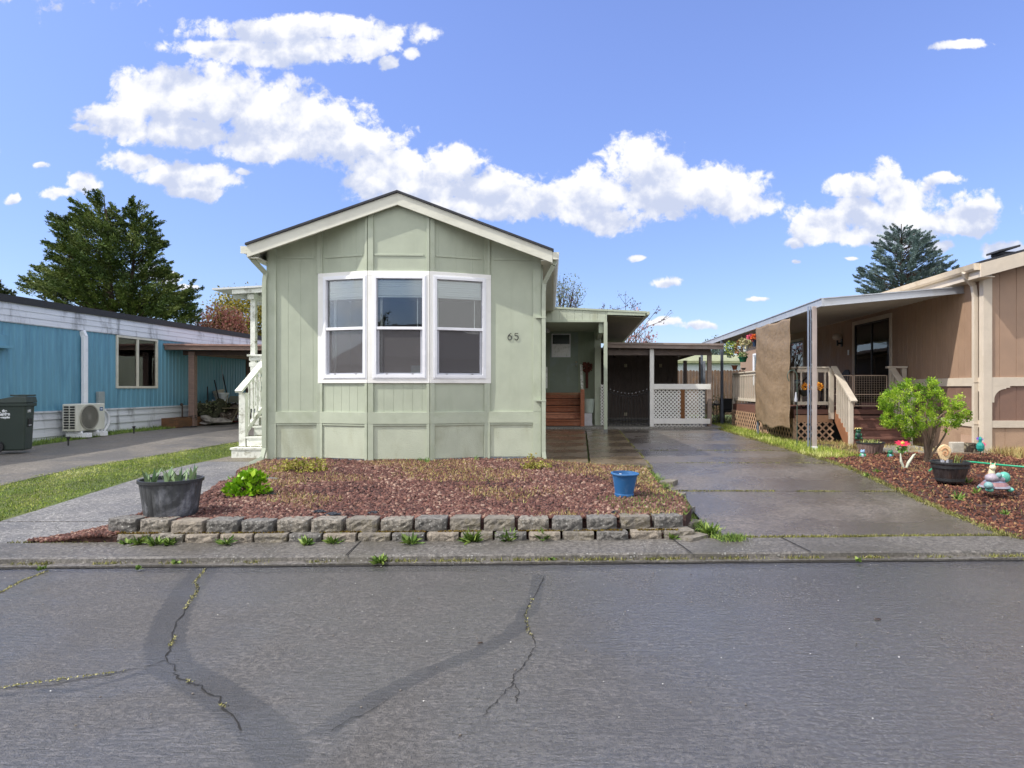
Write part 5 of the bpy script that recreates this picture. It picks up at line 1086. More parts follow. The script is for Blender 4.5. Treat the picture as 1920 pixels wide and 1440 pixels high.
# openings on the side wall
dY0, dY1, dZ0, dZ1 = 15.95, 18.15, 1.05, 3.30; wY0, wY1, wZ0, wZ1 = 22.2, 24.0, 1.75, 3.1; w2 = (27.4, 28.6, 1.7, 2.9)
w_ = MB(); ZR = 3.78
def sd(a_, b_, z0, z1): fS.grooved(w_, sS(b_), sS(a_), z0, z1, .205, .012, .008)
sd(YW, dY0, zt1, ZR); sd(dY0, dY1, dZ1, ZR); sd(dY1, wY0, 1.0, ZR); sd(wY0, wY1, wZ1, ZR); sd(wY0, wY1, 1.0, wZ0); sd(wY1, w2[0], 1.0, ZR); sd(w2[0], w2[1], w2[3], ZR); sd(w2[0], w2[1], 1., w2[2]); sd(w2[1], YE, 1., ZR)
def brz(X): return 3.74+.27*min(X-7.15, 15.85+.25-(X-7.15)*0-X if X > 11.6 else X-7.15) if X <= 11.6 else 3.74+.27*(16.05-X)
fF.grooved(w_, 0, fF.L, zt1, lambda s: brz(XW+s)-.1, .305, .012, .007, off=.28); w_.build('wall', m_br, bh_, recalc=False)
w_ = MB(); fS.grooved(w_, sS(dY0), sS(YW), zq1, zt0, .305, .012, .008); fF.grooved(w_, 0, fF.L, zq1, zt0, .305, .012, .007, off=.28); w_.build('lower_panel', m_brd, bh_, recalc=False)
w_ = MB(); fS.grooved(w_, 0, sS(YW), .2, zq0, .4, .010, .006); fF.grooved(w_, 0, fF.L, .2, zq0, .40, .01, .006, off=.38); w_.build('skirting', m_brs, bh_, recalc=False)
for z0, z1, nm in ((zt0, zt1, 'belt_board'), (zq0, zq1, 'base_board')):
    w_ = MB(); fS.box(w_, sS(dY0), sS(YW)-.001, 0, .03, z0, z1); w_.build(nm, m_bt, bh_, .003); w_ = MB(); fF.box(w_, .1, fF.L, 0, .03, z0, z1); w_.build(nm, m_bt, bh_, .003)
w_ = MB(); fF.box(w_, -.035, .13, -.01, .035, .26, ZR-.02); w_.build('corner_board', m_bt, bh_, .004)
w_ = MB(); fS.box(w_, sS(YW)-.10, sS(YW)-.012, 0, .034, .26, ZR-.02); w_.build('corner_board', m_bt, bh_, .004)
# arched brackets
br_ = [(.13, zt0), (.13, zt0-.30), (.17, zt0-.30), (.17, zt0-.25)]+[(.17+.22*(1-math.cos(a_)), zt0-.25+.20*math.sin(a_)) for a_ in [PI/2*i/8 for i in range(1, 9)]]+[(.39, zt0-.03), (.46, zt0-.03), (.46, zt0)]
mb = MB(); mb.prism(br_, lambda u, v, a_: fF.P(u, a_, v), .0, .03); mb.build('bracket', m_bt, bh_, recalc=True)
mb = MB(); mb.prism([(.10, zt0), (.10, zt0-.10), (.16, zt0-.09), (.24, zt0-.03), (.26, zt0)], lambda u, v, a_: fS.P(sS(YW)-u-.0, a_, v), .0, .03); mb.build('bracket', m_bt, bh_)
# roof
m_rf2 = m_shing
mb = MB(); YR0, YR1 = 11.88, YE+.3
for Xa, Xb in ((7.12, 11.6), (11.6, 16.1)):
    za, zb_ = brz(Xa), brz(Xb); mb.add([(Xa,YR0,za),(Xb,YR0,zb_),(Xb,YR1,zb_),(Xa,YR1,za),(Xa,YR0,za+.04),(Xb,YR0,zb_+.04),(Xb,YR1,zb_+.04),(Xa,YR1,za+.04)], [(0,3,2,1),(4,5,6,7),(0,1,5,4),(1,2,6,5),(2,3,7,6),(3,0,4,7)])
mb.build('roof', m_rf2, bh_)
for Xa, Xb in ((7.12, 11.6), (11.6, 16.1)):
    mb = MB(); za, zb_ = brz(Xa)-.002, brz(Xb)-.002; t = .25; mb.add([(Xa,YR0,za),(Xb,YR0,zb_),(Xb,YR0+.04,zb_),(Xa,YR0+.04,za),(Xa,YR0,za-t),(Xb,YR0,zb_-t),(Xb,YR0+.04,zb_-t),(Xa,YR0+.04,za-t)], [(0,3,2,1),(4,5,6,7),(0,1,5,4),(1,2,6,5),(2,3,7,6),(3,0,4,7)]); mb.build('rake_board', m_bt, bh_, .003)
mb = MB(); mb.box(7.13, 7.16, YR0+.041, YR1, 3.49, 3.73); mb.build('eave_board', m_bt, bh_); mb = MB(); mb.box(7.161, XW-.001, YR0+.041, YR1, 3.49, 3.505); mb.build('soffit', m_bt, bh_)
mb = MB(); prf = [(0,0),(0,-.10),(.045,-.12),(.085,-.085),(.12,0),(.11,0),(.078,-.075),(.045,-.105),(.012,-.09),(.012,0)]
mb.prism(prf, lambda a_, b_, v: (7.128-a_, v, 3.735+b_), YR0+.03, YR1); mb.box(7.01, 7.128, YR0+.024, YR0+.03, 3.615, 3.735); mb.build('gutter', M('gutter_beige', srgb(222,206,182), .5, .06, 3, dirt=srgb(160,140,100), dirt_amt=.5), bh_)
dso = downspout([(7.06,12.28,3.64),(7.12,12.34,3.55),(7.30,12.42,3.42),(7.335,12.42,3.2),(7.335,12.42,.33)], .085, .075, 'downspout', m_bt, bh_)
for z in (1.62, .84):
    mb = MB(); mb.box(7.285, 7.45, 12.372, 12.39, z-.008, z+.008); mb.build('strap', m_bt, dso)
mb = MB(); xv = X_(1884, 12.4); mb.box(xv-.14, xv+.14, 12.3, 12.6, brz(xv)+.03, brz(xv)+.09); v_ = brz(xv)+.09; mb.add([(xv-.20,12.25,v_-.02),(xv+.20,12.25,v_+.08),(xv+.20,12.65,v_+.08),(xv-.20,12.65,v_-.02),(xv-.20,12.25,v_+.02),(xv+.20,12.25,v_+.12),(xv+.20,12.65,v_+.12),(xv-.20,12.65,v_+.02)], [(0,3,2,1),(4,5,6,7),(0,1,5,4),(1,2,6,5),(2,3,7,6),(3,0,4,7)]); mb.build('roof_vent', m_shing, bh_, .01)
mb = MB(); fS.box(mb, sS(12.98), sS(12.55), .0, .012, .38, .60); fS.box(mb, sS(12.90), sS(12.80), .012, .014, .41, .57); fS.box(mb, sS(12.74), sS(12.62), .012, .014, .41, .57); mb.build('skirt_vent', M('vent_tan', srgb(186,156,134), .6, .08), bh_)
# patio door and windows
def wframe(f, s0, s1, z0, z1, t, d, m, nm, glassm, mull=(), parent=bh_, inner=None, sash=None):
    mb = MB(); f.box(mb, s0-t, s0, -.03, d, z0-t, z1+t); f.box(mb, s1, s1+t, -.03, d, z0-t, z1+t); f.box(mb, s0, s1, -.03, d, z1, z1+t); f.box(mb, s0, s1, -.03, d, z0-t, z0); w = mb.build(nm, m, parent, .004)
    mb = MB(); q = .045; f.box(mb, s0, s0+q, -.04, 0, z0, z1); f.box(mb, s1-q, s1, -.04, 0, z0, z1); f.box(mb, s0+q, s1-q, -.04, 0, z1-q, z1); f.box(mb, s0+q, s1-q, -.04, 0, z0, z0+q)
    for u_ in mull: sx = s0+(s1-s0)*u_; f.box(mb, sx-q/2, sx+q/2, -.035, .004, z0+q, z1-q)
    mb.build('sash', sash or m_black, w, .003); mb = MB(); f.box(mb, s0+q*.5, s1-q*.5, -.022, -.018, z0+q*.5, z1-q*.5); mb.build('pane', glassm, w)
    mb = MB(); f.box(mb, s0, s1, -.6, -.55, z0, z1); mb.build('interior', inner or m_dark, w)
    return w
gd = glass_mat('patio_glass', (.5,.55,.55), 1.1)
w_ = wframe(fS, sS(dY1)+.10, sS(dY0)-.02, dZ0, dZ1-.10, .10, .03, m_bt, 'patio_door', gd, (.5,))
mb = MB(); pr_ = [(sS(dY1)+.15+2.0*i/90, -.12+.02*math.sin(i*.8)) for i in range(91)]; fS.strip(mb, [p for p in pr_ if p[0] < sS(dY1)+.95 or p[0] > sS(dY1)+1.25], dZ0+.05, dZ1-.12); mb.build('curtain', M('dark_curtain', srgb(62,62,64), .8, .3, 3, stretch=(1,9,1)), w_)
wframe(fS, sS(wY1), sS(wY0), wZ0, wZ1, .08, .03, m_bt, 'window', gd, ()); wframe(fS, sS(w2[1]), sS(w2[0]), w2[2], w2[3], .08, .03, m_vinyl, 'window', gd, (.5,), sash=m_vinyl)
lm = MB(); yl = 18.9; f_l = fS.P(sS(yl), .12, 2.92); lm.box(XW-.14, XW-.005, yl-.03, yl+.03, 2.75, 2.80); lm.box(XW-.16, XW-.12, yl-.03, yl+.03, 2.70, 2.86); lm.box(XW-.03, XW-.005, yl-.06, yl+.06, 2.68, 2.9)
ll = lm.build('wall_lamp', m_black, bh_, .006); MB().lathe([(.05,0),(.11,.03),(.13,.10),(.09,.17),(.02,.19)], (XW-.15, yl, 2.86), 16).build('globe', M('milk_glass', srgb(214,204,190), .25, .03, bump=0), ll, smooth=60)
mb = MB(); fS.box(mb, sS(18.5), sS(18.42), 0, .015, 2.42, 2.56); mb.build('switch_plate', m_vinyl, bh_)
# ---- patio cover
m_alu = M('grey_aluminium', srgb(176,180,186), .4, .06, 3, stretch=(1,1,6), bump=.03, metal=.25, dirt=srgb(150,146,140), dirt_amt=.4)
m_post = M('taupe_metal_post', srgb(172,160,154), .5, .08, 4, bump=.05, dirt=srgb(130,122,116), dirt_amt=.4)
pc = thing('patio_cover', (5.2, 19, .28), 'grey aluminium patio cover sloping from the brown home to metal posts by the drive', 'patio cover')
PX0, PX1, PY0, PY1 = 4.66, 7.39, 12.9, 26.; zc = lambda X: 3.25+(X-PX0)/(PX1-PX0)*.23
mb = MB(); prf = []; n_ = 60
for i in range(n_+1):
    y = PY0+.05+(PY1-PY0-.1)*i/n_; prf += [(y, 0), (y+.05, 0), (y+.07, .035), (y+.16, .035), (y+.18, 0)]
vs = []
for y, h in prf:
    if y < PY1-.02: vs += [(PX0+.03, y, zc(PX0)-.10+h), (PX1, y, zc(PX1)-.09+h)]
mb.add(vs, [(2*i, 2*i+1, 2*i+3, 2*i+2) for i in range(len(vs)//2-1)]); mb.build('roof_panel', M('panel_underside', srgb(186,182,172), .55, .06, 3), pc, recalc=False)
mb = MB(); mb.box(PX0-.01, PX0+.03, PY0, PY1, zc(PX0)-.165, zc(PX0)); mb.box(PX0-.03, PX0-.011, PY0+.0, PY1, zc(PX0)-.02, zc(PX0)+.0); mb.box(PX0-.025, PX0-.011, PY0, PY1, zc(PX0)-.165, zc(PX0)-.145); mb.build('side_fascia', m_alu, pc, .002)
mb = MB()
for dz0, dz1, dd in ((0, .02, .02), (.02, .125, 0), (.125, .14, .02)):
    mb.add([(PX0+.031,PY0-dd,zc(PX0)-dz1-(.025 if dz1 > .1 else 0)),(PX1+.05,PY0-dd,zc(PX1)-dz1),(PX1+.05,PY0+.04,zc(PX1)-dz1),(PX0+.031,PY0+.04,zc(PX0)-dz1-(.025 if dz1 > .1 else 0)),(PX0+.031,PY0-dd,zc(PX0)-dz0-(.025 if dz0 > .1 else 0)),(PX1+.05,PY0-dd,zc(PX1)-dz0),(PX1+.05,PY0+.04,zc(PX1)-dz0),(PX0+.031,PY0+.04,zc(PX0)-dz0-(.025 if dz0 > .1 else 0))], [(0,3,2,1),(4,5,6,7),(0,1,5,4),(1,2,6,5),(2,3,7,6),(3,0,4,7)])
mb.build('front_fascia', m_alu, pc, .002)
m_web = M('post_channel', srgb(150,160,176), .35, .06, 3, metal=.4)
x = X_(1526.8, 13.2); MB().box(x-.042, x+.042, 13.16, 13.24, .28, zc(PX0)-.13).build('post', m_post, pc, .006)
xx = X_(1518, 13.2); mb = MB(); mb.box(xx-.036, xx-.022, 13.17, 13.23, .28, zc(PX0)-.13); mb.box(xx+.015, xx+.03, 13.2, 13.23, .28, zc(PX0)-.13)
mb.build('post_channel', m_web, pc); mb = MB()
for i in range(6): z = .6+.45*i; mb.tube([(xx+.022, 13.2, z), (xx+.05, 13.19, z+.04), (xx+.05, 13.19, z-.03)], .008, 5)
mb.build('post_scroll', m_alu, pc); MB().box(x-.06, x+.05, 13.13, 13.27, .26, .35).build('post_foot', m_vinyl, pc, .006)
for y, w, m in ((17.6, .05, m_web), (22.1, .085, M('dull_post', srgb(104,110,122), .4, .15, metal=.2)), (25.8, .085, m_web)): mkpost(4.66, y, .26, zc(PX0)-.15, w, pc, m)
# ---- tarp curtain
mb = MB(); nu, nv = 46, 54; Ya, Yb = 17.58, 14.66; rs = random.Random(4); vs = []
for j in range(nv+1):
    v = j/nv
    for i in range(nu+1):
        u = i/nu; Y = Ya+(Yb-Ya)*u+(.05*(1-v)*(u > .9)); zt = 3.10-.10*abs(math.sin(u*PI*2.5))*.35-.03*u; zb_ = .63-.05*math.sin(u*3.1)+.03*math.sin(u*17)
        z = zb_+(zt-zb_)*v; fold = .016*math.sin(u*7+v*3)+.005*math.sin(u*23-v*6)+.010*math.sin(v*11+u*5)*(1-abs(2*v-1))+.007*math.sin(v*31+u*9+2*math.sin(u*4))+.07*(1-v)**3*math.sin(u*6+1)
        vs.append((4.62-.02+fold-.06*(1-v), Y, z))
mb.add(vs, [(j*(nu+1)+i, j*(nu+1)+i+1, (j+1)*(nu+1)+i+1, (j+1)*(nu+1)+i) for j in range(nv) for i in range(nu)])
tp = mb.build('tarp_curtain', M('brown_tarp', srgb(134,114,90), .62, .10, 4, stretch=(1,1,5), bump=.9, bscale=9, dirt=srgb(112,90,64), dirt_amt=.5, dscale=3), smooth=180, recalc=False); tag(tp, 'brown tarp hung as a curtain from the patio cover edge down to the deck foot', 'tarp curtain')
so_ = tp.modifiers.new('thickness', 'SOLIDIFY'); so_.thickness = .006
# ---- deck
m_deckb = M('deck_redbrown', srgb(110,76,66), .65, .15, 4, stretch=(1,1,6), bump=.25, bscale=30, dirt=srgb(140,98,76), dirt_amt=.4)
m_rail = M('beige_rail', srgb(206,196,180), .55, .07, 4, bump=.12, dirt=srgb(150,140,124), dirt_amt=.4, dscale=3)
m_latt = M('tan_lattice', srgb(186,152,124), .65, .1, 4)
dk_ = thing('deck', (6, 18, .28), 'raised brown deck with beige baluster rails and tan lattice skirting on the brown home', 'deck')
DX0, DX1, DY0, DY1, DZ = 4.82, 7.37, 15.12, 21.3, 1.02
MB().box(DX0+.03, DX1, DY0+.03, DY1, DZ-.05, DZ).build('deck_floor', m_deckb, dk_); MB().box(DX0, DX0+.03, DY0, DY1, DZ-.20, DZ-.005).build('rim_board', m_deckb, dk_, .003); MB().box(DX0+.031, DX1, DY0, DY0+.03, DZ-.11, DZ-.005).build('rim_board', m_deckb, dk_, .003)
MB().box(DX0+.032, 5.70, DY0-.012, DY0, DZ-.29, DZ-.13).build('band_board', M('tan_band', srgb(170,132,102), .65, .1), dk_)
fl_ = Facet((DX0-.01, DY1), (DX0-.01, DY0)); mb = MB(); lattice(mb, fl_, .1, fl_.L, .27, DZ-.21, .15, .04); mb.build('lattice', m_latt, dk_)
ff_ = Facet((DX0, DY0-.0), (5.72, DY0)); mb = MB(); lattice(mb, ff_, 0, ff_.L, .27, DZ-.26, .115, .036); mb.build('lattice', m_latt, dk_)
for y in (DY1-.06, 17.75, DY0+.06): MB().box(DX0-.02, DX0+.07, y-.05, y+.05, .26, DZ-.2).build('lattice_post', m_brs, dk_)
MB().box(DX0+.2, DX1, DY0+.2, DY1, .27, .9).build('deck_underside', m_dark, dk_)  # near-black block standing in for the shade beneath the deck
def rail(p, q, n, turned=False):
    (x0, y0), (x1, y1) = p, q; L = math.hypot(x1-x0, y1-y0); mb = MB(); mb.bar((x0,y0,1.97), (x1,y1,1.97), .12, .04); mb.bar((x0,y0,1.90), (x1,y1,1.90), .04, .08); mb.bar((x0,y0,1.16), (x1,y1,1.16), .04, .08); mb.build('rail', m_rail, dk_, .004)
    for i in range(n): t_ = (i+.5)/n; x, y = x0+(x1-x0)*t_, y0+(y1-y0)*t_; MB().box(x-.019, x+.019, y-.019, y+.019, 1.19, 1.87).build('baluster', m_rail, dk_)
rail((DX0+.04, DY1-.1), (DX0+.04, 17.6), 15); rail((DX0+.04, 17.5), (DX0+.04, DY0+.1), 16); rail((DX0+.08, DY0-.0+.02), (5.62, DY0+.02), 4)
mkpost(DX0+.04, DY1-.05, DZ-.2, 1.95, .09, dk_, m_rail); mkpost(DX0+.04, 17.55, DZ-.2, 1.95, .09, dk_, m_rail)
MB().box(5.60, 5.71, DY0-.06, DY0+.0, .80, 1.95).build('corner_post', m_rail, dk_, .004)
MB().box(6.98, 7.08, DY0-.06, DY0+.03, 1.0, 1.95).build('corner_post', m_rail, dk_, .004); MB().box(6.92, 7.38, DY0-.05, DY0+.06, 1.955, 2.0).build('rail_cap', m_rail, dk_, .004); MB().box(7.26, 7.36, DY0-.04, DY0+.04, 1.0, 1.95).build('corner_post', m_rail, dk_)
# ---- deck steps
ds_ = thing('deck_steps', (6.4, 14.7, .28), 'brown deck steps with slanting beige handrails behind the leafy shrub', 'steps')
for i in range(3):
    z1 = .27+.19*(i+1); y0 = 14.12+.28*i; mb = MB(); mb.box(5.78, 6.98, y0, y0+.31, z1-.05, z1); mb.build('tread', m_deckb, ds_, .005); MB().box(5.79, 6.97, y0+.03, y0+.05, z1-.20 if i else z1-.14, z1-.051).build('riser', m_deckb, ds_)
mb = MB(); mb.box(5.78, 6.98, DY0-.03, DY0-.014, DZ-.22, DZ-.14)
for i in range(12): xx = 5.83+.1*i; mb.prism([(.045*math.cos(PI*j/8), -.03*math.sin(PI*j/8)) for j in range(9)], lambda u, v, a_, xx=xx: (xx+u, a_, DZ-.22+v), DY0-.03, DY0-.014)
mb.build('scalloped_trim', M('trim_rose', srgb(130,96,84), .6, .1), ds_)
for xs_, nm in ((5.74, 'l'), (7.0, 'r')):
    mb = MB(); mb.add([(xs_-.02,14.18,.27),(xs_-.02,14.5,.27),(xs_-.02,DY0-.07,.75),(xs_-.02,DY0-.07,1.0),(xs_-.02,14.18,.40)], [(0,1,2,3,4)]); mb.add([(xs_+.02,14.18,.27),(xs_+.02,14.5,.27),(xs_+.02,DY0-.07,.75),(xs_+.02,DY0-.07,1.0),(xs_+.02,14.18,.40)], [(4,3,2,1,0)])
    mb.f += [(i, (i+1) % 5, 5+(i+1) % 5, 5+i) for i in range(5)]; mb.build('stringer', M('stringer_brown', srgb(150,104,76), .6, .12, dirt=srgb(110,76,60), dirt_amt=.5), ds_)
    mkpost(xs_, 14.2, .26, 1.22, .085, ds_, m_rail, 'newel_post'); MB().bar((xs_, 14.02, 1.22), (xs_-(.02 if nm == 'l' else -.02), DY0-.0, 1.985), .14, .045).build('handrail', m_rail, ds_, .005)
    for i in range(6): t_ = (i+.7)/7; y = 14.2+(DY0-14.2)*t_; MB().box(xs_-.017, xs_+.017, y-.017, y+.017, .42+.55*t_, 1.22+.68*t_).build('baluster', m_rail, ds_)
# mesh gate on deck
gt = thing('mesh_gate', (6.35, 15.3, DZ), 'two leaf wire mesh gate with beige frames across the top of the deck steps', 'gate'); m_wire = M('wire_beige', srgb(180,160,140), .5, bump=0); yg2 = 15.24
for xa, xb in ((5.74, 6.20), (6.24, 6.98)):
    mb = MB(); 
    for a_, b_ in (((xa,yg2,DZ+.06),(xa,yg2,1.80)),((xb,yg2,DZ+.06),(xb,yg2,1.80)),((xa,yg2,DZ+.08),(xb,yg2,DZ+.08)),((xa,yg2,1.79),(xb,yg2,1.79)),((xa,yg2,1.36),(xb,yg2,1.36))): mb.bar(a_, b_, .022, .022, (0,1,0))
    fr_ = mb.build('gate_leaf', M('gate_beige', srgb(190,168,148), .5, .08), gt)
    mb = MB(); n_ = int((xb-xa)/.055)
    for i in range(1, n_): x = xa+(xb-xa)*i/n_; mb.bar((x,yg2,DZ+.08), (x,yg2,1.79), .004, .004, (0,1,0))
    for i in range(1, 13): z = DZ+.08+(1.79-DZ-.08)*i/13; mb.bar((xa,yg2,z), (xb,yg2,z), .004, .004, (0,1,0))
    mb.build('wire_mesh', m_wire, fr_)
m_rosep = M('rose_plastic', srgb(120,84,82), .6, .15)
for xa, lab in ((6.45, 'right hand brown planter trough behind the mesh gate'), (5.76, 'small brown planter trough behind the left gate leaf')): tag(MB().box(xa, xa+(.5 if xa > 6 else .18), 15.36, 15.5, DZ, DZ+.15).build('planter_trough', m_rosep, bevel=.015), lab, 'planter')
# things on the deck: dark chair, orange flowers, shepherd hook
dc = thing('deck_chair', (6.2, 16.8, DZ), 'dark chair on the deck behind the mesh gate', 'chair'); mb = MB(); x, y = 6.25, 16.6
for dx in (-.22, .22):
    for dy in (-.2, .2): MB().tube([(x+dx, y+dy, DZ), (x+dx*.9, y+dy*.9, DZ+.45)], .016, 6).build('leg', m_black, dc)
MB().box(x-.25, x+.25, y-.24, y+.24, DZ+.44, DZ+.48).build('seat', m_black, dc, .01); mb = MB(); mb.prism([(-.24,0),(.24,0),(.22,.36),(.10,.44),(-.10,.44),(-.22,.36)], lambda u, v, a_: (x+.24+a_-.0+v*.25, y+u, DZ+.5+v), 0, .03); mb.build('backrest', m_black, dc)
def flowerball(name, c, r, cols, n, lab, cat, leafc=None, s=(.02,.045), parent=None, sq=.7):
    d = rng.normal(size=(n, 3)); d /= np.linalg.norm(d, axis=1)[:, None]; P_ = np.array(c)+d*np.array([r, r, r*sq])*rng.uniform(.5, 1, (n, 1))
    o = scatter(name, LEAF_V, LEAF_F, P_, rng.uniform(*s, n), rot_dir(d, .7), M(name+lab[:12]+'_m', (0,0,0), .6, .1, 5, cols=cols, bump=0), parent)
    if parent is None: tag(o, lab, cat)
    return o
for (px, w_f), lab in (((1512, .10), 'orange flower cluster hanging left of the double metal post'), ((1535, .09), 'orange flower cluster hanging right of the double metal post')):
    x = X_(px, 14.9); flowerball('flower_basket', (x, 14.9, 1.54), w_f*1.05, [srgb(190,110,20), srgb(226,150,30), srgb(236,180,70)], 170, lab, 'flowers', sq=.8)
tag(MB().lathe([(.04,0),(.10,.05),(.13,.14),(.12,.14),(.03,.01)], (X_(1508,14.95), 14.95, 1.32), 14).build('hanging_pot', m_black, smooth=40), 'dark hanging pot under the left orange flowers', 'pot')
shk = MB(); x, y = X_(1494.5, 13.9), 13.9; shk.tube([(x, y, .27), (x, y, 1.75)]+[(x-.10+.10*math.cos(a_), y, 1.75+.13*math.sin(a_)) for a_ in [PI*i/10 for i in range(1, 14)]], .009, 6)
tag(shk.build('shepherd_hook', M('hook_green', srgb(70,90,80), .5)), 'thin green shepherd hook planted in front of the deck lattice', 'plant hook')
tag(MB().lathe([(.03,0),(.035,.05),(.02,.12),(.012,.2)], (x-.03, y-.02, 1.22), 10).build('wind_chime', m_sash, smooth=40), 'grey ornament hanging by the curtain edge below the hook', 'ornament')
bk = MB(); 
for cx_ in (5.2, 5.55): bk.tube([(cx_+.0, 15.6+.3*math.cos(a_), DZ+.32+.3*math.sin(a_)) for a_ in [2*PI*i/20 for i in range(21)]], .014, 5)
bk.bar((5.2,15.6,DZ+.3),(5.55,15.8,DZ+.8),.03,.03); bk.bar((5.0,15.5,DZ+.5),(5.5,15.6,DZ+.95),.03,.03); bk.bar((5.1,15.7,DZ+.85),(5.4,15.5,DZ+.1),.04,.02)
tag(bk.build('stored_frame', M('frame_brown', srgb(70,56,50), .6, .2)), 'dark jumble of frames stored behind the short deck rail', 'storage frame')
# hanging baskets and pots near the far deck corner
def pot(px, py0, py1, Y, wpx, lab, m, hang=True, plant=None, cat='pot', name='hanging_pot'):
    x = X_(px, Y); z0, z1 = Z_(py1, Y), Z_(py0, Y); r = wpx/2*Y/F; h = z1-z0
    t = thing(name, (x, Y, z0), lab, cat)
    MB().lathe([(r*.6,0),(r*.85,h*.8),(r*1.05,h*.85),(r*1.05,h),(r*.92,h),(r*.5,.01)], (x,Y,z0), 18).build('pot', m, t, smooth=35)
    if hang:
        for a_ in (0, 2.1, 4.2): MB().tube([(x+r*math.cos(a_), Y+r*math.sin(a_), z1), (x, Y, min(z1+.35, 3.08))], .004, 4).build('wire', m_black, t)
    if plant: flowerball(plant[0], (x, Y, z1+plant[1]*.35), plant[1], plant[2], plant[3], lab, '', parent=t, s=(.03,.07), sq=.8)
leafy = [srgb(60,96,44), srgb(120,150,80), srgb(196,200,150)]
pot(1398, 647, 659, 18.9, 13, 'white hanging pot with pale yellow flowers under the patio cover', M('pot_white', srgb(206,214,214), .4, .05), True, ('flowers', .17, [srgb(150,160,100), srgb(222,214,170), srgb(120,80,50)], 260))
pot(1415, 637, 650, 18.2, 10, 'dark blue hanging pot with pink and orange flowers beside the tarp', M('pot_blue', srgb(36,56,84), .4, .05), True, ('flowers', .10, [srgb(40,70,40), srgb(230,110,50), srgb(236,90,60)], 120))
flowerball('flower_bloom', (X_(1407,18.3), 18.3, Z_(632,18.3)), .11, [srgb(206,60,90), srgb(240,120,150)], 140, 'bright pink flower bunch under the patio cover edge', 'flowers')
flowerball('flower_bloom', (X_(1415,18.1), 18.1, Z_(631,18.1)), .09, [srgb(226,96,40), srgb(246,140,70)], 120, 'orange flower bunch touching the top of the tarp', 'flowers')
pot(1393, 669.5, 679, 19.4, 18, 'green hanging bowl below the white pot', M('pot_green', srgb(20,92,62), .4, .05), True, ('trailing_plant', .12, leafy, 120))
pot(1377.5, 685, 693.5, 20.8, 12, 'terracotta bowl on the far end of the deck rail', M('terracotta', srgb(140,80,52), .7, .15), False, name='rail_pot')
pot(1394, 690, 693.5, 19.6, 10, 'flat dark saucer pot on the deck rail', m_black, False, name='rail_pot')
flowerball('hanging_plant', (X_(1370,20.6), 20.6, Z_(655,20.6)), .17, [srgb(70,130,60), srgb(190,200,70), srgb(60,110,170)], 420, 'yellow green hanging plant at the far corner of the patio cover', 'plant', sq=1.5, s=(.035,.07))
flowerball('hanging_plant', (X_(1388,19.9), 19.9, Z_(653,19.9)), .16, [srgb(150,70,50), srgb(130,140,80), srgb(200,170,120)], 400, 'reddish trailing plant between the pots under the patio cover', 'plant', sq=1.7, s=(.035,.07))
hk = MB(); hk.tube([(X_(1366+ (a_*.9), 20.9), 20.9, Z_(640+a_*1.0+4*math.sin(a_/8), 20.9)) for a_ in range(0, 34, 3)], .02, 5)
tag(hk.build('plant_bracket', m_black), 'curved black bracket carrying the far hanging plants', 'bracket')
# ================================================================ right garden
def barrel(px, py, z, rtop, rbot, h, lab, mstave, mrim, group=None, bands=True, name='barrel_planter'):
    x, y = at(px, py, z); y += rbot*.9; x = X_(px, y)
    t = thing(name, (x, y, z), lab, 'planter', group); mb = MB(); n = 26; rows = 6; vs = []
    prof = [(rbot,0),(rbot*1.07+.0,h*.12),(rbot+(rtop-rbot)*.55,h*.45),(rtop*.97,h*.80),(rtop,h*.93)]
    # stave outline: shallow grooves between boards
    ns = n*4
    for r, zz in prof:
        for j in range(ns): k_ = (0 if j % 4 else -.006); a_ = 2*PI*j/ns; vs.append((x+(r+k_)*math.cos(a_), y+(r+k_)*math.sin(a_), z+zz))
    mb.add(vs, [(i*ns+j, i*ns+(j+1) % ns, (i+1)*ns+(j+1) % ns, (i+1)*ns+j) for i in range(len(prof)-1) for j in range(ns)]); mb.f.append(tuple(range(ns-1, -1, -1)))
    body = mb.build('body', mstave, t, smooth=30)
    MB().lathe([(rtop*.99,h*.91),(rtop*1.05,h*.92),(rtop*1.05,h),(rtop*.97,h),(rtop*.93,h*.80),(rtop*.93,h*.78)], (x,y,z), 48).build('rim', mrim, t, smooth=35)
    if bands:
        for zz, rr_ in ((.12, rbot*1.07), (.74, rtop*.965)):
            MB().lathe([(rr_-.01, h*zz-.012), (rr_+.006, h*zz-.012), (rr_+.009, h*zz+.022), (rr_-.01, h*zz+.022)], (x,y,z), 48).build('band', mrim, t, smooth=35)
    MB().lathe([(.001,h*.80),(rtop*.935,h*.80),(rtop*.935,h*.78),(.001,h*.78)], (x,y,z), 32).build('soil', m_soil, t)
    return x, y, z+h*.8
m_bk = M('planter_black', srgb(44,46,48), .5, .12, 6, bump=.15)
m_grey_st = M('faded_black_stave', srgb(66,68,70), .6, .25, 5, stretch=(2,2,.5), bump=.3, bscale=30, bstretch=(3,3,.6), dirt=srgb(150,152,158), dirt_amt=.85, dscale=4)
m_dk_st = M('dark_brown_stave', srgb(50,44,44), .5, .3, 5, stretch=(4,4,.5), bump=.3, bscale=30, dirt=srgb(96,74,62), dirt_amt=.6, dscale=5)
m_rs_st = M('rosy_grey_stave', srgb(126,104,98), .6, .3, 7, stretch=(5,5,.4), bump=.3, bscale=30, dirt=srgb(70,54,52), dirt_amt=.7, dscale=6)
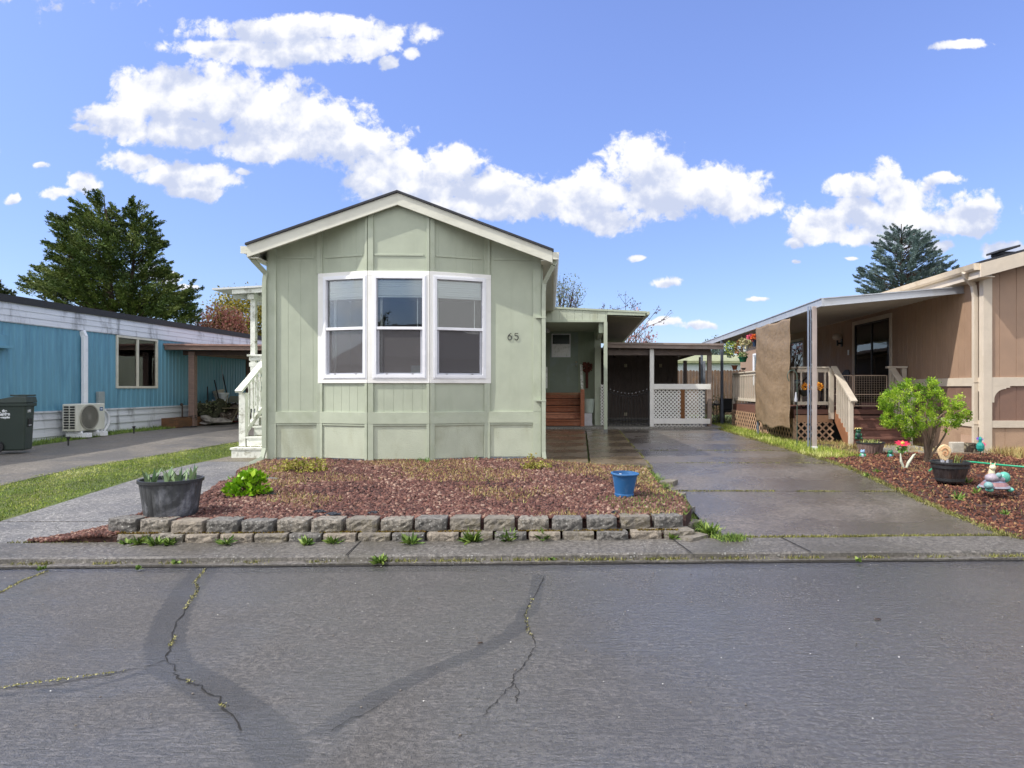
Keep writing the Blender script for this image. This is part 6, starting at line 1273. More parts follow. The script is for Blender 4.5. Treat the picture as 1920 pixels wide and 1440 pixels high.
def spears(name, x, y, z, n, h, w, cols, lab, cat, spread=.1, tilt=.5, curve=True):
    N = n; ang = rng.random(N)*2*PI; P_ = np.stack([x+spread*np.cos(ang)*rng.random(N), y+spread*np.sin(ang)*rng.random(N), np.full(N, z)], 1)
    hh = rng.uniform(.6, 1, N)*h; o = scatter(name, [(-.5,0,0),(.5,0,0),(-.6,.05,.35),(.6,.05,.35),(-.4,.16,.7),(.4,.16,.7),(0,.34,1)], [(0,1,3),(0,3,2),(2,3,5),(2,5,4),(4,5,6)], P_, np.stack([np.full(N,w), hh, hh], 1), rot_up(N, tilt), M(name+'_'+cat.replace(' ','_')+str(int(x*10)), (0,0,0), .5, .15, 4, cols=cols, bump=0)); tag(o, lab, cat); return o
bx, by, bz_ = barrel(321, 974, .235, .275, .22, .37, 'large faded black half barrel planter at the left end of the block wall', m_grey_st, m_bk, 'half barrel planters', bands=False)
iris = [srgb(76,110,74), srgb(120,146,104), srgb(168,186,140)]
spears('iris_plant', bx-.17, by-.03, bz_, 10, .20, .03, iris, 'leftmost clump of iris leaves in the large black half barrel', 'iris', .06); spears('iris_plant', bx+.02, by, bz_, 16, .24, .03, iris, 'middle clump of iris leaves in the large black half barrel', 'iris', .08); spears('iris_plant', bx+.19, by, bz_, 8, .25, .032, iris, 'rightmost clump of iris leaves in the large black half barrel', 'iris', .04, .4)
bx, by, bz_ = barrel(1781, 906, .245, .235, .165, .275, 'dark banded half barrel planter in the bark bed', m_dk_st, m_bk, 'half barrel planters')
spears('grass_clump', bx+.10, by, bz_, 26, .20, .012, [srgb(90,120,60), srgb(150,150,90), srgb(150,90,60)], 'thin grassy clump growing in the dark banded half barrel', 'grass clump', .06)
ws = [(bx-.08+.01*0, by)]
sh = MB(); sh.prism([(.085*math.cos(a_)*(1+.12*math.sin(3*a_)), .11*math.sin(a_)+.11) for a_ in [2*PI*i/26 for i in range(26)]], lambda u, v, a_: (bx-.075+u, by+a_, bz_+.06+v), -.02, .02); sh.v = list(sh.v)
to = thing('shell_ornament', (bx-.07, by, bz_), 'cream fossil shell ornament on grey feet in the dark banded half barrel', 'ornament'); sh.build('shell', M('fossil_cream', srgb(226,196,150), .6, .12, 14, dirt=srgb(160,110,80), dirt_amt=.6, dscale=20, bump=.3), to, .01)
mb = MB(); mb.tube([(bx-.075+.055*t_*math.cos(t_*9), by-.024, bz_+.17+.07*t_*math.sin(t_*9)) for t_ in [i/30 for i in range(31)]], .008, 6); mb.build('spiral', M('fossil_brown', srgb(190,140,100), .6), to); MB().box(bx-.115, bx-.085, by-.02, by+.02, bz_, bz_+.08).build('foot', m_sash, to); MB().box(bx-.06, bx-.03, by-.02, by+.02, bz_, bz_+.08).build('foot', m_sash, to)
bx, by, bz_ = barrel(1632, 857, .265, .235, .175, .26, 'rosy grey half barrel planter with a black rim below the deck steps', m_rs_st, m_bk, 'half barrel planters', bands=False)
spears('planter_weeds', bx, by-.02, bz_+.03, 90, .09, .012, [srgb(90,110,60), srgb(150,160,90), srgb(190,180,120)], 'pale weeds growing in the rosy grey half barrel', 'weeds', .2, .9)
# blue bucket
x, y = at(1167, 934, .255); y += .12; x = X_(1170, y); bb = thing('blue_bucket', (x, y, .25), 'faded blue plastic pot standing on the red rock bed', 'pot')
m_bb = M('blue_plastic', srgb(42,98,150), .5, .08, 5, bump=.08, dirt=srgb(110,150,190), dirt_amt=.45, dscale=7)
o = MB().lathe([(.105,0),(.112,.012),(.112,.04),(.106,.045),(.128,.17),(.142,.24),(.150,.262),(.162,.266),(.162,.278),(.146,.282),(.130,.20),(.10,.06),(.001,.05)], (x,y,.25), 40).build('body', m_bb, bb, smooth=35); o.rotation_euler = (R(2), R(2), 0)
MB().box(x-.055, x-.03, y-.01, y-.005, .36, .52).build('label_stick', m_vinyl, bb)
# shrubs by the house wall
def shrub(name, cx, cy, cz, rx, ry, rz, ncl, nl, ls, cols, lab, cat, seed=1, mname=None, stems=True, top=None, clump=.3, aspect=.5, group=None):
    r0 = np.random.default_rng(seed); t = thing(name, (cx, cy, cz), lab, cat, group)
    u = r0.normal(size=(ncl, 3)); u /= np.linalg.norm(u, axis=1)[:, None]; u[:, 2] = np.abs(u[:, 2])*1.0; rad = r0.uniform(.45, 1, ncl)**.6
    C = np.array([cx, cy, cz])+u*rad[:, None]*np.array([rx, ry, rz])
    if top is not None: C = np.concatenate([C, np.array(top)]); ncl = len(C); u = np.concatenate([u, np.tile([[0,0,1.]], (len(top), 1))])
    D = np.repeat(u, nl, 0); P_ = np.repeat(C, nl, 0)+r0.normal(size=(ncl*nl, 3))*min(rx, ry, rz)*clump*np.array([1,1,.8])
    P_[:, 2] = np.maximum(P_[:, 2], cz-.01); sc = r0.uniform(.6, 1.2, len(P_))*ls; rnd = np.clip(np.repeat(r0.random(ncl), nl)*.5+r0.random(len(P_))*.5, 0, 1)
    scatter('foliage', LEAF_V, LEAF_F, P_, np.stack([sc, sc*aspect*2, sc], 1), rot_dir(D+np.array([0,0,.4]), .7), M(mname or name+'_leaf', (0,0,0), .45, .15, 6, cols=cols, bump=0, spec=.4, trans=.25), t, rnd=rnd)
    if stems:
        mb = MB()
        for c in C[::max(1, ncl//26)]: mb.tube([(cx+r0.normal()*rx*.15, cy+r0.normal()*ry*.15, cz-.02), ((cx+c[0])/2, (cy+c[1])/2, (cz+c[2])/2-.02), tuple(c)], [.008,.006,.003], 5)
        mb.build('stem', M('twig_brown', srgb(92,70,52), .8, .2), t)
    return t
x, y = at(455, 930, .27); shrub('leafy_shrub', x, y+.15, .27, .21, .17, .26, 40, 12, .085, [srgb(60,110,16), srgb(120,170,24), srgb(176,206,60)], 'bright yellow green leafy shrub beside the concrete path left of the bed', 'shrub', 3, aspect=.36, clump=.22)
x, y = at(553, 886, .30); shrub('low_shrub', x, y+.12, .29, .44, .16, .15, 60, 16, .032, [srgb(70,84,24), srgb(140,148,50), srgb(190,180,100), srgb(120,80,60)], 'low olive shrub at the left corner of the green wall', 'shrub', 4, clump=.25, top=[(x+.28+.03*i, y+.1, .42+.02*i) for i in range(3)])
x, y = at(1008, 884, .28); shrub('low_shrub', x, y+.1, .275, .26, .13, .12, 34, 14, .03, [srgb(80,80,30), srgb(150,146,60), srgb(196,170,110), srgb(130,80,60)], 'low sprawling olive shrub under the right corner of the bay', 'shrub', 5, clump=.28, top=[(x-.14+.012*i, y+.08, .36+.035*i) for i in range(5)])
for px, py, n, h, lab in ((800,868,30,.12,'small green weed growing against the foot of the bay window'),(787,866,18,.10,'second tiny weed just left of the bay weed'),(890,866,8,.16,'dry thin weed stalk under the right bay panel')):
    x, y = at(px, py, .30); spears('wall_weed', x, y-.0, .29, n, h, .008, [srgb(70,120,50), srgb(130,160,70)], lab, 'weed', .05, .5)
for i, (px, py, w, lab) in enumerate(((505,900,.16,'flat dark slate at the wall corner left of the bed'),(1545,852,.12,'grey stepping stone by the double post'),(1590,851,.12,'flat grey stone between post and half barrel'))):
    x, y = at(px, py, .28); tag(lump('flat_stone', (x, y, .285), w, w*.6, .03, M('slate', srgb(96,100,104), .6, .2, 10, bump=.4), lab, 'stone', 20+i, 14, .1))
for i, (px, py, w) in enumerate(((500,928,.10),(600,960,.06),(625,965,.07),(488,924,.05),(1152,962,.03),(700,963,.05))):
    x, y = at(px, py, .26); lump('dark_scrap', (x, y, .265), w, w*.5, .018, M('black_fabric', srgb(36,42,52), .6, .3, 10, bump=.5), ['torn black ground cloth showing near the yellow green shrub','scrap of dark ground cloth behind the sixth wall block','second dark cloth scrap in the rock bed front','small dark scrap beside the leafy shrub','tiny dark scrap near the blue pot','thin dark scrap near the middle of the wall'][i], 'ground cloth', 30+i, 12, .4)
# small round-headed tree in the bark bed
bt = thing('small_tree', (5.58, 10.75, .26), 'bright yellow green small leaved little tree with twisted trunk in the bark bed', 'tree')
YT = 10.75; kT = YT/F; m_tw = M('twisted_bark', srgb(110,92,76), .85, .25, 12, stretch=(1,1,.3), bump=.8, bscale=40, dirt=srgb(70,82,40), dirt_amt=.5)
mb = MB(); base = Vector((X_(1737,YT), YT, .24))
def tpt(px, py, dy=0): return (X_(px, YT+dy), YT+dy, Z_(py, YT+dy))
for k_, pth in enumerate(([(1737,878,0),(1738,850,0),(1742,825,.03),(1738,800,.05),(1735,775,.05),(1740,748,.05)],[(1733,876,0),(1736,850,-.02),(1733,820,-.05),(1722,800,-.08),(1708,782,-.12),(1692,765,-.15)],[(1739,876,.02),(1744,850,.03),(1748,822,0),(1752,795,-.02),(1765,778,-.03),(1785,766,-.05)],[(1742,860,0),(1760,835,.05),(1772,815,.08),(1776,800,.1),(1790,790,.1),(1805,782,.1)],[(1740,850,0),(1752,820,-.05),(1756,800,-.12),(1765,790,-.2)])):
    mb.tube([tpt(*p) for p in pth], [.025*(1-.75*i/(len(pth)-1))*(1 if k_ < 3 else .55)+.004 for i in range(len(pth))], 8)
mb.build('trunk', m_tw, bt, smooth=60)
r0 = np.random.default_rng(12)
outl = [(1652,752),(1665,735),(1676,722),(1690,728),(1698,712),(1710,716),(1722,722),(1735,714),(1745,710),(1752,720),(1762,726),(1772,722),(1768,742),(1778,748),(1792,744),(1804,742),(1800,756),(1802,764),(1815,772),(1828,775),(1818,782),(1800,790),(1785,800),(1772,808),(1762,802),(1745,795),(1725,802),(1712,818),(1700,818),(1685,800),(1668,802),(1655,790),(1662,775)]
def inpoly(x, y, P):
    c = False; n = len(P); j = n-1
    for i in range(n):
        if (P[i][1] > y) != (P[j][1] > y) and x < (P[j][0]-P[i][0])*(y-P[i][1])/(P[j][1]-P[i][1])+P[i][0]: c = not c
        j = i
    return c
def edgedist(x, y, P): return min(segd((x, y), P[i], P[(i+1) % len(P)]) for i in range(len(P)))
def volume_points(P, Y, n, depth, r0, trunkpx=None, shell=.5):
    xs = [p[0] for p in P]; ys = [p[1] for p in P]; out = []; mx = max(edgedist(r0.uniform(min(xs), max(xs)), r0.uniform(min(ys), max(ys)), P) for _ in range(60))
    while len(out) < n:
        x, y = r0.uniform(min(xs), max(xs)), r0.uniform(min(ys), max(ys))
        if not inpoly(x, y, P): continue
        e = min(1, edgedist(x, y, P)/mx); half = depth*math.sqrt(e)
        d = r0.uniform(-half, half)
        if abs(d) < half*shell and e > .4 and r0.random() < .6: continue
        out.append((X_(x, Y), Y+d, Z_(y, Y)))
    return np.array(out)
def leafmass(name, C, dirs, nl, sp_, ls, aspect, m, parent, r0, jit=.6, along=0., hang=0, kk=None):
    n = len(C); kk = np.ones(n) if kk is None else kk; K = np.repeat(kk, nl)[:, None]; D = np.repeat(dirs, nl, 0); a_ = r0.random(n*nl)[:, None]*along; P_ = np.repeat(C, nl, 0)+D*a_*K+r0.normal(size=(n*nl, 3))*sp_*K*(1-.6*(a_/max(along,1e-6) if along else 0)); P_[:, 2] -= hang*r0.random(n*nl)
    s = r0.uniform(.6, 1.25, n*nl)*ls*(.55+.45*K[:, 0]); rnd = np.clip(np.repeat(r0.random(n), nl)*.6+r0.random(n*nl)*.4, 0, 1)
    return scatter(name, LEAF_V, LEAF_F, P_, np.stack([s, s*aspect*2, s], 1), rot_dir(D, jit), m, parent, rnd=rnd)
C = volume_points(outl, YT, 270, .5, r0); ctr = np.array([X_(1735,YT), YT, 1.0]); D = C-ctr; D /= np.linalg.norm(D, axis=1)[:, None]; D[:, 2] += .5
leafmass('crown', C, D, 52, .026, .031, .3, M('lime_leaf', (0,0,0), .45, .12, 6, cols=[srgb(46,78,22), srgb(104,144,34), srgb(168,200,56), srgb(208,222,104)], bump=0, spec=.35, trans=.35), bt, r0)
# ornaments
def M2(n, c, rough=.45): return M(n, srgb(*c), rough, .2, 14, bump=.3, bscale=50, dirt=srgb(*[int(k*.55+30) for k in c]), dirt_amt=.7, dscale=14)
def frog(px, py, z, s, lab, cols, hat=False):
    x, y = at(px, py, z); t = thing('frog_figure', (x, y, z), lab, 'garden figure')
    MB().ball((x,y,z+.35*s), .30*s,.26*s,.36*s).ball((x-.24*s,y-.1*s,z+.12*s), .14*s,.18*s,.12*s).ball((x+.24*s,y-.1*s,z+.12*s), .14*s,.18*s,.12*s).ball((x-.22*s,y-.16*s,z+.42*s), .07*s,.12*s,.16*s).ball((x+.22*s,y-.16*s,z+.42*s), .07*s,.12*s,.16*s).build('body', cols[0], t, smooth=80)
    MB().ball((x,y-.04*s,z+.78*s), .25*s,.22*s,.18*s).ball((x-.13*s,y-.1*s,z+.93*s), .08*s).ball((x+.13*s,y-.1*s,z+.93*s), .08*s).build('head', cols[1], t, smooth=80)
    MB().ball((x-.06*s,y-.22*s,z+.36*s), .17*s,.08*s,.22*s).build('belly', cols[2], t, smooth=80)
    if hat:
        N = 9; mb = MB()
        for i in range(N): a_ = 2*PI*i/N; mb.add([(x, y, z+1.02*s), (x+.26*s*math.cos(a_-.25), y+.26*s*math.sin(a_-.25), z+1.06*s), (x+.46*s*math.cos(a_), y+.40*s*math.sin(a_), z+.98*s+.08*s*math.cos(a_)), (x+.26*s*math.cos(a_+.25), y+.26*s*math.sin(a_+.25), z+1.06*s)], [(0,1,2,3)])
        mb.build('flower_hat', M2('hat_yellow', (236,218,130)), t)
g1, g2, gl_ = M2('frog_green', (40,120,84)), M2('frog_deep_green', (30,84,60)), M2('frog_lilac', (150,180,214))
frog(1609, 824, .47, .22, 'dark green frog figure with a yellow flower hat sitting on the lowest deck step', (g2, g2, M2('frog_dark', (36,54,60))), True)
frog(1617, 861, .27, .17, 'mint green frog figure with a silver hat left of the rosy half barrel', (M2('frog_mint', (70,160,120)), gl_, M2('frog_silver', (190,200,206))))
frog(1669, 862, .27, .17, 'green frog figure hugging a light blue ball right of the rosy half barrel', (g1, g1, M2('frog_blue', (130,180,214))))
tx, ty = at(1874, 922, .25); ty += .1; s = .15
tt = thing('turtle_figure', (tx, ty, .25), 'pastel turtle figure with a turquoise tail ball and small hat in the bark bed', 'garden figure')
MB().lathe([(s*1.05,.03),(s*1.18,.045),(s*1.08,.065)], (tx,ty,.25), 24).build('shell_rim', M2('shell_lilac', (140,140,152)), tt, smooth=40)
MB().lathe([(s*1.0,.065),(s*.92,.09),(s*.78,.108)], (tx,ty,.25), 24).build('shell_band', M2('shell_pink', (150,112,114)), tt, smooth=40); MB().lathe([(s*.79,.108),(s*.6,.135),(s*.3,.15),(.002,.153)], (tx,ty,.25), 24).build('shell_top', M2('shell_lav', (126,128,150)), tt, smooth=40)
for dx, dy in ((-.12,-.10),(.13,-.09),(-.10,.10),(.12,.10)): MB().ball((tx+dx,ty+dy,.275), .045,.05,.03).build('leg', M2('turtle_turq', (110,190,170)), tt, smooth=80)
MB().ball((tx-.15,ty-.13,.33), .05,.06,.045).ball((tx-.0,ty-.09,.445), .035,.035,.035).build('head', M2('turtle_head', (120,160,160)), tt, smooth=80); MB().ball((tx-.05,ty-.04,.41), .085,.08,.055).ball((tx+.04,ty-.06,.395), .05,.05,.03).build('hat_brim', M2('brim_grey', (160,150,160)), tt, smooth=80); MB().ball((tx+.17,ty+.08,.40), .07).build('ball', M2('turq_ball', (90,176,156), .25), tt, smooth=80)
sn = MB(); sn.ball((tx+.09,ty+.20,.40), .04,.04,.13).ball((tx+.09,ty+.18,.51), .038,.04,.038).tube([(tx+.07,ty+.18,.53),(tx+.06,ty+.17,.57)], .008, 5).tube([(tx+.11,ty+.18,.53),(tx+.12,ty+.17,.57)], .008, 5)
tag(sn.build('snail_figure', M2('snail_cream', (226,210,176)), smooth=80), 'cream snail figure with two horns behind the turtle', 'garden figure')
# flower stakes
def stake_flower(px, py0, py1, Y, pr_, col, lab, tilt=.5, leaf=True, centre=(220,190,80)):
    x = X_(px, Y); z0 = rbed_z(x, Y); z1 = Z_(py0, Y); t = thing('flower_stake', (x, Y, z0), lab, 'flower stake')
    MB().tube([(x, Y, z0), (x+.01, Y, (z0+z1)/2), (x, Y, z1)], .006, 5).build('stalk', M('stalk_green', srgb(70,110,60), .6), t)
    mb = MB(); r = pr_
    for i in range(10):
        a_ = 2*PI*i/10; u = Vector((math.cos(a_), math.sin(a_)*math.cos(tilt)*.6, math.sin(a_)*math.sin(tilt)-.4*math.cos(a_)*.0)); v = Vector((-math.sin(a_), math.cos(a_)*.6, math.cos(a_)*math.sin(tilt)))
        c = Vector((x, Y, z1)); mb.add([c, c+u*r*.6+v*r*.2, c+u*r, c+u*r*.6-v*r*.2], [(0,1,2,3)])
    mb.build('petal', M('petal_'+str(col[0])+str(col[2]), srgb(*col), .5, .1), t); MB().ball((x, Y-.01, z1), r*.22).build('flower_centre', M2('centre_'+str(centre[0]), centre), t)
    if leaf: flowerball('leaf', (x-.02, Y, z1-.10), .07, [srgb(70,120,50), srgb(140,180,90)], 40, lab, '', parent=t, s=(.04,.07))
stake_flower(1692, 831, 0, 11.7, .15, (206,44,80), 'magenta daisy stake with green leaves behind the green frog', .35)
stake_flower(1837, 823, 0, 11.75, .075, (104,70,170), 'purple flower stake at the corner of the brown home', .5, False, (120,100,200)); stake_flower(1843, 833, 0, 11.7, .065, (200,90,120), 'pink flower stake just below the purple flower', .8, False, (180,60,90))
tx2 = X_(1838, 11.6); tag(MB().ball((tx2, 11.6, .48), .07,.07,.09, 8, 5).lathe([(.02,0),(.03,.08),(.01,.12)], (tx2,11.6,.54), 8).build('turquoise_ornament', M2('orn_turq', (40,150,140), .3)), 'faceted turquoise ornament on the stake by the brown corner', 'ornament')
tag(MB().tube([(tx2, 11.6, .24), (tx2, 11.6, .44)], .008, 5).build('ornament_stake', m_black), 'black stake under the turquoise ornament', 'stake')
x, y = at(1697, 883, .25); mb = MB(); 
for pth in ([(0,0,0),(-.06,0,.14),(-.07,0,.27)], [(0,0,0),(.05,0,.12),(.13,0,.24),(.16,0,.26)]): mb.tube([(x+a_, y, .25+c_) for a_, b_, c_ in pth], [.012,.02,.006] if len(pth) == 3 else [.012,.022,.016,.004], 6)
tag(mb.build('faded_leaf_stake', M('faded_leaf', srgb(196,200,180), .5, .1)), 'faded white plastic leaves with no flower in front of the shrub trunk', 'flower stake')
tag(MB().box(x+.03, x+.16, y-.03, y+.03, .255, .285).build('solar_panel', m_black, bevel=.004), 'small black solar box lying in the bark by the faded leaves', 'solar light')
# hose, stump, blocks, edging, path slabs
hp = [at(px, py, .40) for px, py in ((1742,868),(1765,862),(1790,859),(1830,862),(1880,867),(1930,871),(2100,880))]
tag(MB().tube([(p[0], min(p[1], 11.9), .36 if i else .28) for i, p in enumerate(hp)], .014, 8).build('garden_hose', M('hose_green', srgb(20,150,110), .4, .05, bump=0), smooth=60), 'bright green garden hose along the bark bed edging', 'hose')
tag(MB().box(6.1, 10.5, 12.0, 12.08, .24, .34).build('timber_edging', M('edging_grey', srgb(130,110,92), .8, .2, 4, stretch=(.3,1,1), bump=.4), bevel=.006), 'long grey timber edging board behind the bark bed', 'edging')
x = X_(1795, 12.14); tag(MB().box(x-.12, x+.11, 12.1, 12.22, .27, .52).build('concrete_block', M('pale_block', srgb(186,180,166), .8, .15, 8, bump=.5), bevel=.012), 'pale concrete block against the brown skirting', 'block')
x = X_(1768, 12.14); tag(MB().box(x-.10, x+.09, 12.12, 12.22, .27, .44).build('concrete_block', M('tan_block2', srgb(164,146,122), .8, .2, 8, bump=.5), bevel=.012), 'lower tan block left of the pale concrete block', 'block')
x = X_(1817, 12.14); tag(MB().lathe([(.12,0),(.115,.1),(.11,.22),(.10,.235),(.001,.236)], (x, 12.12, .27), 14).build('tree_stump', M('stump_dark', srgb(50,40,32), .9, .6, 14, stretch=(3,3,.3), bump=1, bscale=30, dirt=srgb(190,180,150), dirt_amt=.8, dscale=9)), 'short dark log stump beside the pale concrete block', 'stump')
for i, (xa, xb, ya, yb) in enumerate(((5.75,6.95,13.0,14.0),(5.9,7.2,12.3,12.95))):
    sheet('path', xa, xb, ya, yb, lambda x, y: gz(x, y)+.03, m_pad, 3, 3)
# stored things beyond the drive end
bx_ = X_(1368, 22.6); sc_ = thing('garden_chair', (bx_, 22.6, .28), 'black plastic garden chair stored by the far deck corner', 'chair')
for dx in (-.25, .25):
    for dy in (-.25, .25): MB().box(bx_+dx-.03, bx_+dx+.03, 22.6+dy-.03, 22.6+dy+.03, .27, .9).build('leg', m_black, sc_)
MB().box(bx_-.28, bx_+.28, 22.32, 22.88, .70, .75).build('seat', m_black, sc_); MB().box(bx_-.28, bx_+.28, 22.84, 22.88, .75, 1.15).build('backrest', m_black, sc_)
x = X_(1342, 22.5); cr_ = MB()
for i in range(6): cr_.box(x-.35+.12*i, x-.33+.12*i, 22.4, 22.43, .27, .95)
cr_.box(x-.36, x+.30, 22.39, 22.44, .93, .97); cr_.box(x-.36, x+.30, 22.39, 22.44, .35, .38)
tag(cr_.build('wire_rack', m_black), 'low black wire rack on the grass past the lattice fence', 'rack')
tag(MB().ball((x-.18,22.5,.99), .07).ball((x+.02,22.5,1.0), .09).build('garden_ball', M2('ball_silver', (170,160,150))), 'pale round ornament resting on the black wire rack', 'ornament')
shrub('rose_bush', X_(1350,24), 24, .3, .5, .4, 1.1, 40, 14, .06, [srgb(60,84,40), srgb(120,140,80), srgb(150,150,110)], 'thin green bush in front of the plank fence', 'bush', 8)
# ---- plank fence and white building behind
fe = thing('plank_fence', (9, 30, .3), 'weathered grey brown dog eared plank fence closing the back of the lot', 'fence'); YFc = 30.2
mb = MB(); x = 3.2
while x < 14:
    w = .14; h = 2.02+random.uniform(-.02,.02); mb.prism([(0,0),(w-.008,0),(w-.008,h-.05),(w-.04,h),(.035,h),(0,h-.05)], lambda u, v, a_, x=x: (x+u, a_, .3+v), YFc+random.uniform(-.008,.008), YFc+.02); x += w
mb.build('plank', M('fence_wood', srgb(112,94,80), .85, .4, 7, stretch=(5,1,.3), bump=.4, bscale=20, dirt=srgb(160,124,84), dirt_amt=.5, dscale=1.5), fe)
for x in (4, 6.4, 8.8, 11.2, 13.6): mkpost(x, YFc+.08, .3, 2.2, .1, fe, m_oldw, 'fence_post')
wb = thing('white_building', (14, 46, .3), 'long white building with a moss green roof beyond the plank fence', 'building')
MB().box(5, 26, 44, 50, .3, 3.15).build('wall', M('building_white', srgb(206,214,222), .6, .05, 2), wb); MB().add([(4.6,43.6,3.15),(26.4,43.6,3.15),(26.4,47,3.85),(4.6,47,3.85),(26.4,50.4,3.15),(4.6,50.4,3.15),(4.6,43.6,3.3),(26.4,43.6,3.3)], [(0,1,7,6),(6,7,2,3),(3,2,4,5),(0,6,3,5),(1,4,2,7),(0,5,4,1)]).build('roof', M('moss_roof', srgb(140,144,112), .9, .2, 3), wb)
# ================================================================ trees
m_bark = M('tree_bark', srgb(74,60,50), .9, .3, 4, bump=.6, bscale=10)
def conifer(name, lab, P, Y, trunkpx, leaders, ncl, nl, cols, seed, depth, ls, sp_, along, aspect=.22, base_z=.3, cat='tree', jit=.45, extra=(), droop=.0, m=None):
    r0 = np.random.default_rng(seed); t = thing(name, (X_(trunkpx, Y), Y, base_z), lab, cat)
    C = volume_points(P, Y, ncl, depth, r0, shell=.45); per = len(P); mb = MB(); ax = X_(trunkpx, Y)
    tops = [Vector((X_(px, Y), Y+d, Z_(py, Y))) for px, py, d in leaders]
    for i, tp_ in enumerate(tops):
        b = Vector((ax, Y, base_z)); mid = Vector((ax+(tp_.x-ax)*.5, Y+(tp_.y-Y)*.5, base_z+(tp_.z-base_z)*.45)); mb.tube([b, mid, tp_], [.22, .12, .02], 8)
    D = np.zeros_like(C)
    for i, c in enumerate(C):
        j = int(np.argmin([abs(c[0]-(ax+(tp_.x-ax)*.8)) for tp_ in tops])); tp_ = tops[j]; zz = max(base_z+.5, c[2]-math.hypot(c[0]-ax, c[1]-Y)*.45); f_ = min(1, max(0, (zz-base_z)/(tp_.z-base_z)))
        xx = ax+(tp_.x-ax)*f_; yy = Y+(tp_.y-Y)*f_; d = Vector((c[0]-xx, c[1]-yy, (c[2]-zz)*.8-droop)); d = d.normalized() if d.length > .05 else Vector((0,0,1)); D[i] = d
        if i % 3 == 0: mb.tube([(xx, yy, zz), ((xx+c[0])/2, (yy+c[1])/2, (zz+c[2])/2-.1), tuple(c)], [.03, .02, .008], 4)
    mb.build('trunk', m_bark, t)
    if len(extra):
        E = np.array([(X_(px, Y), Y+d, Z_(py, Y)) for px, py, d in extra]); ED = np.array([(math.copysign(.6, px-trunkpx), 0, .6) for px, py, d in extra]); C = np.concatenate([C, E]); D = np.concatenate([D, ED])
    kk = np.array([.38+.62*min(1, edgedist(CX+c[0]/c[1]*F, CY-(c[2]-EYE)/c[1]*F, P)/30) for c in C])
    leafmass('crown', C-D*along*.5*kk[:, None], D, nl, sp_, ls, aspect, M(name+'_needle', (0,0,0), .6, .2, 3, cols=cols, bump=0, spec=.3), t, r0, jit, along, kk=kk)
    return t
CED = [(175,372),(185,360),(193,372),(190,400),(205,395),(212,382),(222,400),(226,420),(236,415),(240,388),(247,370),(255,382),(258,400),(266,420),(272,402),(284,398),(288,412),(280,430),(290,450),(310,455),(300,470),(300,490),(318,510),(330,505),(325,530),(340,560),(350,540),(366,528),(360,555),(358,590),(350,612),(330,604),(290,596),(240,590),(190,580),(150,578),(120,572),(95,560),(70,560),(50,530),(62,520),(90,530),(72,500),(85,492),(105,510),(120,508),(118,470),(125,450),(122,425),(135,402),(160,405),(158,385)]
conifer('cedar_tree', 'large dark green wind ragged cedar with three pointed tops behind the blue home', CED, 36, 225, [(185,362,.4),(214,398,-.6),(247,376,.5)], 760, 115, [srgb(40,54,28), srgb(68,88,42), srgb(100,116,56), srgb(126,134,74)], 5, 3.0, .175, .15, 1.2, .2, jit=.45,
        extra=[(185+random.uniform(-4,4), 362+6*i, 0) for i in range(6)]+[(247+random.uniform(-4,4), 374+6*i, 0) for i in range(5)]+[(214+random.uniform(-4,4), 386+6*i, 0) for i in range(4)]+[(60,520,0),(75,505,.3),(85,500,0),(55,533,0),(360,530,0),(352,545,0)])
SPR = [(1660,435),(1668,420),(1676,438),(1684,418),(1692,436),(1702,420),(1708,438),(1722,430),(1728,450),(1740,444),(1738,470),(1746,490),(1752,505),(1762,480),(1772,482),(1768,505),(1762,520),(1755,535),(1735,552),(1650,556),(1630,552),(1618,535),(1604,520),(1622,515),(1612,498),(1632,505),(1648,500),(1640,475),(1640,455),(1655,462)]
conifer('spruce_tree', 'blue grey spruce with spiky tops behind the brown home roof', SPR, 34, 1690, [(1690,420,0)], 520, 130, [srgb(48,64,60), srgb(84,104,100), srgb(120,140,136), srgb(150,166,160)], 6, 2.6, .115, .075, .75, .16, jit=.4,
        extra=[(x+random.uniform(-1,1), y, random.uniform(-.5,.5)) for x, y in ((1668,424),(1684,420),(1702,424),(1665,432),(1686,430),(1702,434),(1720,436),(1738,450),(1648,456),(1770,488),(1610,520),(1606,518))])
conifer('spruce_limb_tree', 'small blue spruce top poking above the brown roof slope right of the big spruce', [(1762,535),(1775,518),(1785,505),(1804,498),(1796,515),(1785,530),(1770,545)], 33, 1775, [(1790,508,0)], 40, 60, [srgb(40,54,50), srgb(70,88,84), srgb(104,122,118)], 9, .6, .15, .09, .5, .16)
conifer('conifer_tree', 'tip of a dark conifer at the left frame edge behind the blue roof', [(-60,560),(-40,500),(-20,520),(0,532),(12,543),(14,556),(0,560)], 34, -30, [(-40,500,0)], 60, 60, [srgb(34,44,22), srgb(66,80,40)], 10, 1.5, .22, .15, .6)
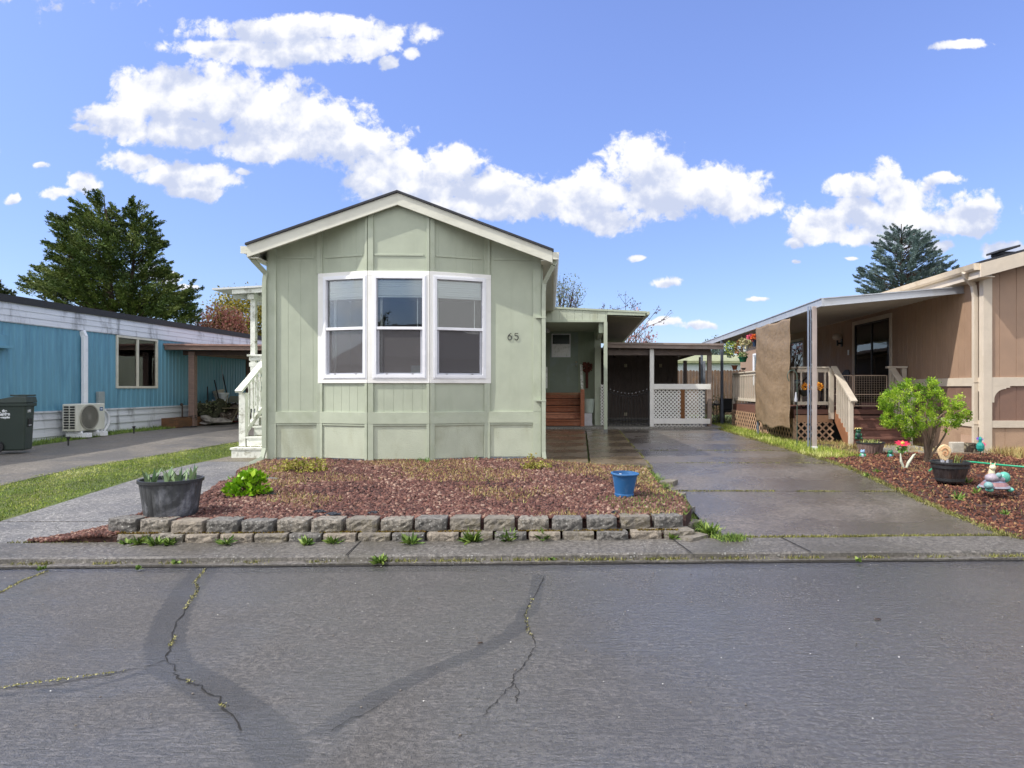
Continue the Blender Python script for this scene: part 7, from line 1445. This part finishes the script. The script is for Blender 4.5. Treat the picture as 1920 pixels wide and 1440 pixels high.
def broad(name, lab, base, H_, crown_pts, Y, cols, seed, nl, ls, sp_, twigs=True, cat='tree', rtr=.12):
    r0 = np.random.default_rng(seed); x0, y0, z0 = base; t = thing(name, base, lab, cat); mb = MB(); fork = Vector((x0, y0, z0+H_*.45)); mb.tube([base, (x0+.05, y0, z0+H_*.25), tuple(fork)], [rtr, rtr*.85, rtr*.6], 8)
    for i, c in enumerate(crown_pts):
        c = Vector(c)
        if i % 2 == 0:
            m1 = fork.lerp(c, .5)+Vector((r0.normal()*.15, r0.normal()*.15, .15)); mb.tube([tuple(fork), tuple(m1), tuple(c)], [rtr*.35, rtr*.2, .012], 5)
            if twigs:
                for _ in range(2): e = c+Vector((r0.normal()*.35, r0.normal()*.35, r0.normal()*.25+.15)); mb.tube([tuple(m1.lerp(c, .6)), tuple(e)], [.018, .006], 4)
    mb.build('trunk', m_bark, t); C = np.array([tuple(c) for c in crown_pts]); D = C-np.array(tuple(fork)); D /= np.linalg.norm(D, axis=1)[:, None]
    if nl: leafmass('crown', C, D, nl, sp_, ls, .35, M(name+'_leaf'+str(seed), (0,0,0), .6, .2, 3, cols=cols, bump=0, trans=.2), t, r0, .9)
    return t
def pts(P, Y, n, dep, seed): return volume_points(P, Y, n, dep, np.random.default_rng(seed))
P1 = [(405,588),(415,570),(440,558),(460,556),(480,560),(505,570),(530,600),(530,660),(470,660),(430,640),(408,610)]
broad('maple_tree', 'yellow green leafing tree behind the white side porch', (X_(460,42), 42, .3), 6.5, pts(P1, 42, 150, 2.2, 3), 42, [srgb(70,74,26), srgb(130,124,44), srgb(176,160,60), srgb(96,90,40)], 21, 60, .16, .36)
P2 = [(378,615),(385,595),(400,585),(420,590),(436,592),(448,600),(452,625),(440,650),(400,640),(382,628)]
broad('red_tree', 'reddish pink leafing shrub tree behind the blue roof', (X_(415,38), 38, .3), 5, pts(P2, 38, 90, 1.2, 4), 38, [srgb(120,64,60), srgb(164,98,88), srgb(180,130,110), srgb(110,110,60)], 22, 50, .13, .26)
P3 = [(355,640),(352,610),(362,590),(372,600),(370,640)]
broad('thin_tree', 'thin bare sapling right of the cedar', (X_(362,37), 37, .3), 3.6, pts(P3, 37, 14, .3, 5), 37, [srgb(160,110,110), srgb(140,130,110)], 23, 4, .10, .2, rtr=.06)
P4 = [(1030,560),(1035,530),(1050,525),(1075,535),(1092,548),(1080,570),(1060,575),(1035,580)]
broad('leafing_tree', 'sparse green leafing tree peeking past the right eave of the green home', (X_(1045,40), 40, .3), 6, pts(P4, 40, 60, 1., 6), 40, [srgb(84,96,70), srgb(120,130,96), srgb(90,80,76)], 24, 16, .11, .3, rtr=.1)
def branchy(name, lab, base, dirs, seed, leafcols, nleaf, ls=.09, depth=4, L0=2.0, cat='tree', rt=.09):
    r0 = random.Random(seed); t = thing(name, base, lab, cat); mb = MB(); tips = []
    def grow(p, d, L, r, k):
        q = p+d*L; mid = p.lerp(q, .5)+Vector((r0.gauss(0,.05*L), r0.gauss(0,.05*L), 0)); mb.tube([tuple(p), tuple(mid), tuple(q)], [r, r*.85, r*.65], 5, False)
        for _ in range(4): tips.append((p.lerp(q, r0.random()), k))
        if k == 0: return
        for _ in range(r0.choice((2,3))):
            nd = (d+Vector((r0.gauss(0,.42), r0.gauss(0,.42), r0.gauss(.12,.25)))).normalized(); grow(q, nd, L*r0.uniform(.55,.85), r*.6, k-1)
    b = Vector(base); mb.tube([tuple(b), tuple(b+Vector((0,0,1.6)))], [rt*1.3, rt], 8)
    for d in dirs: grow(b+Vector((0,0,1.55)), Vector(d).normalized(), L0, rt*.6, depth)
    mb.build('trunk', M('dark_twig', srgb(62,52,54), .9, .2), t); tp_ = [q for q, k in tips if k <= 2]; r1 = np.random.default_rng(seed); C = np.array([tuple(q) for q in tp_]); D = r1.normal(size=C.shape)
    leafmass('crown', C, D, nleaf, .07, ls, .4, M(name+'_leaf'+str(seed), (0,0,0), .6, .2, 3, cols=leafcols, bump=0, trans=.2), t, r1, .9)
branchy('blossom_tree', 'bare branched tree with dark purple buds above the porch roof', (X_(1150,40), 40, .3), [(-.5,0,1),(.1,.2,1),(.35,-.1,1),(-.7,.1,.8)], 5, [srgb(84,60,80), srgb(120,84,110)], 2, .10, 3, 2.2)
P5 = [(1140,660),(1145,620),(1160,605),(1180,598),(1200,592),(1215,610),(1225,635),(1235,660)]
broad('pink_blossom_tree', 'pink blossoming tree low behind the porch roof edge', (X_(1185,38), 38, .3), 3.4, pts(P5, 38, 70, 1.2, 7), 38, [srgb(120,80,84), srgb(170,112,112), srgb(190,150,150), srgb(90,84,60)], 26, 12, .12, .22, rtr=.09)
P6 = [(1325,690),(1322,665),(1335,652),(1352,655),(1362,665),(1365,690)]
broad('grey_tree', 'dull green round tree beyond the white building roof', (X_(1343,56), 56, .3), 3, pts(P6, 56, 50, 1.4, 8), 56, [srgb(70,86,80), srgb(110,124,110)], 27, 40, .22, .4)
# ---- far backdrop of low tree mass is not visible; the house across the road, seen only in the window glass
oh = thing('opposite_home', (-1, -11, 0), 'pale home across the road reflected in the bay window glass', 'house')
MB().box(-9, 5, -14, -9, 0, 2.9).build('wall', M('opp_wall', srgb(96,90,84), .7, .1), oh); MB().add([(-9.4,-8.6,2.9),(5.4,-8.6,2.9),(5.4,-14.4,2.9),(-9.4,-14.4,2.9),(-9.4,-11.5,4.6),(5.4,-11.5,4.6)], [(0,1,5,4),(2,3,4,5),(0,4,3),(1,2,5),(0,3,2,1)]).build('roof', m_shing, oh)
mb = MB(); mb.box(-5, -3.6, -9, -8.96, 1, 2.2); mb.build('window', m_black, oh); mb = MB(); mb.box(0, 1.2, -9, -8.96, 1, 2.2); mb.build('window', m_black, oh)
branchy('street_tree', 'bare tree across the road reflected in the bay window glass', (-9.5, -19, 0), [(-.3,0,1),(.4,.1,1),(.1,-.4,1)], 8, [srgb(70,80,50), srgb(100,110,70)], 6, .10, 4, 1.5)

for i, (xo, lab) in enumerate(((-26, 'left neighbour of the pale home reflected in the bay window glass'), (16, 'right neighbour of the pale home reflected in the bay window glass'))):
    o2 = thing('opposite_home', (xo, -12, 0), lab, 'house'); MB().box(xo-8, xo+6, -16, -10, 0, 3.0).build('wall', MATS['opp_wall'], o2)
    MB().add([(xo-8.4,-9.6,3.0),(xo+6.4,-9.6,3.0),(xo+6.4,-16.4,3.0),(xo-8.4,-16.4,3.0),(xo-8.4,-13,4.8),(xo+6.4,-13,4.8)], [(0,1,5,4),(2,3,4,5),(0,4,3),(1,2,5),(0,3,2,1)]).build('roof', m_shing, o2)
